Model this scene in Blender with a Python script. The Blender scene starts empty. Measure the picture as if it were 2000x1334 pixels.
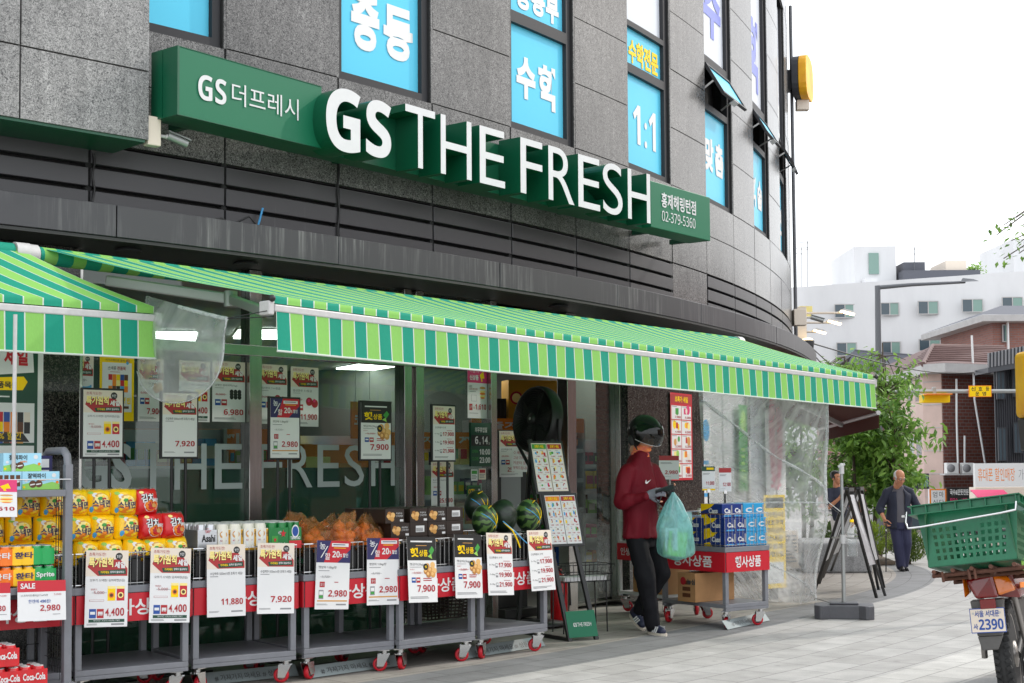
import bpy, math, random
from mathutils import Matrix, Vector, noise
rad = math.radians
random.seed(11)
scene = bpy.context.scene
COL = scene.collection
# ------------------------------------------------------------------ camera
EYE, F = 1.4, 2778.0
PITCH, ROLL, HOR = rad(3.0), rad(0.4), 913.0
SH = (HOR - 667) - F * math.tan(PITCH)
_f = Vector((0, math.cos(PITCH), math.sin(PITCH)))
_u0 = Vector((0, -math.sin(PITCH), math.cos(PITCH)))
_r0 = Vector((1, 0, 0))
_c, _s = math.cos(ROLL), math.sin(ROLL)
_r = _c * _r0 - _s * _u0
_u = _s * _r0 + _c * _u0
cd = bpy.data.cameras.new('camera'); cam = bpy.data.objects.new('camera', cd); COL.objects.link(cam)
cd.lens, cd.sensor_width, cd.clip_end, cd.clip_start = F * 36 / 2000, 36, 2000, 0.05
cd.shift_y = SH / 2000
m = Matrix.Identity(4)
for i in range(3):
    m[i][0], m[i][1], m[i][2] = _r[i], _u[i], -_f[i]
m[2][3] = EYE
cam.matrix_world = m
scene.camera = cam
# ------------------------------------------------------------------ light
SUN_EL, SUN_AZ = rad(34), rad(62)      # azimuth measured from +Y towards +X
w = bpy.data.worlds.new("World"); scene.world = w; w.use_nodes = True
nt = w.node_tree; bg = nt.nodes['Background']
sky = nt.nodes.new('ShaderNodeTexSky'); sky.sky_type = 'NISHITA'; sky.sun_disc = False
sky.sun_elevation, sky.sun_rotation = SUN_EL, SUN_AZ
sky.air_density, sky.dust_density, sky.ozone_density = 1.2, 4.0, 1.0
mx = nt.nodes.new('ShaderNodeMix'); mx.data_type = 'RGBA'; mx.inputs[0].default_value = 0.86
mx.inputs[7].default_value = (9.2, 9.5, 9.9, 1)          # bright even cloud cover
nt.links.new(sky.outputs[0], mx.inputs[6]); nt.links.new(mx.outputs[2], bg.inputs[0])
bg.inputs[1].default_value = 0.12
sd = bpy.data.lights.new('sun', 'SUN'); sd.energy = 1.0; sd.angle = rad(1.5); sd.color = (1, 0.95, 0.88)
sun = bpy.data.objects.new('sun', sd); COL.objects.link(sun)
sv = Vector((math.sin(SUN_AZ) * math.cos(SUN_EL), math.cos(SUN_AZ) * math.cos(SUN_EL), math.sin(SUN_EL)))
sun.rotation_euler = sv.to_track_quat('Z', 'Y').to_euler()
sun.location = sv * 40
vs = scene.view_settings
vs.view_transform = 'Standard'; vs.look = 'None'; vs.gamma = 1; vs.exposure = 0.8
scene.cycles.transparent_max_bounces = 24
scene.cycles.max_bounces = 8
scene.cycles.caustics_reflective = scene.cycles.caustics_refractive = False
# ------------------------------------------------------------------ places
CX, CY = -20.64, 28.33                   # centre of the round building
RW = 25.75
def ray(x, y):
    return _r * ((x - 1000) / F) + _u * (-(y - 667 - SH) / F) + _f
EV = Vector((0, 0, EYE))
def onz(x, y, z):
    d = ray(x, y); return EV + d * ((z - EYE) / d.z)
def ony(x, y, Y):
    d = ray(x, y); return EV + d * (Y / d.y)
def onpl(x, y, p, n):
    d = ray(x, y); return EV + d * ((Vector(p) - EV).dot(n) / d.dot(n))
def oncyl(x, y, r):
    d = ray(x, y); a = d.x ** 2 + d.y ** 2; b = -2 * (d.x * CX + d.y * CY); c = CX * CX + CY * CY - r * r
    t = (-b - math.sqrt(b * b - 4 * a * c)) / (2 * a); p = EV + d * t
    return math.degrees(math.atan2(p.y - CY, p.x - CX)), p.z
def cp(a, r, z):
    return Vector((CX + r * math.cos(rad(a)), CY + r * math.sin(rad(a)), z))
def gz(Y):
    return -0.03 * (min(max(Y, 13.5), 40) - 13.5)
def gr(x, y):
    p = onz(x, y, 0)
    for _ in range(30): p = onz(x, y, gz(p.y))
    return p
# ------------------------------------------------------------------ materials
M = {}
def lk(t, a, b): t.links.new(a, b)
def mat(key, col, rough=.5, metal=0., var=0., vs=6., bump=0., bs=40., spec=.5, coat=0., emit=None, alpha=None, stretch=None, transl=0., var2=None):
    m = bpy.data.materials.new(key); m.use_nodes = True; t = m.node_tree; b = t.nodes['Principled BSDF']
    c = (*col, 1)
    b.inputs['Base Color'].default_value = c; b.inputs['Roughness'].default_value = rough
    b.inputs['Metallic'].default_value = metal; b.inputs['Specular IOR Level'].default_value = spec
    b.inputs['Coat Weight'].default_value = coat
    if var or bump:
        tc = t.nodes.new('ShaderNodeTexCoord'); src = tc.outputs['Object']
        if stretch:
            mp = t.nodes.new('ShaderNodeMapping'); mp.inputs['Scale'].default_value = stretch
            lk(t, src, mp.inputs[0]); src = mp.outputs[0]
    if var:
        n = t.nodes.new('ShaderNodeTexNoise'); n.inputs['Scale'].default_value = vs; n.inputs['Detail'].default_value = 6
        n.inputs['Roughness'].default_value = .65
        lk(t, src, n.inputs['Vector'])
        r = t.nodes.new('ShaderNodeValToRGB'); e = r.color_ramp.elements
        e[0].position, e[1].position = .3, .7
        lo = var2 or tuple(v * (1 - var) for v in col)
        e[0].color = (*lo, 1); e[1].color = (*[min(1, v * (1 + var * .6)) for v in col], 1)
        lk(t, n.outputs['Fac'], r.inputs[0]); lk(t, r.outputs[0], b.inputs['Base Color'])
    if bump:
        n2 = t.nodes.new('ShaderNodeTexNoise'); n2.inputs['Scale'].default_value = bs; n2.inputs['Detail'].default_value = 4
        lk(t, src, n2.inputs['Vector'])
        bp = t.nodes.new('ShaderNodeBump'); bp.inputs['Strength'].default_value = bump; bp.inputs['Distance'].default_value = .02
        lk(t, n2.outputs['Fac'], bp.inputs['Height']); lk(t, bp.outputs[0], b.inputs['Normal'])
    if emit:
        b.inputs['Emission Color'].default_value = (*emit[0], 1); b.inputs['Emission Strength'].default_value = emit[1]
    if transl:
        out = t.nodes['Material Output']; tr = t.nodes.new('ShaderNodeBsdfTranslucent'); mxs = t.nodes.new('ShaderNodeMixShader')
        tr.inputs[0].default_value = c; mxs.inputs[0].default_value = transl
        if var: lk(t, r.outputs[0], tr.inputs[0])
        lk(t, b.outputs[0], mxs.inputs[1]); lk(t, tr.outputs[0], mxs.inputs[2]); lk(t, mxs.outputs[0], out.inputs[0])
    M[key] = m; return m
def plastic(key, tint, clear, rough=.08, bump=.6, bs=9., stretch=None, haze=(.9, .92, .93)):
    """thin clear sheet: transparent, with a glossy film and a little milky diffuse"""
    m = bpy.data.materials.new(key); m.use_nodes = True; t = m.node_tree; t.nodes.clear()
    o = t.nodes.new('ShaderNodeOutputMaterial'); tr = t.nodes.new('ShaderNodeBsdfTransparent'); tr.inputs[0].default_value = (*tint, 1)
    df = t.nodes.new('ShaderNodeBsdfDiffuse'); df.inputs[0].default_value = (*haze, 1)
    tl = t.nodes.new('ShaderNodeBsdfTranslucent'); tl.inputs[0].default_value = (*haze, 1)
    md = t.nodes.new('ShaderNodeMixShader'); lk(t, df.outputs[0], md.inputs[1]); lk(t, tl.outputs[0], md.inputs[2])
    gl = t.nodes.new('ShaderNodeBsdfGlossy'); gl.inputs['Roughness'].default_value = rough
    m1 = t.nodes.new('ShaderNodeMixShader'); m2 = t.nodes.new('ShaderNodeMixShader')
    lw = t.nodes.new('ShaderNodeLayerWeight'); lw.inputs[0].default_value = .5     # same on both sides of the sheet
    pw = t.nodes.new('ShaderNodeMath'); pw.operation = 'POWER'; pw.inputs[1].default_value = 4.; lk(t, lw.outputs['Facing'], pw.inputs[0])
    fr = t.nodes.new('ShaderNodeMath'); fr.operation = 'MULTIPLY_ADD'; fr.inputs[1].default_value = .75; fr.inputs[2].default_value = .045; lk(t, pw.outputs[0], fr.inputs[0])
    if bump:
        tc = t.nodes.new('ShaderNodeTexCoord'); mp = t.nodes.new('ShaderNodeMapping'); mp.inputs['Scale'].default_value = stretch or (1, 1, 1)
        n = t.nodes.new('ShaderNodeTexNoise'); n.inputs['Scale'].default_value = bs; n.inputs['Detail'].default_value = 5
        n.inputs['Distortion'].default_value = 1.2
        bp = t.nodes.new('ShaderNodeBump'); bp.inputs['Strength'].default_value = bump; bp.inputs['Distance'].default_value = .05
        lk(t, tc.outputs['Object'], mp.inputs[0]); lk(t, mp.outputs[0], n.inputs['Vector']); lk(t, n.outputs['Fac'], bp.inputs['Height'])
        lk(t, bp.outputs[0], gl.inputs['Normal']); lk(t, bp.outputs[0], lw.inputs['Normal'])
        rm = t.nodes.new('ShaderNodeMapRange'); rm.inputs[1].default_value, rm.inputs[2].default_value = .35, .75
        rm.inputs[3].default_value, rm.inputs[4].default_value = clear * .6, clear * 1.6
        lk(t, n.outputs['Fac'], rm.inputs[0]); lk(t, rm.outputs[0], m1.inputs[0])
    else:
        m1.inputs[0].default_value = clear
    lk(t, tr.outputs[0], m1.inputs[1]); lk(t, md.outputs[0], m1.inputs[2])
    lk(t, fr.outputs[0], m2.inputs[0]); lk(t, m1.outputs[0], m2.inputs[1]); lk(t, gl.outputs[0], m2.inputs[2])
    lk(t, m2.outputs[0], o.inputs[0]); M[key] = m; return m
def s2l(r, g, b):
    f = lambda v: v / 255 / 12.92 if v <= 10 else ((v / 255 + .055) / 1.055) ** 2.4
    return (f(r), f(g), f(b))
def granite(key, dark, mid, light, rough, scale=55.):
    m = bpy.data.materials.new(key); m.use_nodes = True; t = m.node_tree; b = t.nodes['Principled BSDF']
    tc = t.nodes.new('ShaderNodeTexCoord'); src = tc.outputs['Object']
    n0 = t.nodes.new('ShaderNodeTexNoise'); n0.inputs['Scale'].default_value = scale; n0.inputs['Detail'].default_value = 3
    n0.inputs['Distortion'].default_value = 2.2
    lk(t, src, n0.inputs['Vector'])
    r = t.nodes.new('ShaderNodeValToRGB'); cr = r.color_ramp
    cr.elements[0].position, cr.elements[1].position = .36, .68
    cr.elements[0].color = (*dark, 1); cr.elements[1].color = (*light, 1)
    e = cr.elements.new(.5); e.color = (*mid, 1)
    lk(t, n0.outputs['Fac'], r.inputs[0])
    n1 = t.nodes.new('ShaderNodeTexNoise'); n1.inputs['Scale'].default_value = 1.1; n1.inputs['Detail'].default_value = 6
    lk(t, src, n1.inputs['Vector'])
    mr = t.nodes.new('ShaderNodeMapRange'); mr.inputs[1].default_value, mr.inputs[2].default_value = .3, .7
    mr.inputs[3].default_value, mr.inputs[4].default_value = .78, 1.15
    lk(t, n1.outputs['Fac'], mr.inputs[0])
    mp = t.nodes.new('ShaderNodeMapping'); mp.inputs['Scale'].default_value = (9, 9, .7)     # rain streaks
    n2 = t.nodes.new('ShaderNodeTexNoise'); n2.inputs['Scale'].default_value = 1.6; n2.inputs['Detail'].default_value = 5
    lk(t, src, mp.inputs[0]); lk(t, mp.outputs[0], n2.inputs['Vector'])
    m2 = t.nodes.new('ShaderNodeMapRange'); m2.inputs[1].default_value, m2.inputs[2].default_value = .35, .7
    m2.inputs[3].default_value, m2.inputs[4].default_value = .85, 1.1
    lk(t, n2.outputs['Fac'], m2.inputs[0])
    mu = t.nodes.new('ShaderNodeMath'); mu.operation = 'MULTIPLY'; lk(t, mr.outputs[0], mu.inputs[0]); lk(t, m2.outputs[0], mu.inputs[1])
    mm = t.nodes.new('ShaderNodeVectorMath'); mm.operation = 'SCALE'; lk(t, r.outputs[0], mm.inputs[0]); lk(t, mu.outputs[0], mm.inputs['Scale'])
    lk(t, mm.outputs[0], b.inputs['Base Color']); b.inputs['Specular IOR Level'].default_value = .42
    rr = t.nodes.new('ShaderNodeMapRange'); rr.inputs[3].default_value, rr.inputs[4].default_value = rough * .95, rough * 1.1
    lk(t, n2.outputs['Fac'], rr.inputs[0]); lk(t, rr.outputs[0], b.inputs['Roughness'])
    M[key] = m
def streaked(key, base, streak, rough, amt=(.56, .78)):
    """dark coated metal with pale rain streaks running down it"""
    m = mat(key, base, rough); t = m.node_tree; b = t.nodes['Principled BSDF']
    tc = t.nodes.new('ShaderNodeTexCoord'); mp = t.nodes.new('ShaderNodeMapping'); mp.inputs['Scale'].default_value = (14, 14, .6)
    n = t.nodes.new('ShaderNodeTexNoise'); n.inputs['Scale'].default_value = 1.8; n.inputs['Detail'].default_value = 6
    n.inputs['Roughness'].default_value = .7
    n3 = t.nodes.new('ShaderNodeTexNoise'); n3.inputs['Scale'].default_value = .9; n3.inputs['Detail'].default_value = 3
    lk(t, tc.outputs['Object'], mp.inputs[0]); lk(t, mp.outputs[0], n.inputs['Vector']); lk(t, tc.outputs['Object'], n3.inputs['Vector'])
    a = t.nodes.new('ShaderNodeMapRange'); a.inputs[1].default_value, a.inputs[2].default_value = amt
    a2 = t.nodes.new('ShaderNodeMapRange'); a2.inputs[1].default_value, a2.inputs[2].default_value = .42, .62
    mu = t.nodes.new('ShaderNodeMath'); mu.operation = 'MULTIPLY'
    lk(t, n.outputs['Fac'], a.inputs[0]); lk(t, n3.outputs['Fac'], a2.inputs[0]); lk(t, a.outputs[0], mu.inputs[0]); lk(t, a2.outputs[0], mu.inputs[1])
    x = t.nodes.new('ShaderNodeMix'); x.data_type = 'RGBA'; x.inputs[6].default_value = (*base, 1); x.inputs[7].default_value = (*streak, 1)
    lk(t, mu.outputs[0], x.inputs[0]); lk(t, x.outputs[2], b.inputs['Base Color'])
granite('granite', (.034, .033, .034), (.135, .130, .126), (.285, .277, .27), .22)
granite('granite_pale', (.08, .08, .08), (.25, .247, .243), (.42, .41, .40), .5)
granite('granite_black', (.006, .006, .006), (.022, .021, .019), (.12, .11, .095), .18, 38.)
streaked('fascia', (.040, .040, .044), (.20, .195, .195), .38, (.5, .74))
streaked('louver', (.05, .049, .052), (.18, .18, .18), .38, (.66, .85))
mat('frame_dark', (.04, .04, .043), .5, spec=.2)
mat('joint', (.018, .018, .018), .9)
mat('soffit', (.02, .022, .02), .5)
mat('steel', (.46, .45, .43), .22, 1., .15, 5., stretch=(8, 8, .4))
mat('film_cyan', s2l(98, 200, 231), .3, spec=.12)
mat('film_cyan_thin', s2l(88, 196, 230), .25, spec=.25, transl=.6)
mat('film_white', (.66, .69, .74), .3, spec=.15)
mat('white', (.72, .72, .71), .5)
mat('white_gloss', (.64, .64, .65), .4, spec=.3, var=.05, vs=8)
mat('paper', (.74, .735, .73), .55, bump=.05, bs=14)
mat('black', (.012, .012, .012), .45)
mat('black_gloss', (.010, .010, .011), .3, spec=.3)
mat('rubber', (.02, .02, .02), .8, bump=.2, bs=60)
mat('red', s2l(192, 22, 40), .45)
mat('price_red', s2l(170, 28, 38), .5)
mat('sale_red', s2l(168, 40, 42), .5)
mat('navy', s2l(38, 36, 88), .5)
mat('blue', s2l(24, 72, 150), .45)
mat('sky_blue', s2l(70, 160, 215), .45)
mat('yellow', s2l(246, 205, 20), .5, spec=.2)
mat('cream_yellow', s2l(245, 225, 140), .5)
mat('orange', s2l(235, 130, 25), .5)
mat('peri', s2l(110, 122, 205), .4)
mat('dgreen', s2l(10, 66, 46), .45)
mat('mgreen', s2l(60, 150, 60), .5)
mat('lgreen', s2l(150, 200, 90), .5)
mat('brown', s2l(92, 52, 28), .5)
mat('tan', s2l(205, 150, 80), .5); mat('tan_light', s2l(228, 180, 112), .5); mat('tan_deep', s2l(180, 122, 62), .5)
mat('dark_text', (.05, .05, .055), .5)
mat('grey_text', (.25, .25, .26), .5)
mat('beige', s2l(225, 212, 196), .55)
mat('pink', s2l(214, 52, 110), .5)
mat('sign_green', s2l(22, 104, 74), .45, spec=.3)
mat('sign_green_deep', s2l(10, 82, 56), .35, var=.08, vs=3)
mat('aw_light', (.30, .66, .14), .75, transl=.3, var=.1, vs=60, stretch=(8, 8, .6))
mat('aw_teal', (.006, .35, .235), .75, transl=.3, var=.1, vs=60, stretch=(8, 8, .6))
mat('aw_white', (.75, .8, .74), .75, transl=.3)
mat('alu', (.52, .51, .50), .4, var=.1, vs=20)
mat('alu_grey', (.34, .35, .34), .45, .6)
mat('cart_grey', (.19, .195, .215), .4, var=.12, vs=9)
mat('chrome', (.62, .62, .62), .18, 1.)
mat('card', s2l(176, 132, 88), .75, var=.1, vs=12)
mat('interior_wall', (.13, .14, .125), .8)
mat('interior_floor', (.16, .15, .13), .35)
mat('lamp_panel', (.9, .9, .9), .5, emit=((1, 1, .97), 6.0))
mat('warm_lamp', (.9, .8, .6), .5, emit=((1, .78, .45), 3.5))
plastic('glass', (.82, .90, .86), .012, .02, 0)
plastic('tarp', (.95, .96, .96), .38, .1, .2, 4.5, (1.5, 1.5, .6))
plastic('tarp_fold', (.95, .96, .96), .4, .2, .3, 20.)
plastic('tarp_left', (.86, .89, .88), .32, .14, .14, 2.5)
plastic('pet', (.95, .97, .97), .07, .05, .5, 30.)
plastic('clear_bag', (1., .74, .45), .24, .08, .7, 26., haze=(.68, .34, .10))
plastic('onion_wrap', (.92, .5, .3), .10, .08, .9, 30., haze=(.6, .3, .12))
# ------------------------------------------------------------------ mesh builder
_gl = {}
def glyph(s, bold=0., res=2, ext=0.):
    if not s.strip(): return [], [], 1, []
    b_ = bold > .015
    s = ''.join(chr((0x1D7EC if b_ else 0x1D7E2) + ord(c) - 48) if '0' <= c <= '9' and c != '4' else c for c in s)   # sans digits with a flagged 1
    if b_ and any(ord(c) >= 0x1D7EC for c in s): bold = .004
    k = (s, bold, res, ext)
    if k in _gl: return _gl[k]
    c = bpy.data.curves.new('t', 'FONT'); c.body = s; c.resolution_u = res; c.offset = bold; c.fill_mode = 'FRONT' if not ext else 'BOTH'
    c.extrude = ext; c.size = 1
    o = bpy.data.objects.new('t', c); COL.objects.link(o)
    dg = bpy.context.evaluated_depsgraph_get(); dg.update()
    me = bpy.data.meshes.new_from_object(o.evaluated_get(dg))
    vs_ = [tuple(v.co) for v in me.vertices]; fs = [tuple(p.vertices) for p in me.polygons]; ns = [p.normal.z for p in me.polygons]
    bpy.data.objects.remove(o); bpy.data.curves.remove(c); bpy.data.meshes.remove(me)
    if not vs_: vs_ = [(0, 0, 0), (1, 0, 0), (1, 1, 0)]; fs = [(0, 1, 2)]; ns = [1]
    x0 = min(v[0] for v in vs_); x1 = max(v[0] for v in vs_); y0 = min(v[1] for v in vs_); y1 = max(v[1] for v in vs_)
    out = ([((v[0] - x0) / max(1e-6, x1 - x0), (v[1] - y0) / max(1e-6, y1 - y0), v[2]) for v in vs_], fs, (x1 - x0) / max(1e-6, y1 - y0), ns)
    _gl[k] = out; return out
class MB:
    def __init__(s, T=None):
        s.v = []; s.f = []; s.mi = []; s.sm = []; s.mats = []; s.T = T
    def mk(s, m):
        if m not in s.mats: s.mats.append(m)
        return s.mats.index(m)
    def add(s, vs, fs, m, smooth=False):
        b = len(s.v)
        if s.T is not None: vs = [s.T @ Vector(v) for v in vs]
        s.v += [tuple(v) for v in vs]; k = s.mk(m)
        for f in fs: s.f.append(tuple(i + b for i in f)); s.mi.append(k); s.sm.append(smooth)
        return s
    def bx(s, x0, x1, y0, y1, z0, z1, m):
        v = [(x, y, z) for z in (z0, z1) for y in (y0, y1) for x in (x0, x1)]
        return s.add(v, [(0, 2, 3, 1), (4, 5, 7, 6), (0, 1, 5, 4), (2, 6, 7, 3), (0, 4, 6, 2), (1, 3, 7, 5)], m)
    def box(s, c, sz, m, rot=None):
        v = [Vector((x * sz[0] / 2, y * sz[1] / 2, z * sz[2] / 2)) for z in (-1, 1) for y in (-1, 1) for x in (-1, 1)]
        if rot is not None: v = [rot @ a for a in v]
        v = [a + Vector(c) for a in v]
        return s.add(v, [(0, 2, 3, 1), (4, 5, 7, 6), (0, 1, 5, 4), (2, 6, 7, 3), (0, 4, 6, 2), (1, 3, 7, 5)], m)
    def quad(s, p, m): return s.add(p, [tuple(range(len(p)))], m)
    def hexa(s, b, t, m):
        """solid between two quads (same winding)"""
        return s.add(list(b) + list(t), [(3, 2, 1, 0), (4, 5, 6, 7), (0, 1, 5, 4), (1, 2, 6, 5), (2, 3, 7, 6), (3, 0, 4, 7)], m)
    def slab(s, pts, n, th, m):
        """polygon thickened along n"""
        k = len(pts); n = Vector(n).normalized() * th
        a = [Vector(p) for p in pts]; b = [p + n for p in a]
        return s.add(a + b, [tuple(range(k - 1, -1, -1)), tuple(range(k, 2 * k))] + [(i, (i + 1) % k, (i + 1) % k + k, i + k) for i in range(k)], m)
    def beam(s, a, b, w, h, m, up=(0, 0, 1)):
        a, b = Vector(a), Vector(b); d = (b - a).normalized(); u = Vector(up)
        sd = d.cross(u)
        if sd.length < 1e-4: sd = d.cross(Vector((1, 0, 0)))
        sd.normalize(); u = sd.cross(d).normalized()
        q = lambda p: [p + sd * (i * w / 2) + u * (j * h / 2) for i, j in ((-1, -1), (1, -1), (1, 1), (-1, 1))]
        return s.hexa(q(a), q(b), m)
    def tube(s, pts, r, m, n=8, smooth=True, closed=False):
        pts = [Vector(p) for p in pts]; k = len(pts); rs = r if isinstance(r, (list, tuple)) else [r] * k
        vs, fs = [], []; prev = None
        for i, p in enumerate(pts):
            if closed: d = pts[(i + 1) % k] - pts[i - 1]
            else: d = pts[min(i + 1, k - 1)] - pts[max(i - 1, 0)]
            d.normalize()
            if prev is None:
                a = d.cross(Vector((0, 0, 1)))
                if a.length < .05: a = d.cross(Vector((1, 0, 0)))
            else: a = prev - d * prev.dot(d)
            a.normalize(); prev = a; b = d.cross(a)
            for j in range(n):
                t = 2 * math.pi * j / n; vs.append(p + (a * math.cos(t) + b * math.sin(t)) * rs[i])
        for i in range(k if closed else k - 1):
            for j in range(n):
                i2 = (i + 1) % k
                fs.append((i * n + j, i * n + (j + 1) % n, i2 * n + (j + 1) % n, i2 * n + j))
        s.add(vs, fs, m, smooth)
        if not closed:
            b0 = [vs[j] for j in range(n)]; b1 = [vs[(k - 1) * n + j] for j in range(n)]
            s.add(b0, [tuple(range(n - 1, -1, -1))], m); s.add(b1, [tuple(range(n))], m)
        return s
    def lathe(s, prof, m, n=20, T=None, smooth=True):
        vs, fs = [], []; k = len(prof)
        for r, z in prof:
            for j in range(n):
                t = 2 * math.pi * j / n; v = Vector((r * math.cos(t), r * math.sin(t), z)); vs.append(T @ v if T else v)
        for i in range(k - 1):
            for j in range(n): fs.append((i * n + j, i * n + (j + 1) % n, (i + 1) * n + (j + 1) % n, (i + 1) * n + j))
        s.add(vs, fs, m, smooth)
        if prof[0][0] > 1e-4: s.add(vs[:n], [tuple(range(n - 1, -1, -1))], m)
        if prof[-1][0] > 1e-4: s.add(vs[-n:], [tuple(range(n))], m)
        return s
    def ball(s, c, r, m, n=14, sq=None):
        r = r if isinstance(r, (tuple, list)) else (r, r, r); k = max(5, n // 2 + 1)
        vs = [Vector((c[0], c[1], c[2] - r[2]))]
        for i in range(1, k):
            p = math.pi * i / k
            for j in range(n):
                t = 2 * math.pi * j / n
                vs.append(Vector((c[0] + r[0] * math.sin(p) * math.cos(t), c[1] + r[1] * math.sin(p) * math.sin(t), c[2] - r[2] * math.cos(p))))
        vs.append(Vector((c[0], c[1], c[2] + r[2])))
        fs = [(0, 1 + (j + 1) % n, 1 + j) for j in range(n)]
        for i in range(k - 2):
            for j in range(n):
                a = 1 + i * n; fs.append((a + j, a + (j + 1) % n, a + n + (j + 1) % n, a + n + j))
        L = len(vs) - 1; a = 1 + (k - 2) * n
        fs += [(a + j, a + (j + 1) % n, L) for j in range(n)]
        return s.add(vs, fs, m, True)
    def grid(s, fn, nu, nv, m, smooth=True):
        vs = [fn(i / nu, j / nv) for j in range(nv + 1) for i in range(nu + 1)]
        fs = [(j * (nu + 1) + i, j * (nu + 1) + i + 1, (j + 1) * (nu + 1) + i + 1, (j + 1) * (nu + 1) + i) for j in range(nv) for i in range(nu)]
        return s.add(vs, fs, m, smooth)
    def arc(s, a0, a1, r0, r1, z0, z1, m, st=.6):
        """curved bar of the round building: inner radius r0, outer r1"""
        n = max(1, int(abs(a1 - a0) / st + .5)); vs = []
        for i in range(n + 1):
            a = a0 + (a1 - a0) * i / n
            vs += [cp(a, r1, z0), cp(a, r1, z1), cp(a, r0, z1), cp(a, r0, z0)]
        fs = []
        for i in range(n):
            b = i * 4
            for j in range(4): fs.append((b + j, b + 4 + j, b + 4 + (j + 1) % 4, b + (j + 1) % 4))
        fs += [(0, 1, 2, 3), (n * 4 + 3, n * 4 + 2, n * 4 + 1, n * 4)]
        return s.add(vs, fs, m)
    def text(s, t, o, xd, ud, m, bold=0., res=2):
        """lettering stretched to the box o, o+xd, o+ud"""
        vs, fs, _, _ = glyph(t, bold, res); o, xd, ud = Vector(o), Vector(xd), Vector(ud)
        return s.add([o + xd * v[0] + ud * v[1] for v in vs], fs, m)
    def build(s, name, parent=None, loc=None, mw=None, bevel=0., seg=2, sub=0):
        me = bpy.data.meshes.new(name); me.from_pydata(s.v, [], s.f)
        for k in s.mats: me.materials.append(M[k])
        me.polygons.foreach_set('material_index', s.mi); me.polygons.foreach_set('use_smooth', s.sm); me.update()
        o = bpy.data.objects.new(name, me); COL.objects.link(o)
        if parent: o.parent = parent
        if loc is not None: o.location = loc
        if mw is not None: o.matrix_world = mw
        if bevel:
            b = o.modifiers.new('b', 'BEVEL'); b.width = bevel; b.segments = seg; b.limit_method = 'ANGLE'; b.angle_limit = rad(40)
        if sub:
            b = o.modifiers.new('s', 'SUBSURF'); b.levels = b.render_levels = sub
        return o
def tag(o, label=None, cat=None, group=None, kind=None):
    for k, v in (('label', label), ('category', cat), ('group', group), ('kind', kind)):
        if v: o[k] = v
    return o
def empty(name, mw, label, cat, group=None):
    o = bpy.data.objects.new(name, None); COL.objects.link(o); o.empty_display_size = .1
    if isinstance(mw, Matrix): o.matrix_world = mw
    else: o.location = mw
    return tag(o, label, cat, group)
def kids(o): return [c for c in bpy.data.objects if c.parent == o]
def dup(o, parent=None):
    c = o.copy(); COL.objects.link(c)
    if parent: c.parent = parent
    for k in kids(o): dup(k, c)
    return c
def frame(o, xd, zd):
    """matrix with origin o, x axis xd, z axis as near zd as possible"""
    x = Vector(xd).normalized(); z = Vector(zd); z = (z - x * z.dot(x)).normalized(); y = z.cross(x)
    mm = Matrix.Identity(4)
    for i in range(3): mm[i][0], mm[i][1], mm[i][2], mm[i][3] = x[i], y[i], z[i], o[i]
    return mm
class Sheet:
    """flat printed sheet in the x-y plane: top left is the origin, y runs down the page in fractions"""
    def __init__(s, mb, w, h, m='paper', th=.002):
        s.mb, s.w, s.h = mb, w, h
        if m: mb.bx(0, w, -h, 0, -th, 0, m)
    def p(s, x, y, l): return (x * s.w, -y * s.h, l * .0007)
    def rect(s, x0, y0, x1, y1, m, l=1): s.mb.quad([s.p(x0, y1, l), s.p(x1, y1, l), s.p(x1, y0, l), s.p(x0, y0, l)], m)
    def poly(s, pts, m, l=1): s.mb.quad([s.p(x, y, l) for x, y in pts][::-1], m)
    def disc(s, x, y, r, m, l=1, n=14, k=None):
        k = k or s.w / s.h
        s.mb.quad([s.p(x + r * math.cos(2 * math.pi * i / n), y - r * k * math.sin(2 * math.pi * i / n), l) for i in range(n)], m)
    def text(s, t, x0, y0, x1, y1, m, bold=.0, l=3):
        o = s.p(x0, y1, l); s.mb.text(t, o, (s.w * (x1 - x0), 0, 0), (0, s.h * (y1 - y0), 0), m, bold)
    def lines(s, x0, y0, x1, y1, n, m='grey_text', l=2):
        d = (y1 - y0) / n
        for i in range(n): s.rect(x0, y0 + d * i, x1 - (x1 - x0) * random.random() * .3, y0 + d * i + d * .45, m, l)
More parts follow.
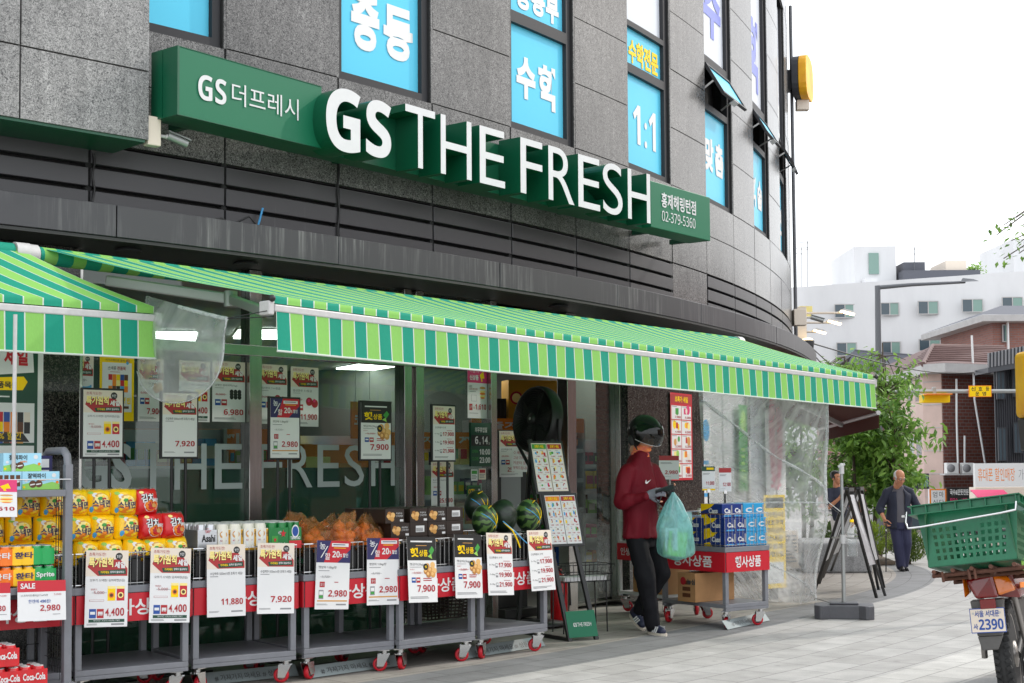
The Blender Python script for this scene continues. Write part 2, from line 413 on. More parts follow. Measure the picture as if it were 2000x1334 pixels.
# ------------------------------------------------------------------ paving
def paving():
    m = bpy.data.materials.new('paver'); m.use_nodes = True; t = m.node_tree; b = t.nodes['Principled BSDF']
    nn = t.nodes.new
    tc = nn('ShaderNodeTexCoord'); sx = nn('ShaderNodeSeparateXYZ'); lk(t, tc.outputs['Object'], sx.inputs[0])
    def mth(op, a, bb=None, c=None):
        n = nn('ShaderNodeMath'); n.operation = op
        for i, q in enumerate((a, bb, c)):
            if q is None: continue
            if isinstance(q, (int, float)): n.inputs[i].default_value = q
            else: lk(t, q, n.inputs[i])
        return n.outputs[0]
    dx = mth('SUBTRACT', sx.outputs[0], CX); dy = mth('SUBTRACT', sx.outputs[1], CY)
    r = mth('SQRT', mth('ADD', mth('MULTIPLY', dx, dx), mth('MULTIPLY', dy, dy)))
    a = mth('MULTIPLY', mth('ARCTAN2', dy, dx), 27.5)
    rr = mth('SUBTRACT', r, 27.2 - .28 * 40)
    cb = nn('ShaderNodeCombineXYZ'); lk(t, a, cb.inputs[0]); lk(t, rr, cb.inputs[1])
    br = nn('ShaderNodeTexBrick'); lk(t, cb.outputs[0], br.inputs['Vector'])
    br.inputs['Color1'].default_value = (.335, .322, .305, 1); br.inputs['Color2'].default_value = (.395, .382, .364, 1)
    br.inputs['Mortar'].default_value = (.15, .142, .135, 1); br.inputs['Scale'].default_value = 1
    br.inputs['Mortar Size'].default_value = .0045; br.inputs['Mortar Smooth'].default_value = .3
    br.inputs['Brick Width'].default_value = .46; br.inputs['Row Height'].default_value = .28
    # bands: warm inner field, dark double course, light field, pale outer course
    ramp = nn('ShaderNodeValToRGB'); ramp.color_ramp.interpolation = 'CONSTANT'; e = ramp.color_ramp.elements
    f = mth('DIVIDE', mth('SUBTRACT', r, 20.), 20.)
    lk(t, f, ramp.inputs[0])
    e[0].position = 0; e[0].color = (.80, .76, .71, 1); e[1].position = (27.2 - 20) / 20; e[1].color = (.50, .52, .55, 1)
    for p, c in ((27.76, (1.0, 1.0, 1.0, 1)), (29.72, (1.22, 1.22, 1.2, 1)), (30.28, (.8, .8, .81, 1)), (30.84, (1, 1, 1, 1))):
        x = e.new((p - 20) / 20); x.color = c
    mu = nn('ShaderNodeMix'); mu.data_type = 'RGBA'; mu.blend_type = 'MULTIPLY'; mu.inputs[0].default_value = 1
    lk(t, br.outputs['Color'], mu.inputs[6]); lk(t, ramp.outputs[0], mu.inputs[7])
    n1 = nn('ShaderNodeTexNoise'); n1.inputs['Scale'].default_value = .9; n1.inputs['Detail'].default_value = 8; n1.inputs['Roughness'].default_value = .7
    n2 = nn('ShaderNodeTexNoise'); n2.inputs['Scale'].default_value = 90; n2.inputs['Detail'].default_value = 3
    lk(t, tc.outputs['Object'], n1.inputs['Vector']); lk(t, tc.outputs['Object'], n2.inputs['Vector'])
    k = mth('ADD', mth('MULTIPLY', n1.outputs['Fac'], .5), mth('MULTIPLY', n2.outputs['Fac'], .45)); k = mth('ADD', k, .53)
    vo = nn('ShaderNodeTexVoronoi'); vo.inputs['Scale'].default_value = 2.3; lk(t, tc.outputs['Object'], vo.inputs['Vector']); spot = mth('MULTIPLY_ADD', mth('SMOOTH_MAX', mth('SUBTRACT', .075, vo.outputs['Distance']), 0., .01), -6., 1.)
    n3 = nn('ShaderNodeTexNoise'); n3.inputs['Scale'].default_value = 4.5; n3.inputs['Detail'].default_value = 6; lk(t, tc.outputs['Object'], n3.inputs['Vector']); k = mth('MULTIPLY', mth('MULTIPLY', k, mth('MAXIMUM', spot, .6)), mth('MULTIPLY_ADD', n3.outputs['Fac'], .7, .65))
    sc = nn('ShaderNodeVectorMath'); sc.operation = 'SCALE'; lk(t, mu.outputs[2], sc.inputs[0]); lk(t, k, sc.inputs['Scale'])
    lk(t, sc.outputs[0], b.inputs['Base Color']); b.inputs['Roughness'].default_value = .72
    bp = nn('ShaderNodeBump'); bp.inputs['Strength'].default_value = .5; bp.inputs['Distance'].default_value = .006
    hh = mth('ADD', mth('MULTIPLY', br.outputs['Fac'], -1.), mth('MULTIPLY', n2.outputs['Fac'], .35))
    lk(t, hh, bp.inputs['Height']); lk(t, bp.outputs[0], b.inputs['Normal'])
    M['paver'] = m
paving()
g = MB()
ys = [-60, -10, 13.5, 16, 20, 26, 32, 40, 120, 400]
for i in range(len(ys) - 1):
    g.quad([(-300, ys[i], gz(ys[i])), (300, ys[i], gz(ys[i])), (300, ys[i + 1], gz(ys[i + 1])), (-300, ys[i + 1], gz(ys[i + 1]))], 'paver')
tag(g.build('pavement'), kind='structure')
# ------------------------------------------------------------------ the round building
bld = empty('building', cp(-35, RW, 0), 'dark granite clad round corner building with cyan window films above a green sign', 'building')
def part(mb, name, parent=bld, **k):
    o = mb.build(name, **k); o.parent = parent; o.matrix_parent_inverse = Matrix.Translation(-Vector(parent.location)); return o
CELL = 2.43; A0 = -41.57 - 3 * CELL                       # stone grid
cells = [A0 + CELL * i for i in range(22)]
ZR = [3.66, 4.12, 4.53, 5.18, 5.84, 6.5, 7.16, 7.82, 8.48, 9.2]
WZ0, WZ1 = 4.53, 8.2
wins = {1: 0, 3: 1, 5: 2, 7: 3, 9: 4, 11: 5, 13: 6}         # cell index -> window number
WZ0 = 4.53
wall = MB(); G = .022
wall.arc(cells[0], cells[-1] + CELL, RW - .45, RW - .4, 3.0, 9.2, 'joint')
for i, a in enumerate(cells):
    a1 = a + CELL
    wall.arc(a - .05, a + .05, RW - .4, RW - .012, 3.0, 9.2, 'joint')
    for j in range(len(ZR) - 1):
        z0, z1 = ZR[j], ZR[j + 1]
        if i in wins and z0 >= WZ0 - .01 and z1 <= WZ1 + .3:
            continue
        d = random.uniform(-.002, .002)
        wall.arc(a + G, a1 - G, RW - .03, RW + d, z0 + .005, z1 - .005, 'granite')
        if i not in wins or z0 < WZ0 - .01: wall.arc(a + G, a1 - G, RW - .2, RW - .04, z0 - .003, z1 + .003, 'joint')
    # louvre zone: one plain stone pier
    if i == 8:
        wall.arc(a + G, a1 - G, RW - .03, RW, 3.175, 3.65, 'granite')
# returns of the window openings
for i in wins:
    a = cells[i]
    for q in (a, a + CELL): wall.arc(q - .028, q + .028, RW - .3, RW - .002, WZ0, 8.45, 'granite')
part(wall, 'wall')
lv = MB()
for i, a in enumerate(cells):
    if i == 8:
        part(lv, 'louver_cladding', bevel=.004, seg=1); lv = MB(); continue
    a1 = a + CELL
    for k in range(3):
        z0 = 3.19 + k * .158
        lv.arc(a + .02, a1 - .02, RW - .06, RW + .008, z0, z0 + .128, 'louver')
    lv.arc(a, a1, RW - .12, RW - .07, 3.1, 3.66, 'joint')
part(lv, 'louver_cladding', bevel=.004, seg=1)
fa = MB()
fj = [cells[0] - 2] + [oncyl(x, y, RW + .38)[0] for x, y in ((228, 440), (661, 500), (977, 545), (1206, 585), (1370, 617), (1437, 634), (1517, 661), (1571, 686))] + [-10, -5, 0, 5]
for q in range(len(fj) - 1):
    fa.arc(fj[q] + .01, fj[q + 1] - .01, RW - .1, RW + .38 + random.uniform(-.002, .002), 2.95, 3.165, 'fascia')
part(fa, 'fascia', bevel=.004, seg=1)
so = MB()
so.arc(cells[0] - 2, 5, RW - .4, RW + .372, 2.925, 2.946, 'soffit')
for x in (250, 1090, 480): so.lathe([(.09, 0), (.09, .012), (.06, .012), (.055, .03)], 'frame_dark', T=Matrix.Translation(cp(oncyl(x, 500, 25.9)[0], 25.9, 2.9)))
part(so, 'soffit')
# windows -----------------------------------------------------------
LET = {}
def window(i, num):
    a, a1 = cells[i] + .03, cells[i] + CELL - .03
    fr = MB(); r0, r1 = RW - .11, RW - .035
    fw = .12
    bars = [5.53, 5.66, 6.12, 6.17] if num in (3,) else [5.55, 5.66]
    splits = {0: [], 1: [], 2: [(5.545, 5.655)], 3: [(5.575, 5.67), (6.075, 6.135)], 4: [(5.66, 5.74), (6.2, 6.32)], 5: [(5.66, 5.74), (6.14, 6.28)], 6: [(5.7, 5.8), (6.2, 6.3)]}[num]
    fr.arc(a, a + fw, r0, r1, WZ0 + .002, 8.45, 'frame_dark'); fr.arc(a1 - fw * 1.5, a1, r0, r1, WZ0 + .002, 8.45, 'frame_dark')
    fr.arc(a + fw, a1 - fw * 1.5, r0, r1, WZ0 + .003, WZ0 + .07, 'frame_dark')
    for z0, z1 in splits: fr.arc(a + fw, a1 - fw * 1.5, r0, r1, z0, z1, 'frame_dark')
    w_ = part(fr, 'window')
    w_['label'] = 'dark framed window with printed film behind its glass'
    lv_ = [WZ0 + .07] + [z for s in splits for z in s] + [8.45]
    for k in range(0, len(lv_), 2):
        z0, z1 = lv_[k], lv_[k + 1]
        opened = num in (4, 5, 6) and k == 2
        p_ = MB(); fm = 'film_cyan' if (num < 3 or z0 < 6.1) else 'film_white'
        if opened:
            p_.arc(a + fw, a1 - fw * 1.5, r0 - .12, r0 - .1, z0, z1, 'black')  # black sheet, no glass: paints the unlit room behind the open sash
        else:
            p_.arc(a + fw, a1 - fw * 1.5, r0 + .012, r0 + .03, z0, z1, fm, .3)
        po = part(p_, 'pane', w_); po.matrix_parent_inverse = Matrix.Identity(4); po.location = (0, 0, 0)
        for (t, x0, x1, ta, tb, mm, bold) in LET.get((num, k), []):
            tx = MB(); vs, fs, _, _ = glyph(t, bold, 4)
            x0, x1 = .09 + .88 * x0, .09 + .88 * x1; aa, ab = a + fw + (a1 - a - fw * 2.5) * x0, a + fw + (a1 - a - fw * 2.5) * x1
            tx.add([cp(aa + (ab - aa) * v[0], r0 + .036, ta + (tb - ta) * v[1]) for v in vs], fs, mm)
            part(tx, 'lettering', w_).matrix_parent_inverse = Matrix.Identity(4)
        if opened:   # top hung sash swung outward
            sa = MB(); am = (a + fw + a1 - fw * 1.5) / 2; wd = rad(a1 - a - fw * 2.5) * RW; hh = z1 - z0
            T = Matrix.Translation(cp(am, r1 + .01, z1)) @ Matrix.Rotation(rad(am + 90), 4, 'Z') @ Matrix.Rotation(rad(-30), 4, 'X')
            sa.T = T
            for q in ((-wd / 2, -wd / 2 + .035), (wd / 2 - .035, wd / 2)): sa.bx(q[0], q[1], -.018, .018, -hh, 0, 'frame_dark')
            sa.bx(-wd / 2 + .035, wd / 2 - .035, -.018, .018, -.04, 0, 'frame_dark'); sa.bx(-wd / 2 + .035, wd / 2 - .035, -.018, .018, -hh, -hh + .04, 'frame_dark')
            sa.bx(-wd / 2 + .035, wd / 2 - .035, -.003, .003, -hh + .04, -.04, 'film_cyan')
            sa.bx(-.09, .09, -.02, .05, -hh - .012, -hh, 'alu')
            sa.T = None
            for sgn in (-1, 1):
                p0 = cp(am + math.degrees(sgn * wd / 2 / RW), r0, z0 + .1); p1 = T @ Vector((sgn * wd / 2, .02, -hh * .55)); sa.beam(p0, p1, .012, .02, 'alu')
            part(sa, 'open_sash', w_).matrix_parent_inverse = Matrix.Identity(4)
    for c in kids(w_): c.matrix_parent_inverse = Matrix.Identity(4)
def zat(x, y): return oncyl(x, y, RW - .07)[1]
LET[(1, 0)] = [('중', .07, .46, 4.84, 5.34, 'white', .05), ('등', .52, .95, 4.84, 5.30, 'white', .05)]
LET[(0, 0)] = [('초', .05, .45, 5.0, 5.7, 'white', .05), ('등', .55, .95, 5.0, 5.7, 'white', .05)]
LET[(2, 0)] = [('수', .06, .44, 4.87, 5.27, 'white', .05), ('학', .50, .92, 4.84, 5.27, 'white', .05)]
LET[(2, 2)] = [('중', .06, .35, 5.72, 6.0, 'white', .05), ('등', .37, .65, 5.72, 6.0, 'white', .05), ('부', .67, .95, 5.71, 6.0, 'white', .05)]
LET[(3, 0)] = [('1:1', .15, .85, 4.85, 5.28, 'white', .03)]
LET[(3, 2)] = [('수학전문', .04, .96, 5.71, 5.97, 'yellow', .04)]
LET[(4, 0)] = [('맞', .06, .46, 4.95, 5.36, 'white', .05), ('춤', .54, .95, 4.95, 5.36, 'white', .05)]
LET[(4, 4)] = [('수', .08, .92, 6.62, 7.35, 'peri', .05)]
LET[(5, 0)] = [('학', .06, .46, 4.9, 5.3, 'white', .05), ('습', .54, .95, 4.9, 5.3, 'white', .05)]
LET[(5, 4)] = [('학', .05, .9, 6.5, 7.5, 'peri', .05)]
LET[(6, 0)] = [('학', .06, .46, 4.9, 5.3, 'white', .05), ('원', .54, .95, 4.9, 5.3, 'white', .05)]
LET[(6, 4)] = [('학', .1, .9, 7.0, 7.6, 'white', .05), ('원', .1, .9, 6.4, 6.9, 'white', .05)]
for i, n_ in wins.items(): window(i, n_)
# projecting bay at the upper left
bay = MB(); pR = onz(290, 273, 3.62); pL = onz(0, 224, 3.62); dd = (pL - pR).normalized(); nn_ = Vector((dd.y, -dd.x, 0)) * -1
nn_ = nn_ if nn_.dot(Vector((0, -1, 0))) > 0 else -nn_
back = -nn_ * .85
def bpan(u0, u1, z0, z1, mk='granite_pale'):
    p0 = pR + dd * u0; p1 = pR + dd * u1
    b_ = [Vector((p0.x, p0.y, z0)), Vector((p1.x, p1.y, z0)), Vector((p1.x, p1.y, z1)), Vector((p0.x, p0.y, z1))]
    bay.slab(b_, back, .03, mk)
us = [0, (onpl(40, 92, pR, nn_) - pR).dot(dd), 2.4, 4.0]
zs = [3.62, onpl(290, 140, pR, nn_).z, 5.1, 5.9, 6.7]
for i in range(3):
    for j in range(4): bpan(us[i] + (.006 if i else 0), us[i + 1] - .006, zs[j] + .006 * (j > 0), zs[j + 1] - .006)
q0 = pR + back.normalized() * .028 + dd * .004; q1 = pR + dd * 4 + back.normalized() * .028
b0 = [Vector((p.x, p.y, 3.64)) for p in (q0, q1, q1 + back, q0 + back)]
bay.hexa(b0, [p + Vector((0, 0, 3)) for p in b0], 'granite_pale')
part(bay, 'projecting_bay')
bs = MB(); b1 = [Vector((p.x, p.y, 3.6)) for p in (pR + back.normalized() * .012 + dd * .02, q1, q1 + back, q0 + back + dd * .02)]
bs.hexa(b1, [p + Vector((0, 0, .018)) for p in b1], 'sign_green_deep')  # sign green painted on for the green reflection seen on this underside
part(bs, 'bay_soffit')
# ------------------------------------------------------------------ shop front
RS = 25.6
def aS(x, y=900): return oncyl(x, y, RS)[0]
st = MB()
st.arc(-49.5, -46.5, RS - .3, RS + .1, 0, 2.92, 'granite_black')
part(st, 'pillar'); st = MB()
st.arc(-31.7, -27.0, RS - .3, RS + .08, 0, 2.92, 'granite_black')
part(st, 'pillar')
posts = [(-46.5, -46.36), (-43.28, -43.02), (-39.62, -39.42), (-39.3, -39.08), (-37.03, -36.84), (-34.22, -33.86), (-31.84, -31.7), (-27.0, -26.8), (-22.0, -21.8), (-17, -16.8)]
for a, b in posts:
    q = MB(); q.arc(a, b, RS - .1, RS + .02, 0, 2.92, 'steel', .05); part(q, 'steel_post', bevel=.004)
for a, b, z in ((-46.36, -39.08, 2.262), (-39.08, -31.84, 2.42), (-26.8, -5, 2.42), (-46.36, -39.08, 0.)):
    hd = MB(); hd.arc(a, b, RS - .085, RS + .028, z, z + .08, 'steel'); part(hd, 'transom_rail' if z else 'bottom_rail', bevel=.004)
for a, b in ((-46.36, -43.28), (-43.02, -39.62), (-39.08, -37.03), (-33.86, -31.84)):
    for z0, z1 in ((.07, 2.262), (2.345, 2.92)):
        q = MB(); q.arc(a, b, RS - .045, RS - .035, z0, z1, 'glass'); part(q, 'glass_pane')
q = MB()
for i, (a, b) in enumerate(((-26.8, -24.6), (-24.5, -22.0), (-21.8, -19.4), (-19.3, -17.0), (-16.8, -10))):
    q.arc(a, b, RS - .06, RS - .03, .05, 2.42, 'white_gloss' if i != 2 else 'film_white')
part(q, 'white_panel')
fg = MB(); fg.arc(-46.36, -43.28, RS - .06, RS - .05, .07, 1.41, 'dgreen'); fg.arc(-43.02, -39.62, RS - .06, RS - .05, .07, 1.41, 'dgreen')
part(fg, 'green_film')
mat('frost', (.42, .47, .47), .35)
fl = MB()
def arctext(mb, t, a0, a1, r, z0, z1, m, bold=0., res=3):
    vs, fs, _, _ = glyph(t, bold, res); mb.add([cp(a0 + (a1 - a0) * v[0], r, z0 + (z1 - z0) * v[1]) for v in vs], fs, m)
arctext(fl, 'GS', -46.4, -45.45, RS - .03, 1.25, 1.59, 'frost', .03)
for ch, x0, x1 in (('T', 268, 338), ('H', 345, 408), ('E', 424, 478), ('F', 506, 556), ('R', 566, 615), ('E', 625, 668), ('S', 678, 716), ('H', 730, 776)):
    arctext(fl, ch, aS(x0, 910), aS(x1, 910), RS - .03, 1.255, 1.592, 'frost', .0)
part(fl, 'window_lettering')
# inside of the shop
ins = MB(); ins.arc(-52, -5, 16, RS - .12, .004, .02, 'interior_floor'); part(ins, 'shop_floor')
ins = MB(); ins.arc(-52, -5, 16, RS - .1, 2.925, 2.94, 'white'); part(ins, 'shop_ceiling')
ins = MB(); ins.arc(-52, -5, 17.9, 18, .02, 2.92, 'interior_wall')
for a in (-51.5, -20):
    b_ = [cp(a, 18, .02), cp(a, RS - .15, .02), cp(a, RS - .15, 2.92), cp(a, 18, 2.92)]
    ins.slab(b_, Vector((0, 0, 1)).cross(b_[1] - b_[0]), .05, 'interior_wall')
part(ins, 'shop_back_wall')
for x_, y_ in ((515, 652), (716, 716), (330, 655), (930, 690), (1150, 700)):
    pl_ = onz(x_, y_, 2.91); a = math.degrees(math.atan2(pl_.y - CY, pl_.x - CX)); q = MB(); T = Matrix.Translation(pl_) @ Matrix.Rotation(rad(a + 50), 4, 'Z'); q.T = T
    q.bx(-.3, .3, -.45, .45, -.02, .0, 'lamp_panel'); q.bx(-.32, .32, -.47, .47, .001, .012, 'alu')
    tag(q.build('ceiling_light'), None)
    o = bpy.data.objects['ceiling_light'] if False else COL.objects[-1]; o.parent = bld; o.matrix_parent_inverse = Matrix.Translation(-Vector(bld.location))
# ------------------------------------------------------------------ main sign
pl = oncyl(347, 160, 26.4); pr = oncyl(1387, 425, 26.4)
z0 = (oncyl(345, 228, 26.4)[1] + oncyl(1387, 468, 26.4)[1]) / 2; z1 = (oncyl(350, 93, 26.4)[1] + oncyl(1387, 383, 26.4)[1]) / 2
SL = cp(pl[0], 26.4, 0); SR = cp(pr[0], 26.4, 0); sx_ = (SR - SL).normalized(); sn = Vector((sx_.y, -sx_.x, 0)); LEN = (SR - SL).length
ST = frame(SL, sx_, sn)       # x along, y up, z outward
def spx(x, y, off=0):
    p = onpl(x, y, SL + sn * off, sn); return (p - SL).dot(sx_), p.z
sg = empty('shop_sign', SL + sx_ * (LEN / 2) + Vector((0, 0, z0)), 'long green shop sign with raised white letters along the granite wall', 'sign')
def sp(mb, name, **k):
    o = mb.build(name, **k); o.parent = sg; o.matrix_parent_inverse = Matrix.Translation(-Vector(sg.location)); return o
xl = spx(628, 180)[0]; xr = spx(1271, 400)[0]
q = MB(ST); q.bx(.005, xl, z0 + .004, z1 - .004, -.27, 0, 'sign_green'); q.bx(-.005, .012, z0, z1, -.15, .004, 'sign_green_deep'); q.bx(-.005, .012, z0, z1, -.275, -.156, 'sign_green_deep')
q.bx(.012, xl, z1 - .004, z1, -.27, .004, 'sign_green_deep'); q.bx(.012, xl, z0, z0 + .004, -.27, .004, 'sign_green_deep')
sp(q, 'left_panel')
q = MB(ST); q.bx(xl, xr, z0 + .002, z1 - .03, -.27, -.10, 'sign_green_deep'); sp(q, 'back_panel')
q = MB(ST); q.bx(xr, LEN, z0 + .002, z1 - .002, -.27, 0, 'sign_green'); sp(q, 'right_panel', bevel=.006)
LD = .14
def letter(ch, x0, x1, za, zb, bold):
    vs, fs, _, ns = glyph(ch, bold, 8, .5); q = MB(ST)
    P = [(x0 + (x1 - x0) * v[0], za + (zb - za) * v[1], LD if v[2] > 0 else -.098) for v in vs]
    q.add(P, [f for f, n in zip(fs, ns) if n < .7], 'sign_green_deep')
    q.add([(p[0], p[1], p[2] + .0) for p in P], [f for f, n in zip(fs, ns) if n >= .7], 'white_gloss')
    return sp(q, 'letter')
zt = z1 - .02; zb_ = z0 + .0
for ch, xa, xb, yt, yb in (('\U0001D5DA', 637, 704, 166, 300), ('\U0001D5E6', 715, 764, 190, 312)):
    x0 = spx(xa, 250, LD)[0]; x1 = spx(xb, 260, LD)[0]
    letter(ch, x0, x1, spx((xa + xb) / 2, yb - 4, LD)[1], spx((xa + xb) / 2, yt + 6, LD)[1], .012)
tt, bb = [], []
ths = (('T', 792, 850), ('H', 861, 921), ('E', 937, 986), ('F', 1016.5, 1059), ('R', 1071, 1121), ('E', 1129, 1171), ('S', 1177, 1215), ('H', 1225.5, 1269))
for x, y, yb in ((861, 223, 338), (937, 244, 357), (1016.5, 268, 376), (1129, 299, 402), (1225.5, 328, 427)):
    tt.append(spx(x, y, LD)[1]); bb.append(spx(x + 1, yb, LD)[1])
zt, zb_ = sum(tt) / 5, sum(bb) / 5
for ch, xa, xb in ths:
    letter(ch, spx(xa, 300, LD)[0], spx(xb, 300, LD)[0], zb_, zt, -.004)
q = MB(ST)
def stext(t, xa, ya, yb, xb, bold=0.):
    x0 = spx(xa, (ya + yb) / 2)[0]; x1 = spx(xb, (ya + yb) / 2)[0]; a_ = spx(xa, yb)[1]; b_ = spx(xa, ya)[1]
    q.text(t, (x0, a_, .0065), (x1 - x0, 0, 0), (0, b_ - a_, 0), 'white_gloss', bold, 5)
stext('\U0001D5DA\U0001D5E6', 386, 143, 193, 441, .0); stext('더프레시', 452, 160, 203, 582, .0)
sp(q, 'panel_lettering'); q = MB(ST)
stext('홍제해링턴점', 1291, 375, 404, 1358, .02); stext('02-379-5360', 1292, 411, 431, 1357, .0)
sp(q, 'panel_lettering')
for x in (.4, 1.9, 3.4, 4.9, 6.4, 7.2):
    for z_ in (z0 + .05, z1 - .12): q = MB(ST); q.bx(x, x + .05, z_, z_ + .05, -.62, -.27, 'dgreen'); sp(q, 'wall_bracket')
# ------------------------------------------------------------------ awnings
def awning(name, A, B, Ra, Rb, sw, label, first):
    """A,B front rail ends, Ra,Rb roller ends"""
    root = empty(name, (A + B) / 2, label, 'awning', 'green striped awnings over the pavement')
    inv = Matrix.Translation(-(A + B) / 2)
    def ap(mb, nm, **k):
        o = mb.build(nm, **k); o.parent = root; o.matrix_parent_inverse = inv; return o
    L = (B - A).length; n = int(round(L / sw)); ux = (B - A).normalized(); out = Vector((ux.y, -ux.x, 0))
    can, val = MB(), MB()
    def top(s, v):      # v 0 front .. 1 roller
        f_ = A.lerp(B, s); k_ = Ra.lerp(Rb, s)
        if v < .04: return f_ + out * .0 + Vector((0, 0, .03 + v / .04 * .045))
        u = (v - .04) / .96; p = (f_ + Vector((0, 0, .075))).lerp(k_, u)
        return p - Vector((0, 0, .035 * math.sin(math.pi * u) * (.6 + .4 * math.sin(s * 19))))
    vv = [0, .02, .04] + [.04 + .96 * (j + 1) / 8 for j in range(8)]
    def dr(s, v):       # valance
        p = A.lerp(B, s); wv = .003 * math.sin(s * L * 9) + .002 * math.sin(s * L * 23.)
        return p + out * (.02 + v * (.012 + wv * 1.6)) + Vector((0, 0, -.02 - .235 * v))
    for i in range(n):
        c = ('aw_light', 'aw_teal')[(i + first) % 2]; e = .004 / L
        for s0, s1, cc in ((i / n, i / n + e, 'aw_white'), (i / n + e, (i + 1) / n - e, c), ((i + 1) / n - e, (i + 1) / n, 'aw_white')):
            can.add([top(s, v) for v in vv for s in (s0, s1)], [(2 * j, 2 * j + 1, 2 * j + 3, 2 * j + 2) for j in range(len(vv) - 1)], cc, True)
            k = 4 if cc is c else 1
            val.grid(lambda u, v: dr(s0 + (s1 - s0) * u, v), k, 3, cc)
    hem = MB(); hem.tube([dr(i / 60, 1.0) for i in range(61)], .007, 'aw_white', 6)
    ap(can, 'canopy'); ap(val, 'valance'); ap(hem, 'hem')
    q = MB(); q.beam(A - ux * .01, B + ux * .01, .05, .045, 'alu'); ap(q, 'front_rail', bevel=.008)
    for P, sg_ in ((A, -1), (B, 1)):
        q = MB(); c = P + ux * sg_ * .03; q.box(c - out * .03, (.04, .10, .085), 'alu', Matrix.Rotation(math.atan2(ux.y, ux.x), 3, 'Z'))
        q.ball(c + Vector((0, 0, .055)) + out * .02, .022, 'black'); ap(q, 'end_cap', bevel=.008)
    q = MB(); d = (Rb - Ra).normalized(); q.tube([Ra - d * .02 - Vector((0, 0, .05)), Rb + d * .02 - Vector((0, 0, .05))], .055, 'aw_teal', 14)
    for i in range(0, int((Rb - Ra).length / sw), 2): q.tube([Ra + d * sw * (i + .05) - Vector((0, 0, .05)), Ra + d * sw * (i + .95) - Vector((0, 0, .05))], .0555, 'aw_light', 14)
    ap(q, 'fabric_roll')
    for P, sg_ in ((Ra, -1), (Rb, 1)):
        q = MB(); q.tube([P + d * sg_ * .03 - Vector((0, 0, .05)), P + d * sg_ * .12 - Vector((0, 0, .05))], .065, 'alu', 16); q.tube([P + d * sg_ * .12 - Vector((0, 0, .05)), P + d * sg_ * .16 - Vector((0, 0, .05))], .03, 'alu', 12)
        ap(q, 'roller_end', bevel=.006)
    for s, s2, in ((.06, .0), (.5, .56), (.94, 1.0)):
        k_ = Ra.lerp(Rb, s) - Vector((0, 0, .16)); f_ = A.lerp(B, s2) - Vector((0, 0, .03)) - out * .03
        el = k_.lerp(f_, .5) + ux * (.35 if s < .5 else -.35) + Vector((0, 0, .02))
        q = MB(); q.beam(k_, el, .05, .07, 'alu_grey'); q.beam(el, f_, .045, .06, 'alu_grey'); q.lathe([(.045, -.05), (.045, .05)], 'alu_grey', 12, Matrix.Translation(el))
        ap(q, 'folding_arm', bevel=.01)
    return root, ux, out
A2 = onz(535, 602, 2.35); B2 = ony(1705, 747, 13.85)
ux2 = (B2 - A2).normalized(); out2 = Vector((ux2.y, -ux2.x, 0)).normalized()
R2a = onz(78, 484, 2.8); R2b = ony(1434, 659, 14.9)
awning('striped_awning', A2, B2, R2a, R2b, .102, 'long green striped awning above the row of price carts', 1)
A1e = onz(0, 600, 2.35); B1 = onz(301, 622, 2.35); u1 = (B1 - A1e).normalized(); o1 = Vector((u1.y, -u1.x, 0))
A1 = B1 - u1 * 3.4; R1b = onz(18, 476, 2.8); R1a = R1b - u1 * 2.9
awning('striped_awning', A1, B1, R1a, R1b, .1215, 'green striped awning cut off at the left edge of the photo', 1)
# clear sheet hanging between the two awnings
pA = A2 - out2 * .0; nA = ux2
def hang(u, v):
    tx, ty = 285 + (443 - 285) * u, 577 + (622 - 577) * u
    bx_, by_ = 355 - 88 * math.cos(math.pi * u) * (1 - .06 * u), 655 + 122 * math.sin(math.pi * (.06 + .94 * u)) ** .75 + 18 * (1 - u)
    x, y = tx + (bx_ - tx) * v, ty + (by_ - ty) * v
    off = -.12 - .1 * math.sin(v * 5) * (1 - u) + .03 * math.sin(u * 9 + v * 4)
    return onpl(x, y, A2 - ux2 * .12 + ux2 * off * .4, ux2)
q = MB(); q.grid(hang, 28, 16, 'tarp_left')
hg = tag(q.build('plastic_sheet'), 'small clear plastic sheet sagging in the gap between two awnings', 'plastic sheet')
q = MB(); q.tube([hang(1, i / 12) for i in range(13)] + [hang(1 - i / 20, 1) for i in range(1, 20)], .006, 'tarp_fold', 6); q.parent = None
e_ = q.build('edge_piping', hg)
q = MB(); q.tube([hang(i / 12, 0.02) for i in range(5, 13)], .014, 'tarp_fold', 6); q.build('top_hem', hg)
q = MB(); q.tube([hang(1, 0), A2 + Vector((0, 0, -.02)) - ux2 * .05], .003, 'black', 5); q.tube([hang(1, 0.01), A2 + Vector((0, 0, -.05))], .003, 'black', 5); q.build('tie_cord', hg)
# brown awning further round the corner
bA, bB = onz(1612, 838, 2.0), onz(1714, 800, 2.2)
bw = empty('brown_awning', onz(1660, 800, 2.3), 'dark brown awning round the corner behind the striped one', 'awning')
q = MB(); P = [onz(1602, 772, 2.5), ony(1708, 785, 19.0), ony(1716, 802, 19.0), ony(1612, 800, 21.0)]
c0, c1 = ony(1716, 806, 18.5), ony(1600, 838, 22.5)
k0, k1 = cp(math.degrees(math.atan2(c0.y - CY, c0.x - CX)), RW, 2.75), cp(math.degrees(math.atan2(c1.y - CY, c1.x - CX)), RW, 2.75)
k0 = c0 + Vector((-1.45, .35, .5)); k1 = c1 + Vector((-1.45, .35, .5))
mat('brown_cloth', s2l(92, 50, 38), .8, transl=.25)
q.slab([c0, c1, k1, k0], (0, 0, 1), .004, 'brown_cloth'); iv = Matrix.Translation(-Vector(bw.location))
o = q.build('canopy'); o.parent = bw; o.matrix_parent_inverse = iv
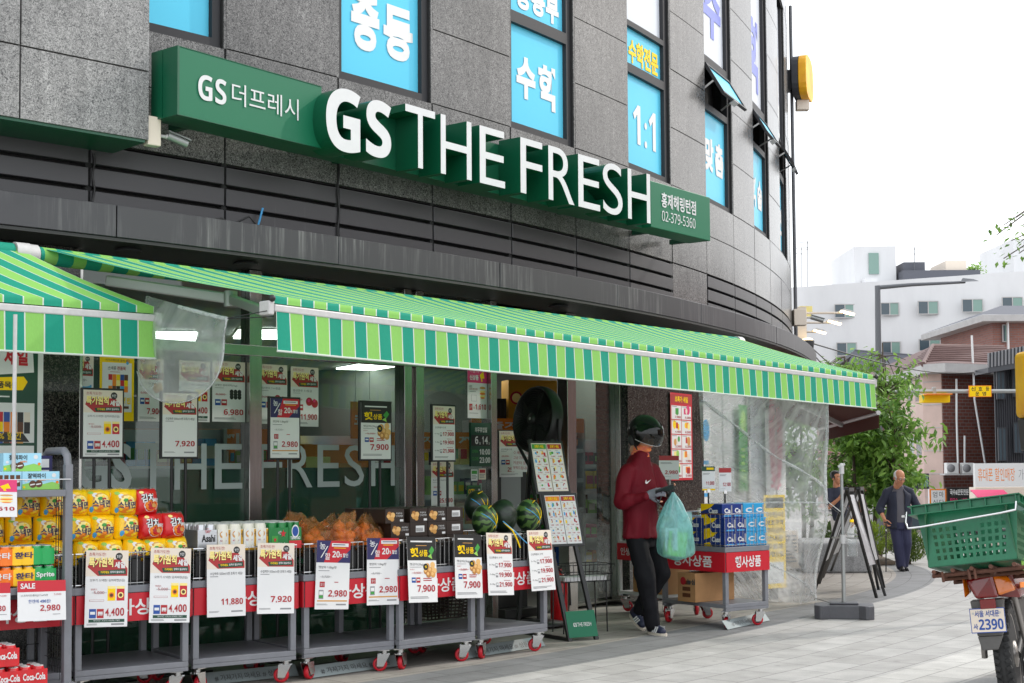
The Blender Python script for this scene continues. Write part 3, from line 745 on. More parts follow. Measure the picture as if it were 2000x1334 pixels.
q = MB(); q.slab([c0, c1, c1 - Vector((0, 0, .2)), c0 - Vector((0, 0, .2))], (1, 0, 0), .004, 'brown_cloth'); o = q.build('valance'); o.parent = bw; o.matrix_parent_inverse = iv
q = MB(); q.tube([c0, c1], .03, 'alu'); o = q.build('front_rail'); o.parent = bw; o.matrix_parent_inverse = iv
q = MB(); q.beam(k0 + Vector((.1, .6, -.1)), (c0 + c1) / 2 - Vector((.06, 0, .05)), .05, .06, 'alu'); o = q.build('folding_arm'); o.parent = bw; o.matrix_parent_inverse = iv
# ------------------------------------------------------------------ posters
def head(s, y0=0., k=1., red='sale_red'):
    """red ribbon heading used on many of the price sheets; k scales its height"""
    Y = lambda v: y0 + v * k
    s.rect(0, Y(.0), 1, Y(.34), 'beige', .5)
    s.poly([(.10, Y(.14)), (.80, Y(.115)), (.98, Y(.24)), (.98, Y(.335)), (.28, Y(.335)), (.04, Y(.22))], red, 1)
    s.poly([(.28, Y(.27)), (.93, Y(.245)), (.95, Y(.31)), (.31, Y(.325))], 'dgreen', 2)
    s.text('초특가도전!', .07, Y(.03), .46, Y(.075), red)
    s.text('특가원칙', .075, Y(.098), .645, Y(.228), 'brown', .06, 2.5); s.text('특가원칙', .065, Y(.09), .635, Y(.22), 'cream_yellow', .035, 4)
    s.text('세일', .67, Y(.15), .92, Y(.235), 'white', .04, 4)
    s.disc(.775, Y(.08), .085, 'black', 2); s.text('1만', .72, Y(.058), .83, Y(.102), 'white', .03)
    s.text('가격에도', .34, Y(.272), .55, Y(.305), 'yellow', .03, 4); s.text('원칙이 필요하다!', .57, Y(.268), .9, Y(.30), 'white', .02, 4)
def foot(s, y=.955):
    s.lines(.05, y, .38, y + .025, 2, 'grey_text'); s.rect(.62, y, .92, y + .022, 'grey_text', 1)
def noodle_pics(s, x, y, w, h):
    for i, (c, d) in enumerate((('yellow', 'orange'), ('red', 'cream_yellow'))):
        a = x + i * w * .54
        s.rect(a, y, a + w * .46, y + h, c, 1); s.rect(a, y, a + w * .46, y + h * .18, 'cream_yellow', 2); s.disc(a + w * .23, y + h * .62, w * .17, d, 2); s.disc(a + w * .23, y + h * .62, w * .1, 'brown', 3)
def badges(s, x, y, w, h, two=True):
    s.rect(x, y, x + w, y + h, 'blue', 1); s.rect(x + w * .15, y + h * .3, x + w * .85, y + h * .6, 'white', 2)
    s.rect(x + w * 1.12, y, x + w * 2.12, y + h, 'price_red', 1); s.rect(x + w * 1.27, y + h * .3, x + w * 1.97, y + h * .6, 'white', 2)
def potatoes(s, x, y, r):
    for i, (a, b) in enumerate(((-.6, -.5), (.5, -.7), (-.9, .3), (0, .1), (.8, .2), (-.4, .8), (.5, .8))):
        s.disc(x + a * r, y + b * r * s.w / s.h, r * .5, ('tan', 'tan_light', 'tan_deep')[i % 3], 1 + i * .3); s.disc(x + (a - .12) * r, y + (b - .14) * r * s.w / s.h, r * .26, 'tan_light', 1.15 + i * .3)
def poster(kind, w, h, **k):
    mb = MB(); s = Sheet(mb, w, h, k.get('paper', 'paper'))
    if kind == 'noodle':
        head(s); s.text('오뚜기 스낵면/ 김치라면(5입)', .1, .375, .92, .415, 'dark_text')
        s.text('행사특가', .13, .5, .27, .525, 'price_red'); s.text('5,000', .2, .535, .44, .575, 'price_red'); s.rect(.15, .554, .5, .558, 'grey_text', 4)
        noodle_pics(s, .52, .47, .4, .19); s.rect(.1, .645, .44, .668, 'price_red', 1); s.rect(.106, .648, .434, .665, 'paper', 2)
        badges(s, .1, .765, .16, .12); s.text('2봉', .30, .80, .42, .855, 'white', .03); s.text('4,400', .47, .755, .92, .875, 'price_red', .03)
        s.rect(.09, .9, .93, .94, 'dgreen', 1); s.text('행사기간 : 6/3(수)~6/9(화), 7일간', .2, .907, .82, .932, 'white', 0, 3); foot(s, .955)
    elif kind == 'beer':
        head(s); s.text('수입맥주 500ml %s캔 초특가 세일!' % k['n'], .08, .385, .92, .425, 'dark_text'); s.lines(.08, .44, .36, .46, 1)
        s.text(k['price'], .36, .75, .93, .85, 'price_red', .03); foot(s, .92)
    elif kind == 'onion':
        s.rect(0, 0, 1, .32, 'red', 1); s.poly([(0, 0), (.42, 0), (.22, .32), (0, .32)], 'navy', 2); s.poly([(.62, .32), (1, .12), (1, .32)], 'navy', 2)
        s.text('농', .08, .03, .25, .13, 'white', .01, 4); s.text('할', .24, .18, .4, .28, 'white', .01, 4); s.poly([(.3, .08), (.33, .08), (.14, .25), (.11, .25)], 'white', 4)
        s.rect(.44, .035, .94, .085, 'white', 2); s.lines(.48, .05, .9, .075, 1, 'navy', 3); s.lines(.5, .1, .9, .12, 1, 'yellow', 3)
        s.text('20', .46, .15, .68, .245, 'white', .03, 4); s.text('% 할인', .69, .18, .93, .24, 'white', .02, 4)
        s.text('햇양파 1.8kg/망', .07, .37, .6, .415, 'dark_text'); s.lines(.07, .435, .5, .455, 1)
        s.text('3,720', .17, .51, .4, .545, 'grey_text'); s.rect(.12, .526, .46, .530, 'grey_text', 4)
        s.rect(.12, .6, .27, .68, 'price_red', 1); s.text('할인', .14, .62, .25, .66, 'white'); s.lines(.55, .6, .72, .625, 1, 'price_red')
        s.rect(.1, .72, .24, .85, 'grey_text', 1); s.rect(.115, .74, .225, .79, 'paper', 2); s.rect(.115, .8, .225, .835, 'mgreen', 2)
        s.text('2,980', .38, .72, .94, .83, 'price_red', .03); s.rect(.06, .868, .95, .888, 'tan', 1); foot(s, .92)
    elif kind == 'potato':
        s.rect(0, 0, 1, .36, 'black', 1); s.lines(.12, .06, .88, .11, 1, 'paper', 2); s.lines(.3, .13, .8, .15, 1, 'tan', 2)
        s.text('햇', .1, .17, .38, .31, 'yellow', .04); s.text('상품', .4, .2, .7, .3, 'yellow', .02); s.poly([(.74, .22), (.86, .14), (.94, .2), (.84, .28)], 'mgreen', 2); s.poly([(.7, .3), (.82, .26), (.86, .34)], 'lgreen', 2)
        s.text('햇감자(3kg)', .07, .4, .54, .445, 'dark_text'); s.lines(.07, .46, .5, .475, 1); s.text('행사특가', .07, .49, .22, .51, 'price_red')
        s.text('9,900', .2, .535, .44, .57, 'price_red'); s.rect(.12, .55, .5, .554, 'price_red', 4)
        s.disc(.62, .46, .09, 'black', 2); s.text('햇', .58, .44, .66, .48, 'yellow', .02, 4); potatoes(s, .78, .5, .17)
        badges(s, .12, .62, .14, .08); s.lines(.52, .63, .82, .69, 2, 'price_red'); s.text('7,900', .3, .735, .92, .855, 'price_red', .03); s.lines(.06, .91, .8, .95, 2)
    elif kind == 'melon':
        head(s); s.text('신선특별시 수박', .08, .38, .58, .415, 'dark_text')
        for i, (a, p) in enumerate((('6~7kg', '17,900'), ('7~8kg', '19,900'), ('8~9kg', '21,900'))):
            y = .47 + i * .155; s.text(a, .07, y + .03, .27, y + .06, 'dark_text'); s.rect(.31, y + .02, .4, y + .09, 'grey_text', 1); s.rect(.32, y + .03, .39, y + .06, 'paper', 2)
            s.text(p, .43, y + .01, .94, y + .095, 'price_red', .03); s.lines(.62, y - .02, .9, y - .005, 1, 'price_red')
        s.lines(.07, .93, .85, .97, 2)
    elif kind == 'price':
        head(s); s.text(k['title'], .07, .38, .75, .42, 'dark_text'); s.lines(.07, .44, .4, .455, 1)
        s.text(k['old'], .1, .53, .38, .57, 'price_red'); s.rect(.08, .549, .42, .553, 'price_red', 4); badges(s, .08, .63, .17, .1)
        if k.get('pic') == 'meat':
            for i in range(2): s.disc(.66 + i * .2, .58 + i * .03, .12, 'price_red', 1 + i); s.disc(.64 + i * .2, .56, .05, 'pink', 3)
        elif k.get('pic') == 'clam':
            for i in range(9): s.disc(.58 + (i % 3) * .12, .5 + (i // 3) * .045, .06, 'black', 1 + i * .2)
        elif k.get('pic') == 'cup':
            s.poly([(.45, .54), (.88, .54), (.8, .76), (.53, .76)], 'blue', 1); s.poly([(.40, .47), (.93, .47), (.93, .535), (.40, .535)], 'sky_blue', 2); s.disc(.66, .47, .22, 'white', 3, 14, .12); s.text('1위', .56, .6, .76, .68, 'price_red', .04)
        elif k.get('pic') == 'potato': potatoes(s, .78, .46, .15)
        s.text(k['price'], k.get('px', .34), .79, .94, .90, 'price_red', .03); s.lines(.06, .93, .8, .965, 2)
    elif kind == 'yellow':
        s.rect(0, 0, 1, 1, 'yellow', .5); s.rect(.07, .1, .93, .86, 'paper', 1); s.text('카카오페이로 결제 시', .16, .045, .8, .08, 'dark_text'); s.disc(.82, .07, .06, 'tan', 2); s.disc(.8, .1, .04, 'sky_blue', 3)
        s.text('스낵류', .23, .155, .47, .215, 'dark_text', .01); s.text('전품목', .5, .155, .75, .215, 'sale_red', .02); s.lines(.3, .24, .7, .255, 1, 'price_red')
        cs = ['red', 'orange', 'yellow', 'blue', 'brown', 'white', 'orange', 'cream_yellow', 'red', 'yellow', 'orange', 'brown', 'black', 'sky_blue', 'orange']
        for i in range(15): s.rect(.25 + (i % 5) * .115, .28 + (i // 5) * .09, .36 + (i % 5) * .115, .375 + (i // 5) * .09, cs[i], 2 + i * .02)
        s.text('할인', .66, .63, .9, .74, 'yellow', .06, 3); s.text('20%', .2, .63, .6, .74, 'black', .05, 3); s.rect(.15, .77, .85, .81, 'brown', 2); s.lines(.1, .89, .7, .94, 2, 'brown')
    elif kind == 'monthly':
        s.rect(0, 0, 1, .33, 'pink', 1); s.text('이달의', .1, .06, .55, .14, 'white', -.008); s.text('신상품', .1, .18, .55, .28, 'white', .04)
        s.poly([(.62, .18), (.8, .1), (.86, .24), (.66, .24)], 'yellow', 2); s.poly([(.68, .24), (.74, .24), (.76, .3), (.7, .3)], 'yellow', 2)
        s.text('삼양', .08, .38, .22, .42, 'dark_text'); s.text('로제 파스타', .08, .43, .5, .47, 'price_red'); s.lines(.1, .49, .5, .51, 1)
        for y, c in ((.42, 'tan'), (.49, 'cream_yellow'), (.53, 'orange'), (.58, 'cream_yellow'), (.61, 'orange')): s.disc(.76, y, .15 if y < .6 else .11, c, 1 + y, 14, .16)
        s.rect(.18, .56, .45, .68, 'grey_text', 1); s.rect(.19, .565, .44, .675, 'paper', 2)
        s.rect(.08, .73, .24, .85, 'price_red', 1); s.text('2개', .1, .76, .22, .82, 'white'); s.text('구매시', .27, .78, .36, .83, 'price_red'); s.text('1,610', .38, .73, .94, .85, 'price_red', .03); s.lines(.08, .9, .6, .92, 1)
    elif kind == 'sale':
        s.rect(0, 0, 1, .28, 'red', 1); s.text('SALE', .06, .06, .36, .2, 'white', .03); s.text(k.get('t', '[스프라이트/환타]215ml*6캔'), .07, .34, .62, .4, 'dark_text'); s.text('5,040', .75, .33, .9, .38, 'price_red')
        s.text('한캔에 496원!', .22, .47, .68, .56, 'blue', .02); s.text(k.get('price', '2,980'), .46, .61, .88, .78, 'price_red', .03); s.lines(.72, .84, .92, .87, 1)
    elif kind == 'plain':
        s.rect(0, 0, 1, .2, 'sale_red' if k.get('red', 1) else 'dgreen', 1); s.lines(.08, .28, .7, .36, 2); s.text(k['price'], .3, .62, .94, .8, 'price_red', .02); s.lines(.1, .88, .6, .9, 1)
        if not k.get('red', 1): s.rect(.35, .05, .9, .14, 'yellow', 2); s.rect(0, .93, 1, 1, 'yellow', 1)
    elif kind == 'flyer':
        rnd = random.Random(k.get('seed', 1)); cs = ['red', 'orange', 'yellow', 'mgreen', 'lgreen', 'pink', 'tan', 'brown', 'sky_blue', 'cream_yellow', 'sale_red', 'beige', 'price_red', 'white']
        s.rect(0, 0, 1, 1, k.get('bgc', 'beige'), .5); s.rect(.03, .02, .97, .12, k.get('hc', 'mgreen'), 1); s.text('초특가 세일', .2, .035, .8, .105, 'yellow', .03)
        n, mrow = k.get('grid', (3, 4))
        for i in range(n):
            for j in range(mrow):
                x, y, dx_, dy_ = .04 + i * .93 / n, .145 + j * .84 / mrow, .88 / n, .78 / mrow
                s.rect(x, y, x + dx_, y + dy_, 'paper', 1)
                for q in range(3):
                    cx, cy = x + dx_ * rnd.uniform(.25, .75), y + dy_ * rnd.uniform(.25, .55); rr = dx_ * rnd.uniform(.14, .3)
                    if rnd.random() < .5: s.disc(cx, cy, rr * .7, rnd.choice(cs), 1.5 + q * .3, 9)
                    else: s.rect(cx - rr * .6, cy - dy_ * .22, cx + rr * .6, cy + dy_ * .22, rnd.choice(cs), 1.5 + q * .3)
                s.text('%d,%d80' % (rnd.randint(1, 9), rnd.randint(1, 9)), x + dx_ * .35, y + dy_ * .76, x + dx_ * .95, y + dy_ * .95, 'price_red', .03); s.lines(x + dx_ * .05, y + dy_ * .05, x + dx_ * .6, y + dy_ * .12, 1, 'dark_text')
    return mb
def place_poster(name, mb, o, xd, nd, label, cat='price poster', group=None, tilt=0, roll=0):
    mw = Matrix.Translation(Vector(o)) @ frame((0, 0, 0), xd, (0, 0, 1)) @ Matrix.Rotation(rad(90), 4, 'X') @ Matrix.Rotation(rad(tilt), 4, 'X') @ Matrix.Rotation(rad(roll), 4, 'Z')
    return tag(mb.build(name, mw=mw), label, cat, group)
# posters stuck inside / on the glass
def glass_poster(kind, x0, y0, x1, y1, label, name='glass_poster', cat='price poster', r=RS - .028, **k):
    a0, zt_ = oncyl(x0, y0, r); a1, _ = oncyl(x1, y0, r); _, zb2 = oncyl((x0 + x1) / 2, y1, r); _, zt2 = oncyl((x0 + x1) / 2, y0, r)
    p0, p1 = cp(a0, r, zt2), cp(a1, r, zt2)
    return place_poster(name, poster(kind, (p1 - p0).length, zt2 - zb2, **k), p0, p1 - p0, None, label, cat, 'sale sheets stuck to the shop glass')
glass_poster('price', 130, 690, 183, 820, 'sale sheet with a blue ice cream cup, stuck on the far left glass', title='팥빙수', old='2,000', price='1,600', pic='cup')
glass_poster('yellow', 195, 696, 262, 822, 'bright yellow bordered sheet of snack bags stuck on the left glass')
glass_poster('price', 270, 700, 320, 823, 'sheet for new potatoes half hidden behind the hanging plastic sheet', title='햇감자(3kg)', old='9,900', price='7,900', pic='potato')
glass_poster('noodle', 350, 705, 410, 824, 'noodle price sheet on the glass behind the drink price stand')
glass_poster('price', 415, 706, 479, 824, 'sheet for clams reading 6,980 just left of the steel post', title='남해안 왕바지락(1kg)', old='8,980', price='6,980', pic='clam')
glass_poster('price', 505, 712, 561, 828, 'sheet for beef just right of the steel post, partly behind a stand', title='엄선한우 1++등급', old='34,900', price='29,900', pic='meat')
glass_poster('price', 568, 717, 622, 833, 'sheet for beef reading 11,900 with two red meat pictures', title='엄선한우 1+등급', old='18,900', price='11,900', pic='meat')
glass_poster('price', 842, 902, 886, 992, 'long sale sheet on the glass below the melon price stand', title='특수박 8~9kg미만통', old='30,900', price='25,910')
glass_poster('monthly', 913, 714, 951, 817, 'pink headed sheet for a new product reading 1,610', name='glass_poster')
# opening hours board
a0 = aS(916, 830); a1 = aS(955, 830); zt_ = oncyl(935, 826, RS)[1]; zb2 = oncyl(935, 911, RS)[1]; p0, p1 = cp(a0, RS + .02, zt_), cp(a1, RS + .02, zt_)
q = MB(); wv, hv = (p1 - p0).length, zt_ - zb2; s = Sheet(q, wv, hv, 'dgreen', .02)
s.text('의무휴업일', .2, .1, .8, .22, 'white', .02); s.rect(.02, .28, .95, .53, 'black', 1)
for t, x0, x1 in (('6', .2, .36), ('1', .55, .63), ('4', .68, .84)): s.text(t, x0, .31, x1, .49, 'white', .02)
s.text('월', .4, .44, .48, .5, 'white'); s.text('일', .87, .44, .94, .5, 'white')
s.text('OPEN', .05, .62, .34, .69, 'mgreen'); s.text('10:00', .42, .6, .95, .73, 'white', .03); s.text('CLOSE', .05, .79, .37, .86, 'mgreen'); s.text('23:00', .42, .79, .95, .92, 'white', .03)
place_poster('opening_hours_board', q, p0, p1 - p0, None, 'dark green opening hours board reading 10:00 and 23:00', 'notice board')
q = MB(); s = Sheet(q, .19, .13, 'dgreen', .01); s.rect(.03, .05, .97, .95, 'mgreen', 1); s.rect(.05, .08, .95, .92, 'dgreen', 2); s.text('CCTV', .08, .25, .55, .6, 'yellow', .03); s.text('녹화중', .57, .35, .76, .58, 'white'); s.rect(.8, .25, .93, .5, 'white', 3)
pz = cp(aS(911, 950), RS + .01, oncyl(911, 948, RS)[1]); place_poster('camera_notice', q, pz, cp(aS(950), RS + .01, 0) - cp(aS(911), RS + .01, 0), None, 'small green notice about camera recording on the glass', 'notice')
for i, (x0, y0, x1, y1, c, c2, lb) in enumerate(((920, 917, 932, 938, 'paper', 'mgreen', 'small white sticker above the camera notice on the glass'), (935, 915, 948, 942, 'beige', 'price_red', 'small pink printed sticker above the camera notice on the glass'))):
    a0, zt_ = oncyl(x0, y0, RS + .005); p0 = cp(a0, RS + .005, zt_); p1 = cp(aS(x1), RS + .005, zt_); q = MB(); s = Sheet(q, (p1 - p0).length, .1, c); s.rect(.1, .1, .9, .4, c2, 1); s.lines(.1, .5, .9, .9, 3)
    place_poster('sticker', q, p0, p1 - p0, None, lb, 'sticker')
# flyer sheets on the dark pier
a0, zt_ = oncyl(1309, 766, RS + .1); p0 = cp(a0, RS + .1, zt_); p1 = cp(oncyl(1351, 766, RS + .1)[0], RS + .1, zt_); zb2 = oncyl(1330, 938, RS + .1)[1]
q = poster('flyer', (p1 - p0).length, zt_ - zb2, bgc='red', hc='sale_red', grid=(2, 5), seed=5); place_poster('flyer_poster', q, p0, p1 - p0, None, 'tall colourful food flyer on the dark pier beside the rider', 'poster')
# big board at the far left wall
q = MB(); bw_, bh_ = .80, 1.0; s = Sheet(q, bw_, bh_, 'white', .03); s.rect(0, 0, .93, 1, 'dgreen', 1); s.poly([(.0, .0), (.86, .0), (.88, .17), (.3, .2), (0, .19)], 'white', 2)
s.text('초특가', .02, .01, .44, .14, 'dgreen', .04); s.text('세일', .5, .01, .8, .13, 'red', .04)
s.poly([(.0, .225), (.75, .2), (.8, .235), (.74, .29), (0, .3)], 'yellow', 2); s.text('골라담기', .0, .235, .16, .28, 'black', .02); s.text('6', .2, .225, .27, .285, 'red', .04); s.text('대 품목!', .3, .235, .62, .28, 'black', .03); s.lines(.1, .33, .6, .35, 1, 'white', 2)
rn = random.Random(4)
for j, y in enumerate((.375, .655, .93)):
    for x in (-.46, .09):
        x0 = max(0, x); s.rect(x0, y, x + .80 if x > 0 else .06, min(1, y + .26), 'white', 2)
    for i in range(14): cx, cy = .42 + (i % 5) * .085, y + .06 + (i // 5) * .065; s.rect(cx, cy, cx + .075, min(1, cy + .075), rn.choice(['brown', 'orange', 'yellow', 'red', 'blue', 'tan', 'black', 'beige']), 3 + i * .05)
    s.lines(.13, min(.99, y + .03), .36, min(1, y + .1), 3, 'sale_red', 3)
    if j < 2: s.poly([(.3, y + .2), (.75, y + .2), (.83, y + .255), (.3, y + .255)], 'black', 3.8); s.rect(.13, y + .16, .25, y + .23, 'yellow', 4); s.text(('20% 할인', '10,000')[j], .33, y + .19, .72, y + .24, 'yellow', .03, 5); s.text(('할인', '5개')[j], .15, y + .175, .23, y + .215, 'black', .02, 5)
pb = cp(oncyl(-72, 676, RS + .17)[0], RS + .17, oncyl(40, 676, RS + .17)[1]); pe = cp(oncyl(85, 676, RS + .17)[0], RS + .17, 0); dv = pe - pb; dv.z = 0
q_k = dv.length / bw_; q.v = [(v[0] * q_k, v[1], v[2]) for v in q.v]
place_poster('sale_board', q, pb, dv, None, 'large dark green and white sale board on the wall at far left', 'sale board')
# ------------------------------------------------------------------ carts
def wheel_caster(mb_parent, x, y, ang, red=True):
    q = MB(); T = Matrix.Translation((x, y, 0)) @ Matrix.Rotation(ang, 4, 'Z'); q.T = T
    q.bx(-.04, .04, -.035, .035, .142, .15, 'chrome'); q.lathe([(.022, .112), (.022, .142)], 'chrome', 10)
    for s_ in (-1, 1): q.slab([(-.045, s_ * .026, .12), (.04, s_ * .026, .12), (-.005, s_ * .026, .035), (-.05, s_ * .026, .035)], (0, s_, 0), .003, 'chrome')
    q.bx(-.035, .035, -.026, .026, .108, .114, 'chrome'); o = q.build('caster', mb_parent)
    w_ = MB(T); RT = Matrix.Translation((-.03, 0, .05)) @ Matrix.Rotation(rad(90), 4, 'X')
    w_.lathe([(.034, -.016), (.047, -.016), (.05, -.009), (.05, .009), (.047, .016), (.034, .016)], 'red', 18, RT)
    w_.lathe([(.0, -.016), (.034, -.016), (.034, .016), (0, .016)], 'chrome', 14, RT); w_.lathe([(.0, -.026), (.008, -.026), (.008, .026), (0, .026)], 'alu', 8, RT)
    w_.build('wheel', o)
def make_cart(w_, d, name, label, group, lettering=True, bk=.9):
    root = empty(name, (0, 0, 0), label, 'cart', group)
    for x in (0, w_ - .04):
        for y in (0, d - .04): q = MB(); q.bx(x, x + .04, y, y + .04, .211, .655, 'cart_grey'); q.build('leg', root, bevel=.003)
    q = MB(); q.bx(0, w_, 0, d, .175, .21, 'cart_grey'); q.bx(0, w_, 0, .035, .15, .174, 'cart_grey'); q.bx(0, w_, d - .035, d, .15, .174, 'cart_grey'); q.build('lower_shelf', root, bevel=.003)
    q = MB(); q.bx(-.012, w_ + .012, -.012, d + .012, .656, .70, 'cart_grey'); q.build('tray', root, bevel=.004)
    q = MB(); q.bx(0, w_, -.014, -.006, .485, .654, 'red'); q.bx(0, w_, d + .004, d + .012, .485, .654, 'red'); q.bx(-.014, -.006, -.005, d, .485, .654, 'red'); q.bx(w_ + .006, w_ + .014, -.005, d, .485, .654, 'red'); sk = q.build('red_skirt', root)
    q = MB(); q.text('행사상품', (w_ * .2, -.0155, .52), (w_ * .6, 0, 0), (0, 0, .1), 'white', .02, 3); q.text('행사상품', (w_ + .0155, d * .25, .52), (0, d * .5, 0), (0, 0, .09), 'white', .02, 3); q.build('lettering', sk)
    q = MB(); r_ = .0035
    cs = [(.0, 0), (w_, 0), (w_, d), (0, d)]
    for z, rr in ((.715, .004), (bk, .0055)): q.tube([(x, y, z) for x, y in cs], rr, 'chrome', 6, closed=True, smooth=False)
    nx = int(w_ / .042); ny = int(d / .055)
    for i in range(nx + 1):
        for y in (0, d): q.tube([(w_ * i / nx, y, .702), (w_ * i / nx, y, bk)], .0022, 'chrome', 4)
    for i in range(1, ny):
        for x in (0, w_): q.tube([(x, d * i / ny, .702), (x, d * i / ny, bk)], .0022, 'chrome', 4)
    q.build('wire_basket', root)
    for i, (x, y) in enumerate(((.05, .05), (w_ - .05, .05), (.05, d - .05), (w_ - .05, d - .05))): wheel_caster(root, x, y, rad((-150, -35, 20, 160)[i]))
    return root
CW, CD_ = .715, .72
FRT = [((142, 1332), (372, 1310)), ((374, 1307), (581, 1288)), ((594, 1286), (770, 1268)), ((785, 1268), (924, 1251)), ((941, 1249), (1067, 1233))]
names = ['grey cart with red skirt under the stacked noodle packs', 'grey cart with red skirt carrying the row of canned drink packs', 'grey cart with red skirt carrying bagged onions', 'grey cart with red skirt carrying brown potato cartons', 'grey cart with red skirt carrying the watermelons']
CM = []
c0_ = make_cart(CW, CD_, 'display_cart', names[0], 'grey display carts in a row')
for i, ((xa, ya), (xb, yb)) in enumerate(FRT):
    a, b = onz(xa, ya, .15), onz(xb, yb, .15); mid = (a + b) / 2; ux = (b - a); ux.z = 0; ux.normalize()
    o = mid - ux * CW / 2; o.z = 0
    mw = frame(o, ux, (0, 0, 1)); CM.append(mw)
    c = c0_ if i == 0 else dup(c0_); c.matrix_world = mw; c['label'] = names[i]
    cr = MB()
    cr.bx(.03, CW - .03, .04, CD_ - .04, .703, .72, 'black')
    for k in range(8): cr.bx(.03 + k * .082, .03 + k * .082 + .06, .035, .045, .722, .86, 'black')
    cr.bx(.03, CW - .03, .05, .06, .722, .84, 'black'); cr.bx(.03, CW - .03, .061, CD_ - .06, .80, .815, 'black'); cr.bx(.02, CW - .02, .02, .05, .862, .875, 'black')
    tag(cr.build('liner_crate', mw=mw, bevel=.003), 'black plastic liner inside the wire basket of the cart with ' + ['noodle packs', 'canned drinks', 'bagged onions', 'brown potato cartons', 'watermelons'][i], 'crate', 'black liners in the carts')
def onc(i, x, y, dep):
    """pixel on the vertical plane dep behind the front of cart i, in cart coordinates"""
    mw = CM[i]; n = mw.to_3x3() @ Vector((0, 1, 0)); p = onpl(x, y, mw @ Vector((0, dep, 0)), n); return mw.inverted() @ p
PW, PH = .262, .455
prs = [(0, .075, 'noodle', {}, 'noodle price sheet reading 4,400 at the left end of the first cart'), (0, .64, 'noodle', {}, 'noodle price sheet reading 4,400 at the right end of the first cart'),
       (1, .11, 'beer', dict(n='6', price='11,880'), 'price sheet reading 11,880 hung on the cart of drinks'), (1, .60, 'beer', dict(n='4', price='7,920'), 'price sheet reading 7,920 hung on the cart of drinks'),
       (2, .12, 'onion', {}, 'onion price sheet reading 2,980 at the left of the onion cart'), (2, .67, 'onion', {}, 'onion price sheet reading 2,980 at the right of the onion cart'),
       (3, .07, 'potato', {}, 'potato price sheet reading 7,900 at the left of its cart'), (3, .69, 'potato', {}, 'potato price sheet reading 7,900 at the right of its cart'),
       (4, .06, 'melon', {}, 'watermelon price sheet with three prices, left of two on the cart'), (4, .66, 'melon', {}, 'watermelon price sheet with three prices, right of two on the cart')]
for i, fx, kd, kw, lb in prs:
    o = CM[i] @ Vector((fx * CW, -.022, .925)); ux = CM[i].to_3x3() @ Vector((1, 0, 0))
    place_poster('cart_poster', poster(kd, PW, PH, **kw), o, ux, None, lb, 'price poster', 'price sheets hung on the carts', tilt=-random.uniform(2, 9), roll=-random.uniform(.4, 4.2))
# ------------------------------------------------------------------ goods
def pillow(w_, h, d, base, decal, tear=True):
    """crimped plastic pack, standing upright, front towards -y, base at z=0"""
    q = MB(); rn = random.Random(w_ * 1000 + len(base))
    def S(u, v, side):
        x, z = (u - .5) * 2, (v - .5) * 2
        t = max(0, (1 - abs(x) ** 2.6)) ** .6 * max(0, (1 - abs(z) ** 3.0)) ** .55
        wr = .09 * noise.noise((x * 2.5, z * 2.5, side * 3 + w_ * 40))
        return Vector((x * w_ / 2 * (1 - .05 * abs(z) ** 3), side * d / 2 * t * (1 + wr * 2), h / 2 + z * h / 2 * (1 - .06 * abs(x) ** 3) + .004 * noise.noise((x * 3, z * 3, 5.))))
    q.grid(lambda u, v: S(u, v, -1), 16, 16, base); q.grid(lambda u, v: S(1 - u, v, 1), 12, 12, base)
    def dec(pts, m, l): q.quad([S(a, b, -1) + Vector((0, -.0012 * l, 0)) for a, b in pts], m)
    def ddisc(cx, cy, rx, ry, m, l, n=16):
        vs = [S(cx, cy, -1) + Vector((0, -.001 * l, 0))] + [S(cx + rx * math.cos(2 * math.pi * k / n), cy + ry * math.sin(2 * math.pi * k / n), -1) + Vector((0, -.001 * l, 0)) for k in range(n)]
        q.add(vs, [(0, k + 1, (k + 1) % n + 1) for k in range(n)], m)
    def dtext(t, x0, z0_, x1, z1_, m, b, l):
        vs, fs, _, _ = glyph(t, b, 2); q.add([S(x0 + (x1 - x0) * v[0], z0_ + (z1_ - z0_) * v[1], -1) + Vector((0, -.0013 * l, 0)) for v in vs], fs, m)
    decal(dec, ddisc, dtext)
    for k in range(9):
        u = -.4 + .1 * k; q.tube([((u) * w_, 0, h * .985), ((u + .01) * w_, rn.uniform(-.01, .01), h * (1.03 + rn.random() * .05))], [.012, .003], 'pet', 5)
    return q
mat('pack_yellow', s2l(248, 200, 15), .28, coat=.3); mat('pack_red', s2l(205, 25, 32), .28, coat=.3); mat('pack_green', s2l(120, 185, 50), .3, coat=.3)
def d_yel(dec, disc, tx):
    disc(.56, .52, .34, .3, 'tan', 1.5); disc(.56, .56, .27, .22, 'cream_yellow', 2.2); disc(.5, .6, .1, .07, 'mgreen', 3); disc(.65, .58, .09, .06, 'red', 3)
    disc(.55, .26, .36, .17, 'orange', 3.4); tx('스낵면', .2, .28, .9, .56, 'cream_yellow', .09, 4); tx('스낵면', .2, .28, .9, .56, 'navy', .03, 5)
    disc(.32, .75, .1, .09, 'white', 2); disc(.18, .86, .1, .07, 'lgreen', 2); disc(.18, .2, .07, .1, 'sky_blue', 4)
def d_red(dec, disc, tx):
    disc(.6, .34, .32, .26, 'white', 1.5); disc(.6, .35, .28, .22, 'orange', 2.5); disc(.55, .38, .12, .1, 'price_red', 3.2); disc(.7, .32, .1, .08, 'tan', 3.2)
    tx('김치', .2, .45, .68, .78, 'black', .1, 4.2); tx('김치', .2, .45, .68, .78, 'white', .03, 5.2); tx('라면', .66, .45, .93, .6, 'white', .05, 5.2); disc(.25, .86, .09, .07, 'cream_yellow', 2)
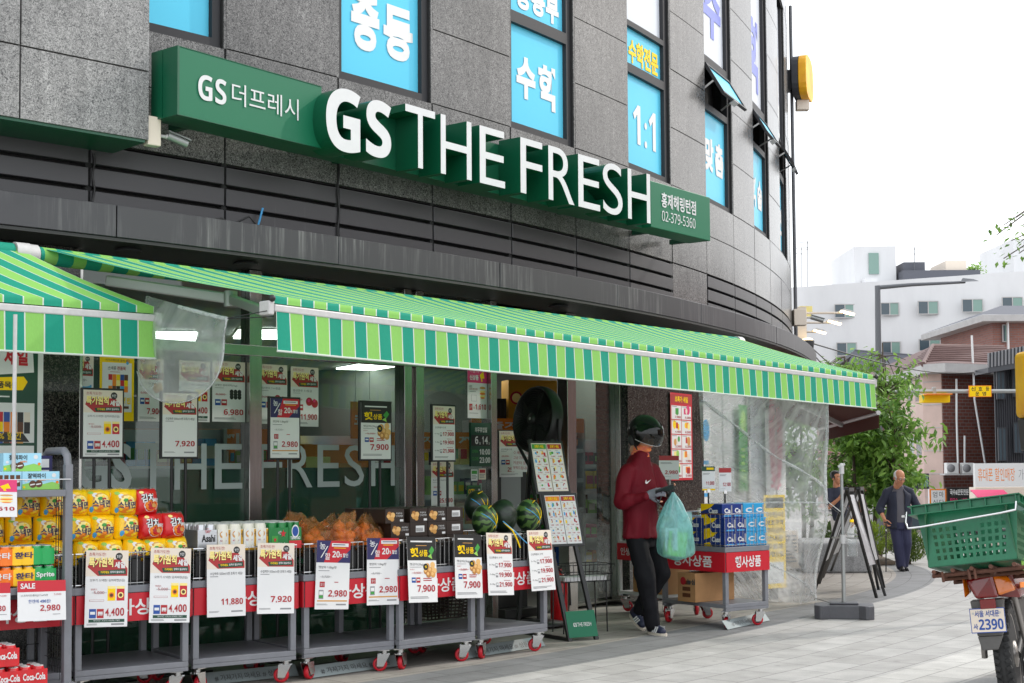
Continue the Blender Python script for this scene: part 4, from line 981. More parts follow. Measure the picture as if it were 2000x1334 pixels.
pk_y = pillow(.160, .160, .135, 'pack_yellow', d_yel).build('noodle_pack'); pk_r = pillow(.160, .160, .13, 'pack_red', d_red).build('noodle_pack')
rows = [(1041, [(167, 0), (217, 0), (261, 0), (303, 0), (345, 0)], .82), (992, [(152, 0), (198, 0), (246, 0), (294, 1), (337, 1)], .972), (941, [(148, 0), (194, 0), (241, 0), (285, 1)], 1.124)]
uy = ur = False
c0m = CM[0] @ Matrix.Translation((-.735, 0, 0)); cz0 = dup(c0_); cz0.matrix_world = c0m; cz0['label'] = 'grey cart with red skirt half hidden behind the shelf rack at left'
dsc = {0: 'yellow noodle multipack', 1: 'red noodle multipack'}
for j, (y, lst, z) in enumerate(rows):
    for k, (x, c) in enumerate(lst):
        for rank in (0, 1):
            if rank and c: continue
            src = (pk_y, pk_r)[c]
            if (c == 0 and not uy): o = src; uy = True
            elif (c == 1 and not ur): o = src; ur = True
            else: o = src.copy(); COL.objects.link(o)
            p = onc(0, x, y + 10, .10)
            o.matrix_world = CM[0] @ Matrix.Translation((p.x, .11 + rank * .14 + random.uniform(-.01, .01), z)) @ Matrix.Rotation(rad(random.uniform(-12, 12)), 4, 'Z') @ Matrix.Rotation(rad(random.uniform(-6, 6)), 4, 'Y') @ Matrix.Rotation(rad(random.uniform(-10, 4)), 4, 'X')
            lb = '%s in the %s row of the noodle stack, %s' % (dsc[c], ('bottom', 'middle', 'top')[j], 'in the front rank' if not rank else 'in the rank behind')
            if c == 1: lb = ['', 'red noodle multipack in the middle row of the stack', 'single red noodle multipack in the top row of the stack'][j]
            tag(o, lb, 'noodle pack', 'yellow packs, %s row, rank %d' % (('bottom', 'middle', 'top')[j], rank + 1) if c == 0 else ('red packs in the middle row' if j == 1 else None))
# half hidden packs on the cart behind the rack
for j in range(3):
    for k in range(3):
        o = pk_y.copy(); COL.objects.link(o); o.matrix_world = c0m @ Matrix.Translation((.64 - k * .165 - .04 * (j == 1), .13, .82 + j * .152)) @ Matrix.Rotation(rad(random.uniform(-10, 10)), 4, 'Z') @ Matrix.Rotation(rad(random.uniform(-6, 6)), 4, 'Y')
        tag(o, 'yellow noodle multipack behind the wire of the rack, %s row, %s from the right' % (('bottom', 'middle', 'top')[j], ('first', 'second', 'third')[k]), 'noodle pack', 'yellow packs behind the rack')
q = MB(); q.bx(.03, CW - .03, .05, CD_ - .06, .703, .815, 'black'); tag(q.build('liner_crate', mw=c0m, bevel=.003), 'black plastic liner inside the cart behind the shelf rack', 'crate', 'black liners in the carts')
# cans in packs
def can_mb(q, x, y, z, h, r, m, top='alu'):
    q.lathe([(r * .8, z), (r * .97, z + .006), (r, z + .012), (r, z + h - .018), (r * .84, z + h - .004)], m, 14, Matrix.Translation((x, y, 0))); q.lathe([(r * .84, z + h - .004), (r * .84, z + h), (r * .74, z + h - .004), (0, z + h - .004)], top, 14, Matrix.Translation((x, y, 0)))
mat('silver', (.55, .56, .58), .3, .7); mat('can_white', (.75, .72, .62), .3); mat('can_green', s2l(20, 120, 55), .3); mat('can_red', s2l(200, 20, 30), .28, coat=.4); mat('gold', s2l(200, 150, 40), .35, .4)
mat('cass_blue', s2l(22, 50, 120), .35); mat('cass_light', s2l(40, 150, 200), .35); mat('fanta_y', s2l(250, 195, 10), .3, coat=.3); mat('fanta_o', s2l(245, 120, 15), .3, coat=.3); mat('sprite_g', s2l(15, 160, 80), .3, coat=.3)
def sleeve(q, w_, d, h, m):   # printed wrap round a block of cans, open above
    q.bx(-w_ / 2, w_ / 2, -d / 2, d / 2, .004, h - .03, m)
def beer(kind, w_=.165, d=.2, h=.168):
    q = MB(); y = -d / 2 - .0012
    T = lambda t, x0, z0_, x1, z1_, m, b=.02: q.text(t, ((x0 - .5) * w_, y - .0012, z0_ * h), ((x1 - x0) * w_, 0, 0), (0, 0, (z1_ - z0_) * h), m, b, 2)
    Rr = lambda x0, z0_, x1, z1_, m, l=0: q.quad([((x0 - .5) * w_, y - l * .0005, z0_ * h), ((x1 - .5) * w_, y - l * .0005, z0_ * h), ((x1 - .5) * w_, y - l * .0005, z1_ * h), ((x0 - .5) * w_, y - l * .0005, z1_ * h)], m)
    D = lambda cx, cz, rx, rz, m, l=1: q.quad([((cx - .5 + rx * math.cos(t)) * w_, y - l * .0005, (cz + rz * math.sin(t)) * h) for t in [2 * math.pi * k / 16 for k in range(16)]], m)
    bm = {'dry': 'silver', 'ichi': 'can_white', 'star': 'can_green', 'tsing': 'can_green'}[kind]
    sleeve(q, w_, d, h, bm)
    for i in range(2):
        for j in range(3): can_mb(q, (i - .5) * w_ * .5, (j - 1) * d * .32, .006, h, w_ * .235, bm)
    if kind == 'dry': T('SUPER', .4, .84, .58, .88, 'red', 0); T('"DRY"', .36, .70, .68, .81, 'red', .01); T('Asahi', .2, .36, .9, .64, 'black', .03)
    if kind == 'ichi':
        for x in (0, .5):
            D(x + .22, .5, .19, .36, 'white', 1); D(x + .22, .62, .15, .14, 'tan', 2); D(x + .22, .64, .1, .08, 'white', 3); T('KIRIN', x + .1, .36, x + .34, .42, 'price_red'); Rr(x + .42, .05, x + .5, .8, 'gold', 1); T('一番', x + .425, .5, x + .495, .74, 'black')
        Rr(.0, .0, 1, .08, 'gold', 2)
    if kind == 'star': D(.3, .45, .17, .3, 'can_green', 1); Rr(.14, .2, .46, .5, 'mgreen', 1.5); q.quad([((.72 + .16 * (1, .42)[k % 2] * math.sin(k * math.pi / 5) - .5) * w_, y - .002, (.58 + .16 * (1, .42)[k % 2] * math.cos(k * math.pi / 5)) * h) for k in range(10)], 'red'); q.quad([((.3 + .1 * (1, .42)[k % 2] * math.sin(k * math.pi / 5) - .5) * w_, y - .002, (.35 + .1 * (1, .42)[k % 2] * math.cos(k * math.pi / 5)) * h) for k in range(10)], 'red'); T('4캔', .46, .55, .62, .7, 'white', 0); T('Heineken', .48, .1, .95, .24, 'white', .03)
    if kind == 'tsing': Rr(0, .0, 1, .3, 'can_red', 1); D(.5, .66, .3, .26, 'white', 1); D(.5, .66, .24, .2, 'blue', 2); T('TSINGTAO', .1, .34, .9, .46, 'white', .03)
    return q
for kind, x0, x1, lb in (('dry', 380, 418, 'silver pack of drink cans with black and red lettering'), ('ichi', 419, 468, 'cream and gold pack of cans beside the silver pack'), ('ichi', 470, 517, 'cream and gold pack of cans beside the green packs'), ('star', 519, 557, 'green pack of cans with a red star'), ('tsing', 558, 582, 'green and red pack of cans at the right end of its cart')):
    p0, p1 = onc(1, x0, 1060, .1), onc(1, x1, 1060, .1); w_ = (p1.x - p0.x)
    tag(beer(kind, w_).build('can_pack', mw=CM[1] @ Matrix.Translation(((p0.x + p1.x) / 2, .15, .877)), bevel=.003), lb, 'can pack', 'packs of cans on the second cart')
    tag(beer(kind, w_).build('can_pack', mw=CM[1] @ Matrix.Translation(((p0.x + p1.x) / 2, .37, .877)), bevel=.003), lb.split(' with ')[0].split(' beside ')[0].split(' at ')[0].replace('pack', 'pack in the second rank', 1) + (' by the silver one' if x0 == 419 else ''), 'can pack', 'packs of cans on the second cart')
q = MB(); q.bx(0, CW - .1, .02, CD_ - .12, .816, .876, 'black'); tag(q.build('riser', mw=CM[1] @ Matrix.Translation((.05, .03, 0))), 'black riser box under the packs of cans', 'riser')
# onions
mat('onion', s2l(225, 140, 60), .4, var=.35, vs=14, stretch=(1, 1, .25), coat=.2)
def onion_bag(seed):
    rn = random.Random(seed); root = empty('onion_bag', (0, 0, 0), '', 'onion bag')
    q = MB()
    for k in range(9):
        a = rn.uniform(0, 6.28); r_ = rn.uniform(.01, .065); z = .04 + .055 * (k // 4); x, y_ = r_ * math.cos(a) * 1.2, r_ * math.sin(a)
        q.ball((x, y_, z), (.043, .043, .038), 'onion', 12); q.lathe([(.012, z + .033), (.004, z + .05)], 'tan', 6, Matrix.Translation((x, y_, 0)))
    q.build('onions', root)
    q = MB()
    def S(u, v):
        t = u * 2 * math.pi; z = v * .34
        prof = .125 * (1 - (abs(v - .32) / .45) ** 2 * .35) if v < .62 else .09 - (v - .62) * .12
        n = noise.noise((math.cos(t) * 1.6 + seed, math.sin(t) * 1.6, v * 4)) * .03 + noise.noise((math.cos(t) * 4, math.sin(t) * 4 + seed, v * 9)) * .012
        k = prof + n; top = max(0, v - .6) * .45
        fl_ = 1 - max(0, v - .6) * 1.9
        return Vector((k * 1.1 * math.cos(t) + top * (rn2), k * .85 * fl_ * math.sin(t), .005 + z * (.72 + .12 * noise.noise((math.cos(t) * 2 + seed, math.sin(t) * 2, 3.)))))
    rn2 = rn.uniform(-.7, .7)
    q.grid(S, 40, 22, 'clear_bag', True); q.build('plastic_bag', root); return root
bags = [onion_bag(k * 3 + 1) for k in range(4)]
for k, (x, dep, z) in enumerate(((545, .42, .86), (612, .13, .85), (640, .35, .87), (668, .14, .88), (700, .40, .86), (722, .13, .85), (752, .22, .86), (588, .38, .88))):
    o = bags[k] if k < 4 else dup(bags[k - 4]); p = onc(2, x, 1045, dep)
    o.matrix_world = CM[2] @ Matrix.Translation((min(.64, max(.06, p.x)), dep, z - .03)) @ Matrix.Rotation(k * 2.1, 4, 'Z') @ Matrix.Rotation(rad(random.uniform(-14, 14)), 4, 'X')
    o['label'] = ['orange bag of onions with a tall peak, back left of the onion cart', 'bag of onions at the front left of the onion cart', 'bag of onions behind the middle of the onion cart', 'bag of onions in the front middle of the onion cart', 'bag of onions at the back right of the onion cart', 'bag of onions at the front right of the onion cart', 'bag of onions at the right end next to the potato cartons', 'bag of onions second from left at the back of the onion cart'][k]; o['group'] = 'bagged onions on the third cart'
# potato cartons
mat('carton_dark', s2l(46, 34, 28), .45)
def carton(plain):
    w_, d, h = .165, .22, .098; q = MB(); q.bx(-w_ / 2, w_ / 2, 0, d, 0, h, 'carton_dark'); y = -.001
    if plain: q.quad([(-.03, y, .03), (.05, y, .03), (.05, y, .075), (-.03, y, .075)], 'paper'); [q.quad([(-.025 + k * .008, y - .0005, .035), (-.021 + k * .008, y - .0005, .035), (-.021 + k * .008, y - .0005, .06), (-.025 + k * .008, y - .0005, .06)], 'dark_text') for k in range(8)]
    else:
        for k, (a, b, r_) in enumerate(((-.045, .04, .02), (-.02, .055, .022), (-.05, .065, .018), (-.025, .028, .018), (-.06, .05, .015))): q.quad([(a + r_ * math.cos(t), y - k * .0004, b + r_ * .9 * math.sin(t)) for t in [2 * math.pi * i / 12 for i in range(12)]], ('tan', 'tan_light', 'tan_deep')[k % 3])
        q.text('포슬포슬', (.01, y, .062), (.055, 0, 0), (0, 0, .012), 'paper'); q.text('신 수미한 햇감자', (.01, y, .042), (.062, 0, 0), (0, 0, .014), 'paper'); q.quad([(.045, y, .01), (.075, y, .01), (.075, y, .025), (.045, y, .025)], 'paper')
    q.bx(-w_ / 2 + .03, w_ / 2 - .03, .02, .05, h, h + .004, 'carton_dark'); return q
cp_ = [carton(False).build('potato_carton', bevel=.002), carton(True).build('potato_carton', bevel=.002)]; used = [0, 0]
for lev in range(3):
    for k in range(4):
        for rank in (0, 1):
            pl_ = 1 if (k == 3 or (lev == 1 and k == 1)) else 0
            if rank and lev == 0: continue
            o = cp_[pl_] if not used[pl_] else cp_[pl_].copy()
            if used[pl_]: COL.objects.link(o)
            used[pl_] = 1
            o.matrix_world = CM[3] @ Matrix.Translation((.095 + k * .172 - .05 * (lev == 2) * (k == 0), .1 + rank * .24, .816 + lev * .1 + (.0 if rank == 0 else .0))) @ Matrix.Rotation(rad(random.uniform(-2, 2)), 4, 'Z')
            tag(o, 'dark brown potato carton, %s from the left in the %s layer, %s rank' % (('first', 'second', 'third', 'last')[k], ('bottom', 'middle', 'top')[lev], ('front', 'back')[rank]), 'carton', 'dark potato cartons on the fourth cart')
# watermelons
def melon_mat(key, dark):
    m = mat(key, (.02, .05, .02), .38, coat=.1); t = m.node_tree; b = t.nodes['Principled BSDF']
    tc = t.nodes.new('ShaderNodeTexCoord'); sx = t.nodes.new('ShaderNodeSeparateXYZ'); lk(t, tc.outputs['Object'], sx.inputs[0])
    at = t.nodes.new('ShaderNodeMath'); at.operation = 'ARCTAN2'; lk(t, sx.outputs[0], at.inputs[0]); lk(t, sx.outputs[2], at.inputs[1])
    n = t.nodes.new('ShaderNodeTexNoise'); n.inputs['Scale'].default_value = 22; n.inputs['Detail'].default_value = 4; lk(t, tc.outputs['Object'], n.inputs['Vector'])
    a = t.nodes.new('ShaderNodeMath'); a.operation = 'MULTIPLY_ADD'; a.inputs[1].default_value = .9; lk(t, n.outputs['Fac'], a.inputs[0]); lk(t, at.outputs[0], a.inputs[2])
    s_ = t.nodes.new('ShaderNodeMath'); s_.operation = 'MULTIPLY'; s_.inputs[1].default_value = 9; lk(t, a.outputs[0], s_.inputs[0])
    si = t.nodes.new('ShaderNodeMath'); si.operation = 'SINE'; lk(t, s_.outputs[0], si.inputs[0])
    r = t.nodes.new('ShaderNodeValToRGB'); r.color_ramp.elements[0].position = .38; r.color_ramp.elements[1].position = .55
    c0, c1 = ((.006, .014, .007, 1), (.012, .026, .012, 1)) if dark else ((.012, .03, .012, 1), (.095, .18, .045, 1))
    r.color_ramp.elements[0].color = c0; r.color_ramp.elements[1].color = c1
    mr = t.nodes.new('ShaderNodeMapRange'); mr.inputs[1].default_value = -1; lk(t, si.outputs[0], mr.inputs[0]); lk(t, mr.outputs[0], r.inputs[0]); lk(t, r.outputs[0], b.inputs['Base Color'])
melon_mat('melon', False); melon_mat('melon_dark', True)
for x, y, dep, r_, mk, lb in ((932, 988, .42, .10, 'melon_dark', 'dark watermelon at the back left with yellow and blue cord'), (947, 1017, .14, .10, 'melon', 'striped watermelon at the front left in a net of cords'), (983, 1008, .2, .108, 'melon_dark', 'plain dark watermelon in the middle of its cart'), (1032, 1007, .22, .106, 'melon', 'striped watermelon at the right end with yellow and blue cord')):
    p = onc(4, x, y, dep); root = empty('watermelon', CM[4] @ Matrix.Translation(p) @ Matrix.Rotation(rad(random.uniform(-20, 20)), 4, 'Z'), lb, 'watermelon', 'watermelons on the fifth cart')
    q = MB(); q.ball((0, 0, 0), (r_, r_, r_ * 1.2), mk, 28); q.build('fruit', root, bevel=0)
    if mk == 'melon' or y < 990:
        q = MB()
        for k, c in enumerate(('yellow', 'sky_blue', 'yellow')):
            n_ = Vector((math.sin(k * 1.1 - .8), -.25 + .2 * k, .35)).normalized(); u_ = n_.cross(Vector((0, 0, 1))).normalized(); v_ = n_.cross(u_)
            q.tube([(u_ * math.cos(t) + v_ * math.sin(t)) * r_ * 1.02 for t in [2 * math.pi * i / 30 for i in range(30)]], .0035, c, 5, closed=True)
        q.tube([(0, -r_ * .3, r_), (.02, -r_ * .5, r_ * 1.12), (-.03, -r_ * .7, r_ * .95)], .004, 'yellow', 5); q.build('cord', root)
    q = MB(); q.lathe([(.02, r_ * 1.0), (.03, r_ * 1.015), (0, r_ * 1.03)], 'paper', 8) if mk == 'melon_dark' else q.tube([(0, 0, r_), (.01, .01, r_ * 1.2)], .005, 'tan', 6); q.build('stalk', root)
q = MB(); q.tube([CM[4] @ Vector(v) for v in ((.28, .03, .99), (.33, -.01, .93), (.36, -.03, .86), (.39, -.03, .80))], .006, 'yellow', 5); q.tube([CM[4] @ Vector(v) for v in ((.27, .03, 1.0), (.35, -.02, .92), (.41, -.04, .86), (.46, -.035, .83))], .004, 'sky_blue', 5); tag(q.build('cord_ends'), 'loose yellow and blue cord ends hanging over the basket edge', 'cord')
# ground strips with hand lettering in front of the wheels
mat('strip', s2l(140, 150, 150), .6)
for i, (a, b, lb) in enumerate((((392, 1332), (583, 1312), 'grey metal strip with hand lettering before the canned drink cart'), ((600, 1318), (790, 1291), 'grey metal strip with hand lettering before the onion cart'), ((905, 1280), (1065, 1254), 'grey metal strip with hand lettering before the watermelon cart'), ((1421, 1222), (1503, 1204), 'grey metal strip on the paving by the cart of blue packs'))):
    p, q_ = gr(a[0], a[1] + 9), gr(b[0], b[1] + 9); d = (q_ - p); L_ = d.length; mw = frame(p, d, (0, 0, 1)); q = MB(); q.slab([(0, 0, .004), (L_, 0, .004), (L_, .055, .075), (0, .055, .075)], (0, -1, .8), .004, 'strip')
    q.text('# 가져가지 마세요 # 상품권', (L_ * .15, .002, .022), (L_ * .7, 0, 0), (0, .028, .036), 'dark_text'); tag(q.build('metal_strip', mw=mw), lb, 'metal strip', 'lettered metal strips on the paving')
# ------------------------------------------------------------------ people
def organic(name, prims, vox, mk, parent=None, smooth=5, wr=None, inv=None):
    q = MB()
    for p in prims:
        if p[0] == 'c':
            _, a, ra, b, rb = p; a, b = Vector(a), Vector(b); d = b - a; n = 8
            pts = [a.lerp(b, t / n) for t in range(n + 1)]
            q.tube(pts, [ra + (rb - ra) * t / n for t in range(n + 1)], 'white', 14); q.ball(a, ra * .995, 'white', 14); q.ball(b, rb * .995, 'white', 14)
        elif p[0] == 'e':
            _, c, r, *rest = p; T = rest[0] if rest else Matrix.Identity(3); q.T = Matrix.Translation(Vector(c)) @ T.to_4x4(); q.ball((0, 0, 0), r, 'white', 16); q.T = None
        elif p[0] == 'l':   # stacked ellipses: (centre, a, b, yaw)
            n = 20; vs = []
            for c, a, b, yw in p[1]:
                for j in range(n):
                    t = 2 * math.pi * j / n; x, y = a * math.cos(t), b * math.sin(t); vs.append(Vector(c) + Vector((x * math.cos(yw) - y * math.sin(yw), x * math.sin(yw) + y * math.cos(yw), 0)))
            k = len(p[1]); fs = [(i * n + j, i * n + (j + 1) % n, (i + 1) * n + (j + 1) % n, (i + 1) * n + j) for i in range(k - 1) for j in range(n)]
            q.add(vs, fs + [tuple(range(n - 1, -1, -1)), tuple(range((k - 1) * n, k * n))], 'white')
    o = q.build('tmp'); o.data.materials.clear()
    m_ = o.modifiers.new('r', 'REMESH'); m_.mode = 'VOXEL'; m_.voxel_size = vox
    if smooth: s_ = o.modifiers.new('s', 'SMOOTH'); s_.factor = .5; s_.iterations = smooth
    dg = bpy.context.evaluated_depsgraph_get(); dg.update(); me = bpy.data.meshes.new_from_object(o.evaluated_get(dg)); bpy.data.objects.remove(o)
    if wr:
        amp, sc, st_ = wr
        for v, nn in [(v, v.normal.copy()) for v in me.vertices]:
            c = v.co.copy(); a = noise.noise((c.x * sc, c.y * sc, c.z * sc * st_)) + .5 * noise.noise((c.x * sc * 2.3 + 9, c.y * sc * 2.3, c.z * sc * st_ * 2.)); v.co = c + nn * max(a, -.22) * amp
    me.materials.clear(); me.materials.append(M[mk]); me.polygons.foreach_set('use_smooth', [True] * len(me.polygons)); me.name = name
    r = bpy.data.objects.new(name, me); COL.objects.link(r)
    if parent: r.parent = parent
    return r
def vx(o): return Vector(o)
def hand_prims(w_, d, up, side, curl=.6, sc=1., tips=False):
    """palm and five bent fingers; w_ wrist, d pointing along the hand, up = back of the hand, side +1 thumb on the d x up side"""
    d = Vector(d).normalized(); up = Vector(up); up = (up - d * up.dot(d)).normalized(); sd = d.cross(up).normalized() * side
    out, tp = [], []; w_ = Vector(w_)
    P = lambda a, b, c: w_ + (d * a + sd * b + up * c) * sc
    for b in (-.026, -.009, .009, .026): out.append(('c', P(.012, b * .75, 0), .016 * sc, P(.078, b, 0), .0125 * sc))
    for k, (b, L) in enumerate(((.027, .070), (.009, .078), (-.009, .072), (-.026, .056))):
        p = P(.082, b, .0); cur = 0.; r = .0098 * sc; seg = []
        for j, f in enumerate((.45, .32, .23)):
            cur += curl * (.55, .8, .6)[j] * (1 + .12 * k); dr = d * math.cos(cur) - up * math.sin(cur) + sd * (.1 - .07 * k) * .6
            n = p + dr.normalized() * L * f * sc * 1.15; seg.append(('c', p, r, n, r * .9)); p = n; r *= .9
        out += seg; tp.append(seg[2])
    p = P(.022, .03, -.008)
    for j, L in enumerate((.038, .032, .026)):
        dr = (d * (.62 + .2 * j) + sd * (.75 - .38 * j) - up * (.25 + curl * .35 * j)).normalized(); n = p + dr * L * sc
        seg = ('c', p, (.0135 - .0015 * j) * sc, n, (.012 - .0015 * j) * sc); out.append(seg); p = n
    tp.append(seg)
    return out, tp
def head_frame(c, f, tilt=0.):
    f = Vector(f).normalized(); y = -f; x = y.cross(Vector((0, 0, 1))).normalized(); z = x.cross(y).normalized(); m_ = Matrix.Identity(4)
    for i in range(3): m_[i][0], m_[i][1], m_[i][2], m_[i][3] = x[i], y[i], z[i], c[i]
    return m_ @ Matrix.Rotation(tilt, 4, 'Y')
def head_prims(H, k=1.):
    P = lambda *v: H @ (Vector(v) * k); R3 = H.to_3x3(); E = lambda c, r: ('e', P(*c), tuple(a * k for a in r), R3)
    return [E((0, .012, .035), (.074, .094, .085)), E((0, -.03, -.03), (.061, .062, .084)), E((0, -.052, -.092), (.034, .036, .026)), ('c', P(0, -.09, .004), .009 * k, P(0, -.108, -.036), .0145 * k), E((.013, -.096, -.04), (.01, .01, .008)), E((-.013, -.096, -.04), (.01, .01, .008)),
            ('c', P(-.04, -.075, .022), .014 * k, P(.04, -.075, .022), .014 * k), E((.036, -.07, -.028), (.022, .02, .022)), E((-.036, -.07, -.028), (.022, .02, .022)), ('c', P(-.019, -.086, -.062), .007 * k, P(.019, -.086, -.062), .007 * k), ('c', P(-.016, -.085, -.074), .008 * k, P(.016, -.085, -.074), .008 * k),
            E((.077, .012, -.012), (.009, .022, .032)), E((-.077, .012, -.012), (.009, .022, .032)), ('c', P(0, .02, -.07), .052 * k, P(0, .035, -.15), .052 * k)]
def face(H, root, k=1., lips='lip', brow='hair_black'):
    P = lambda *v: H @ (Vector(v) * k); q = MB()
    for s_ in (-1, 1):
        q.ball(P(s_ * .030, -.0845, .004), .0088 * k, 'white', 10); q.ball(P(s_ * .030, -.0895, .003), .005 * k, 'black', 8)
        q.tube([P(s_ * .018, -.0905, .026), P(s_ * .032, -.090, .030), P(s_ * .048, -.080, .025)], [.003 * k, .0042 * k, .002 * k], brow, 6); q.tube([P(s_ * .018, -.090, .010), P(s_ * .03, -.0935, .0125), P(s_ * .043, -.086, .008)], .0018 * k, brow, 5)
    q.build('eyes', root); q = MB(); q.tube([P(-.02, -.0925, -.068), P(0, -.0955, -.067), P(.02, -.0925, -.068)], [.002, .0035 * k, .002], lips, 6); q.build('mouth', root)
def human(name, base, J, label, group=None, skin='skin', k=1.):
    root = empty(name, base, label, 'person', group); H = head_frame(J['head'], J['look'], J.get('tilt', 0))
    pr = head_prims(H, k); nk = Vector(J['neck']); pr.append(('c', H @ Vector((0, .03, -.12)), .055, nk, .06))
    yw = J['yaw']; ch, pe = Vector(J['chest']), Vector(J['pelvis'])
    pr.append(('l', [(pe, .14, .095, yw), (pe.lerp(ch, .4), .13, .09, yw), (ch, .15, .1, yw), (ch.lerp(nk, .6), .12, .08, yw), (nk, .06, .055, yw)]))
    tips = []
    for s_ in 'RL':
        sh, el, wr_ = (Vector(J[n + s_]) for n in ('sh', 'el', 'wr')); pr += [('c', ch.lerp(nk, .55), .055, sh, .05), ('c', sh, .052, el, .04), ('c', el, .04, wr_, .027)]
        hp, tp = hand_prims(wr_, J['hd' + s_], J['hu' + s_], J['hs' + s_], J.get('curl' + s_, .6)); pr += hp; tips += tp
        hi, kn, an, to = (Vector(J[n + s_]) for n in ('hip', 'kn', 'an', 'toe')); pr += [('c', hi, .085, kn, .055), ('c', kn, .055, an, .030)]
    organic('body', pr, .0062, skin, root, 3)
    return root, H
def shoe(root, an, to, heel, mk, sole, stripes=False):
    an, to, heel = Vector(an), Vector(to), Vector(heel); f = (to - heel).normalized(); sd = f.cross(Vector((0, 0, 1))).normalized(); up = sd.cross(f).normalized()
    P = lambda a, b, c: heel + f * a + sd * b + up * c; L = (to - heel).length
    o = organic('shoe', [('c', P(.03, 0, .045), .036, P(L * .55, 0, .042), .038), ('c', P(L * .5, .0, .038), .040, P(L - .04, .006, .032), .034), ('c', P(.035, 0, .06), .036, P(.06, 0, .105), .04)], .006, mk, root, 3)
    q = MB(); n = 18; prof = []
    for i in range(n):
        t = 2 * math.pi * i / n; a = L * .5 + (L * .53) * math.cos(t); b = (.043 + .006 * math.cos(t)) * math.sin(t) * (1 if abs(math.cos(t)) < .8 else .95); prof.append(P(a, b, -.004))
    q.slab(prof, up, .022, sole); q.build('sole', o)
    if stripes:
        q = MB()
        for i in range(3):
            for s_ in (-1, 1):
                a = L * (.42 + .1 * i); q.slab([P(a, s_ * .041, .02), P(a + .014, s_ * .041, .02), P(a + .034, s_ * .033, .07), P(a + .02, s_ * .033, .07)], sd * s_, .004, 'white')
        q.build('stripe', o)
        q = MB()
        for i in range(4): a = L * (.42 + .07 * i); q.tube([P(a, -.022, .075 - .006 * i), P(a + .01, 0, .084 - .006 * i), P(a, .022, .075 - .006 * i)], .003, 'white', 5)
        q.build('laces', o)
mat('skin', s2l(205, 152, 122), .5, var=.08, vs=30, spec=.35); mat('skin_tan', s2l(190, 132, 100), .5, spec=.35); mat('lip', s2l(165, 95, 85), .5)
mat('hair_black', (.012, .011, .01), .45); mat('hair_white', (.62, .61, .59), .6, bump=.6, bs=120)
mat('maroon', s2l(102, 4, 24), .65, spec=.25, var=.12, vs=7); mat('trouser_black', (.008, .008, .010), .75, spec=.15); mat('glove_grey', s2l(110, 112, 120), .8, bump=.15, bs=160)
mat('navy_cloth', s2l(38, 42, 58), .8); mat('polo_grey', s2l(92, 90, 96), .8); mat('navy_trouser', s2l(44, 46, 74), .75); mat('white_cloth', (.7, .68, .66), .8); mat('gaiter', s2l(240, 150, 50), .8, var=.35, vs=26, stretch=(.4, .4, 4), var2=s2l(205, 70, 110)); mat('shoe_navy', s2l(30, 36, 60), .6); mat('sole', s2l(205, 195, 180), .6)
plastic('visor', (.20, .24, .22), .22, .05, 0, haze=(.012, .016, .013))
# --- rider ---------------------------------------------------------
S = .0043; g0 = gr(1264, 1236); RB = Matrix.Translation(g0)
X = lambda px: (px - 1264) * S
Zp = lambda py: (1236 - py) * S
yw = math.atan2(.75, .66)   # shoulder line direction
f2 = Vector((.75, -.66, 0)); rt = Vector((-.66, -.75, 0))
J = dict(head=(-.008, -.04, 1.655), look=(.64, -.68, -.50), neck=(-.042, .005, 1.50), chest=(-.055, .0, 1.22), pelvis=(-.045, .0, .90), yaw=yw,
         shR=(-.16, -.13, 1.365), shL=(.08, .14, 1.37), elR=(-.215, -.175, 1.10), elL=(.175, .06, 1.12), wrR=(-.005, -.295, 1.165), wrL=(.165, -.16, 1.165),
         hdR=(.9, -.35, .28), huR=(-.2, -.85, .4), hsR=1, hdL=(.25, -.85, .12), huL=(.55, -.1, -.8), hsL=1, curlR=.75, curlL=.8,
         hipR=(-.105, -.06, .87), knR=(-.02, -.16, .47), anR=(.035, -.14, .10), toeR=(.11, -.25, .03), hipL=(.03, .07, .87), knL=(.125, .06, .50), anL=(-.055, .24, .16), toeL=(-.03, .16, .03))
rider, H = human('person', RB, J, 'person in a black helmet and dark red sports shirt walking and looking at a phone')
V = Vector
def wornshirt(): return [('l', [(V((-.045, 0, .80)), .20, .135, yw), (V((-.045, 0, .92)), .185, .135, yw), (V((-.05, 0, 1.08)), .18, .13, yw), (V((-.055, 0, 1.25)), .195, .125, yw), (V((-.055, 0, 1.36)), .18, .105, yw), (V((-.05, 0, 1.44)), .125, .09, yw), (V((-.042, 0, 1.49)), .088, .078, yw), (V((-.038, 0, 1.525)), .075, .072, yw)]),
     ('c', (-.09, -.05, 1.385), .068, J['shR'], .064), ('c', (-.01, .06, 1.39), .068, J['shL'], .064), ('c', J['shR'], .068, J['elR'], .064), ('c', J['elR'], .066, (-.03, -.285, 1.155), .042), ('c', J['shL'], .066, J['elL'], .062), ('c', J['elL'], .062, (.168, -.135, 1.163), .042)]
organic('shirt', wornshirt(), .008, 'maroon', rider, 4, (.022, 8., .5))
q = MB(); n_ = (f2 * .93 + rt * .2 + V((0, 0, .1))).normalized()
swp = [(0, .012), (.012, 0), (.03, .002), (.085, .036), (.034, .018), (.022, .015), (.014, .018), (.016, .034), (.008, .026)]
body_pt = V((-.055, 0, 1.255)) + f2 * .128 + rt * .075
ux = -rt.normalized(); bm = [body_pt + ux * (a - .03) + V((0, 0, b - .0)) + f2 * .012 for a, b in [(0, .012), (.012, 0), (.03, .002), (.085, .036), (.034, .018), (.022, .017), (.016, .022), (.018, .034), (.006, .026)]]
q.slab(bm, f2, .003, 'white'); q.build('emblem', rider)
